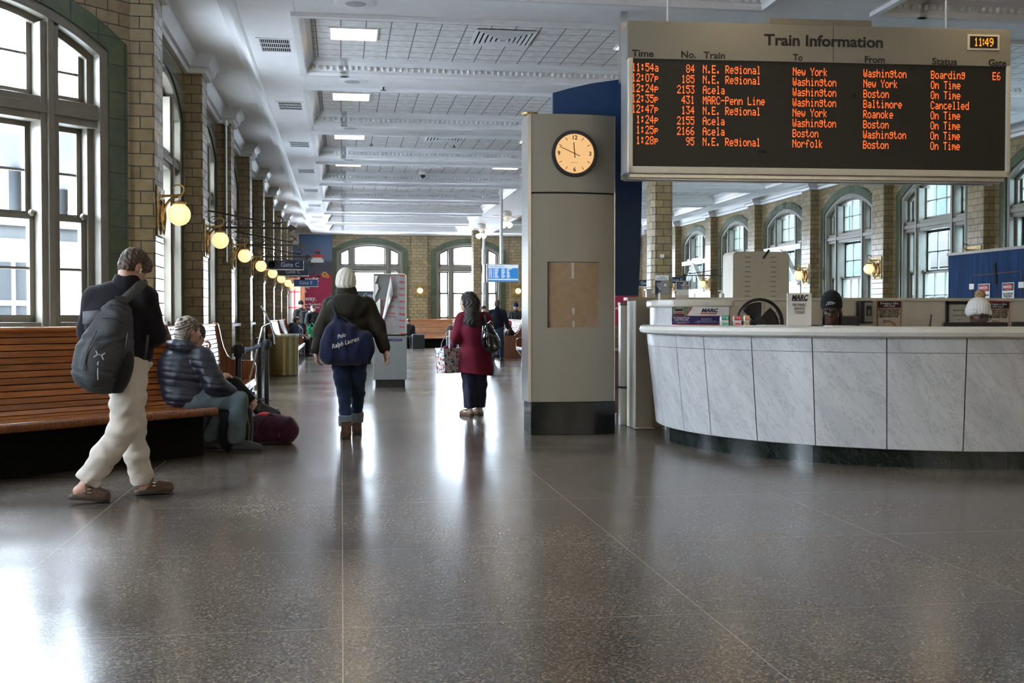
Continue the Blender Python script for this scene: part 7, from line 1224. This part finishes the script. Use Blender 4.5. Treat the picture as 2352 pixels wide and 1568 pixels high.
# ------------------------------------------------------------------ people farther down the hall
def walker(lab, loc, yaw, h, coat, legs, shoes, skin, face, stride=.25, hem=.88, hat=None, hair=None, arms=None, lean=0, pitch=5, e=.0, seat=False, hood=None, quilted=False):
    """standing, walking or seated figure of height h; face = clockwise turn from looking along its local +y"""
    t = person(lab, loc, yaw); r = np.array; k = h/1.75; vx = .010
    B = Matrix.Rotation(-math.radians(face), 3, 'Z'); rr = lambda x, y, z: np.array(B @ Vector((x*k, y*k, z*k))); dz = -.47 if seat else 0; Hd = rr(0, .03+lean, 1.62+dz); R = rotzx(face, pitch)
    f = Fld((-.75,-.75,0),(.75,.75,h*(.80 if seat else 1.03)+.1),vx); head(f, Hd, R, k); f.cone(Hd+R@r((0,-.02,-.06))*k, rr(0,lean*.9,1.45+dz), .055*k, .062*k, .02); f.cone(rr(0,lean*.5,1.22+dz), rr(0,0,.98+dz), .118*k, .115*k, .05); f.cone(rr(-.15,lean*.9,1.40+dz), rr(.15,lean*.9,1.40+dz), .06*k, .06*k)
    if seat: Lg = [[rr(s*.09,0,.47), rr(s*.10,.42,.46), rr(s*.10,.40,.08)] for s in (-1,1)]
    else: Lg = [[rr(s*.09,0,.92), rr(s*.085,s*stride*.35+.04,.50), rr(s*.08,s*stride,.09)] for s in (-1,1)]
    A = arms or [[(-.19,0,1.39),(-.24,-.03,1.12),(-.24,.06,.87)],[(.19,0,1.39),(.24,-.03,1.12),(.24,.06,.87)]]; A = [[rr(x,y+lean*.9*(i == 0),z+dz) for i, (x,y,z) in enumerate(a)] for a in A]
    for l in Lg: f.chain(l, [.085*k,.055*k,.04*k])
    for i, a in enumerate(A): f.chain(a, [.048*k,.04*k,.03*k]); d = a[2]-a[1]; hand(f, a[2], d, rr(1-2*i,.2,0), 1-2*i, 24, k)
    f.mesh('body', skin, t)
    f = Fld((-.75,-.75,.02),(.75,.75,h*.66),.011)
    f.cone(rr(-.06,0,.93+dz), rr(.06,0,.93+dz), .125*k, .125*k, .04)
    for l in Lg: f.chain([l[0], l[1], l[2]+r((0,0,.03))], [.105*k,.082*k,.068*k], .03)
    f.warp(folds(.004,16,24)); f.cutz(.07*k, False); f.mesh('trousers', legs, t)
    for l in Lg:
        d = rr(.0,1,0); d = d/np.linalg.norm(d); hl = r((l[2][0],l[2][1],0))-d*.07*k; to = hl+d*.27*k; f = Fld(np.minimum(hl,to)-.12, np.maximum(hl,to)+.2, .009); shoe(f, hl, to, .045*k, .09*k); f.cutz(.003, False); f.mesh('shoe', shoes, t)
    f = Fld((-.75,-.75,.25),(.75,.75,h*.95),.010); f.cone(rr(0,lean*.6,1.24+dz), rr(0,0,hem+.12+dz), (.19+e)*k, (.20+e)*k, .05, (1,.78,1)); f.cone(rr(-.145,lean*.9,1.395+dz), rr(.145,lean*.9,1.395+dz), (.085+e*.5)*k, (.085+e*.5)*k, .04); f.cone(rr(0,lean*.9,1.42+dz), rr(0,lean,1.49+dz), .085*k, .078*k, .03)
    for a in A: f.chain([a[0], a[1], a[1]+(a[2]-a[1])*.85], [(.08+e*.4)*k,(.072+e*.4)*k,.052*k], .03)
    if hood: f.ell(rr(0,-.11+lean,1.45+dz), (.14*k,.09*k,.10*k), .05)
    if quilted: f.warp(quilt(.009,.09))
    f.warp(folds(.005,13,18,.5)); f.cutz((hem+dz)*k if not seat else .36, False); f.mesh('coat', coat, t)
    g = lambda x, y, z: Hd+R@r((x,y,z))*k
    if hair:
        f = Fld(Hd-.3, Hd+.25, .008); f.ell(g(0,-.02,.04),r((.084,.104,.092))*k,.01,R); f.ell(g(0,-.05,-.02),r((.08,.065,.08))*k,.03,R); f.ell(g(0,.11,-.03),r((.065,.055,.09))*k,.01,R,True)
        if hair[1] == 'bald': f.ell(g(0,.0,.12),r((.075,.10,.065))*k,.01,R,True)
        if hair[1] == 'long': f.cone(g(0,-.05,-.03), g(0,-.05,-.18), .08*k, .07*k, .03)
        f.mesh('hair', hair[0], t)
    if hat:
        f = Fld(Hd-.15, Hd+.28, .008); f.ell(g(0,-.012,.06),r((.092,.110,.112))*k,.01,R); c = g(0,0,.030); n = R@r((0,-.3,1)); X = f.xyz(); f.d = np.maximum(f.d, ((c[0]-X[0])*n[0]+(c[1]-X[1])*n[1]+(c[2]-X[2])*n[2]).astype(np.float32)); f.mesh('hat', hat, t)
    return t, g, rr
dk = plain('dark_shoe', (.012,.011,.011), .5); dh = plain('dark_hair', (.02,.015,.012), .45, var=.4, scale=40); gh = plain('cropped_grey_hair', (.10,.075,.06), .6, var=.4, scale=60)
walker('man in a dark navy jacket and jeans walking away past the pillar', (4.41,32.06,0), -7.8, 1.75, fab('ink_navy_jacket', (.008,.011,.022)), fab('mid_blue_denim', (.035,.060,.105), nsc=12), dk, SKIN, 14, .24, .90, hair=(gh, 'short'), arms=[[(-.19,0,1.39),(-.29,-.02,1.14),(-.33,.02,.93)],[(.19,0,1.39),(.27,.0,1.14),(.29,.12,.92)]])
t, g, rr = walker('man in a blue knit hat and grey jacket standing behind the far bench', (5.98,38.7,0), -8.6, 1.72, fab('slate_jacket', (.045,.052,.052)), fab('dark_trousers', (.012,.012,.014)), dk, SKIN, 180, .05, .80, hat=fab('royal_knit', (.008,.014,.085), bmp=.5), pitch=32, lean=.05, arms=[[(-.19,0,1.39),(-.26,.03,1.12),(-.13,.28,1.13)],[(.19,0,1.39),(.26,.03,1.12),(.13,.28,1.13)]])
m = MB(); m.sph(g(0,.105,.075), .016, 8, 6); build('hat_badge', m, M['whiteink'], t, local=True); m = MB(); m.tube([rr(-.13,.12,1.42), rr(-.14,.20,1.25), rr(-.13,.19,1.0)], .03, 6, flat=.4); m.tube([rr(.13,.12,1.42), rr(.14,.20,1.25), rr(.13,.19,1.0)], .03, 6, flat=.4); build('bag_straps', m, M['black'], t, local=True)
walker('child in a pink knit hat and dark coat sitting sideways on the far bench', (5.20,34.9,0), -8.5, 1.52, fab('dark_coat', (.010,.010,.011)), fab('dark_trousers', (.012,.012,.014)), dk, M['skindark'], 262, seat=True, hem=.80, hat=fab('pink_knit', (.72,.10,.16), bmp=.5), pitch=15, e=.02, arms=[[(-.19,0,1.39),(-.25,.08,1.12),(-.12,.33,1.10)],[(.19,0,1.39),(.25,.08,1.12),(.12,.33,1.10)]])
walker('hunched person in a dark hooded coat beyond the far bench', (4.92,39.2,0), -7, 1.62, fab('dark_navy_coat', (.009,.012,.018)), fab('dark_trousers', (.012,.012,.014)), dk, SKIN, 0, .05, .70, hat=fab('dark_navy_coat', (.009,.012,.018)), hood=True, lean=.10, pitch=25, e=.04)
walker('person in black sitting on the end wall bench right of the grey kiosk', (2.66,45.45,0), -3.5, 1.62, fab('black_cotton', (.009,.009,.010)), fab('black_cotton', (.009,.009,.010)), dk, SKIN, 180, seat=True, hem=.75, hair=(dh, 'long'), pitch=35, lean=.08, e=.03)
t, g, rr = walker('bald bearded man in a blue puffer sitting with a white cup', (-1.50,36.7,0), 2.1, 1.75, fab('blue_puffer', (.020,.032,.075), rough=.5), fab('dark_trousers', (.012,.012,.014)), dk, SKIN, 88, seat=True, hem=.80, hair=(dh, 'bald'), pitch=6, e=.05, lean=.06, hood=True, quilted=True, arms=[[(-.2,0,1.39),(-.27,.1,1.12),(-.08,.38,1.06)],[(.2,0,1.39),(.27,.1,1.12),(.09,.36,1.06)]])
c = thing('paper_cup', Vector(t.location)+Matrix.Rotation(t.rotation_euler.z, 3, 'Z') @ Vector(rr(0,.46,.62)), 'white paper cup in the hands of the bald man', 'cup'); m = MB(); m.lathe([(.033,-.05),(.045,.06),(.047,.062),(.047,.075),(.04,.08),(0,.08)], c.location, 16); build('body', m, M['paper'], c)
f = Fld(np.array(g(0,.06,-.07))-.12, np.array(g(0,.06,-.07))+.12, .008); f.ell(g(0,.055,-.085),(.055,.052,.042),.01); f.mesh('beard', dh, t)
t, g, rr = walker('man in a dark grey coat and black backpack standing by the poster', (-1.40,40.1,0), 2, 1.80, fab('charcoal_coat', (.022,.022,.021)), fab('dark_trousers', (.012,.012,.014)), dk, SKIN, -25, .05, .72, hat=fab('black_knit_far', (.009,.009,.010)), e=.03, pitch=10)
b = thing('backpack', t.location, 'black backpack worn by the man in the charcoal coat', 'backpack', rz=t.rotation_euler.z); f = Fld((-.45,-.5,.8),(.5,.3,1.6),.01); f.rbox(rr(.03,-.24,1.19),(.16,.11,.24),.07,.03,np.array(Matrix.Rotation(math.radians(25),3,'Z'))); f.warp(folds(.006,14,14)); f.mesh('bag_body', fab('black_nylon', (.008,.009,.012)), b)
m = MB(); m.tube([rr(.12,-.17,1.42), rr(.13,-.02,1.49), rr(.12,.12,1.36)], .025, 6, flat=.4); m.tube([rr(-.10,-.17,1.42), rr(-.11,-.02,1.49), rr(-.11,.12,1.36)], .025, 6, flat=.4); build('strap', m, M['black'], b, local=True)
t, g, rr = walker('woman in a black hooded coat standing by the crimson poster', (-.98,39.0,0), 1.5, 1.66, fab('black_wool_coat', (.011,.011,.011)), fab('dark_trousers', (.012,.012,.014)), dk, SKIN, 150, .04, .42, hair=(dh, 'short'), hood=True, pitch=22, e=.03, arms=[[(-.19,0,1.39),(-.25,.0,1.12),(-.20,.16,.92)],[(.19,0,1.39),(.25,.02,1.12),(.2,.18,.95)]])
f = Fld(np.array(g(0,0,-.13))-.2, np.array(g(0,0,-.13))+.2, .009); f.cone(g(-.07,-.03,-.15), g(.07,-.03,-.15), .06, .06, .02); f.cone(g(-.08,.0,-.06), g(-.07,-.06,.06), .03, .03, .02); f.warp(lambda x, y, z: .006*np.sin(90*x)*np.sin(80*z+50*y)); f.mesh('fur_collar', plain('grey_fur', (.20,.18,.16), .8, var=.5, scale=40), t)
b = thing('green_tote', Vector(t.location)+Vector((-.02,-.25,.56)), 'bright green tote bag carried by the woman in the black coat', 'bag'); c = b.location; m = MB(); m.prism([(-.12,0),(.12,0),(.135,.36),(-.135,.36)], -.05, .05); m.v = [(c.x+p[0], c.y+p[2], c.z+p[1]) for p in m.v]; build('bag_body', m, fab('green_bag', (.0,.22,.07), var=.15), b, bevel=.01); m = MB(); m.tube([c+Vector(p) for p in ((-.07,-.05,.34),(-.05,-.04,.45),(.0,0,.49),(.05,-.04,.45),(.07,-.05,.34))], .010, 6); build('handle', m, fab('green_bag', (.0,.22,.07)), b)
flush_text()
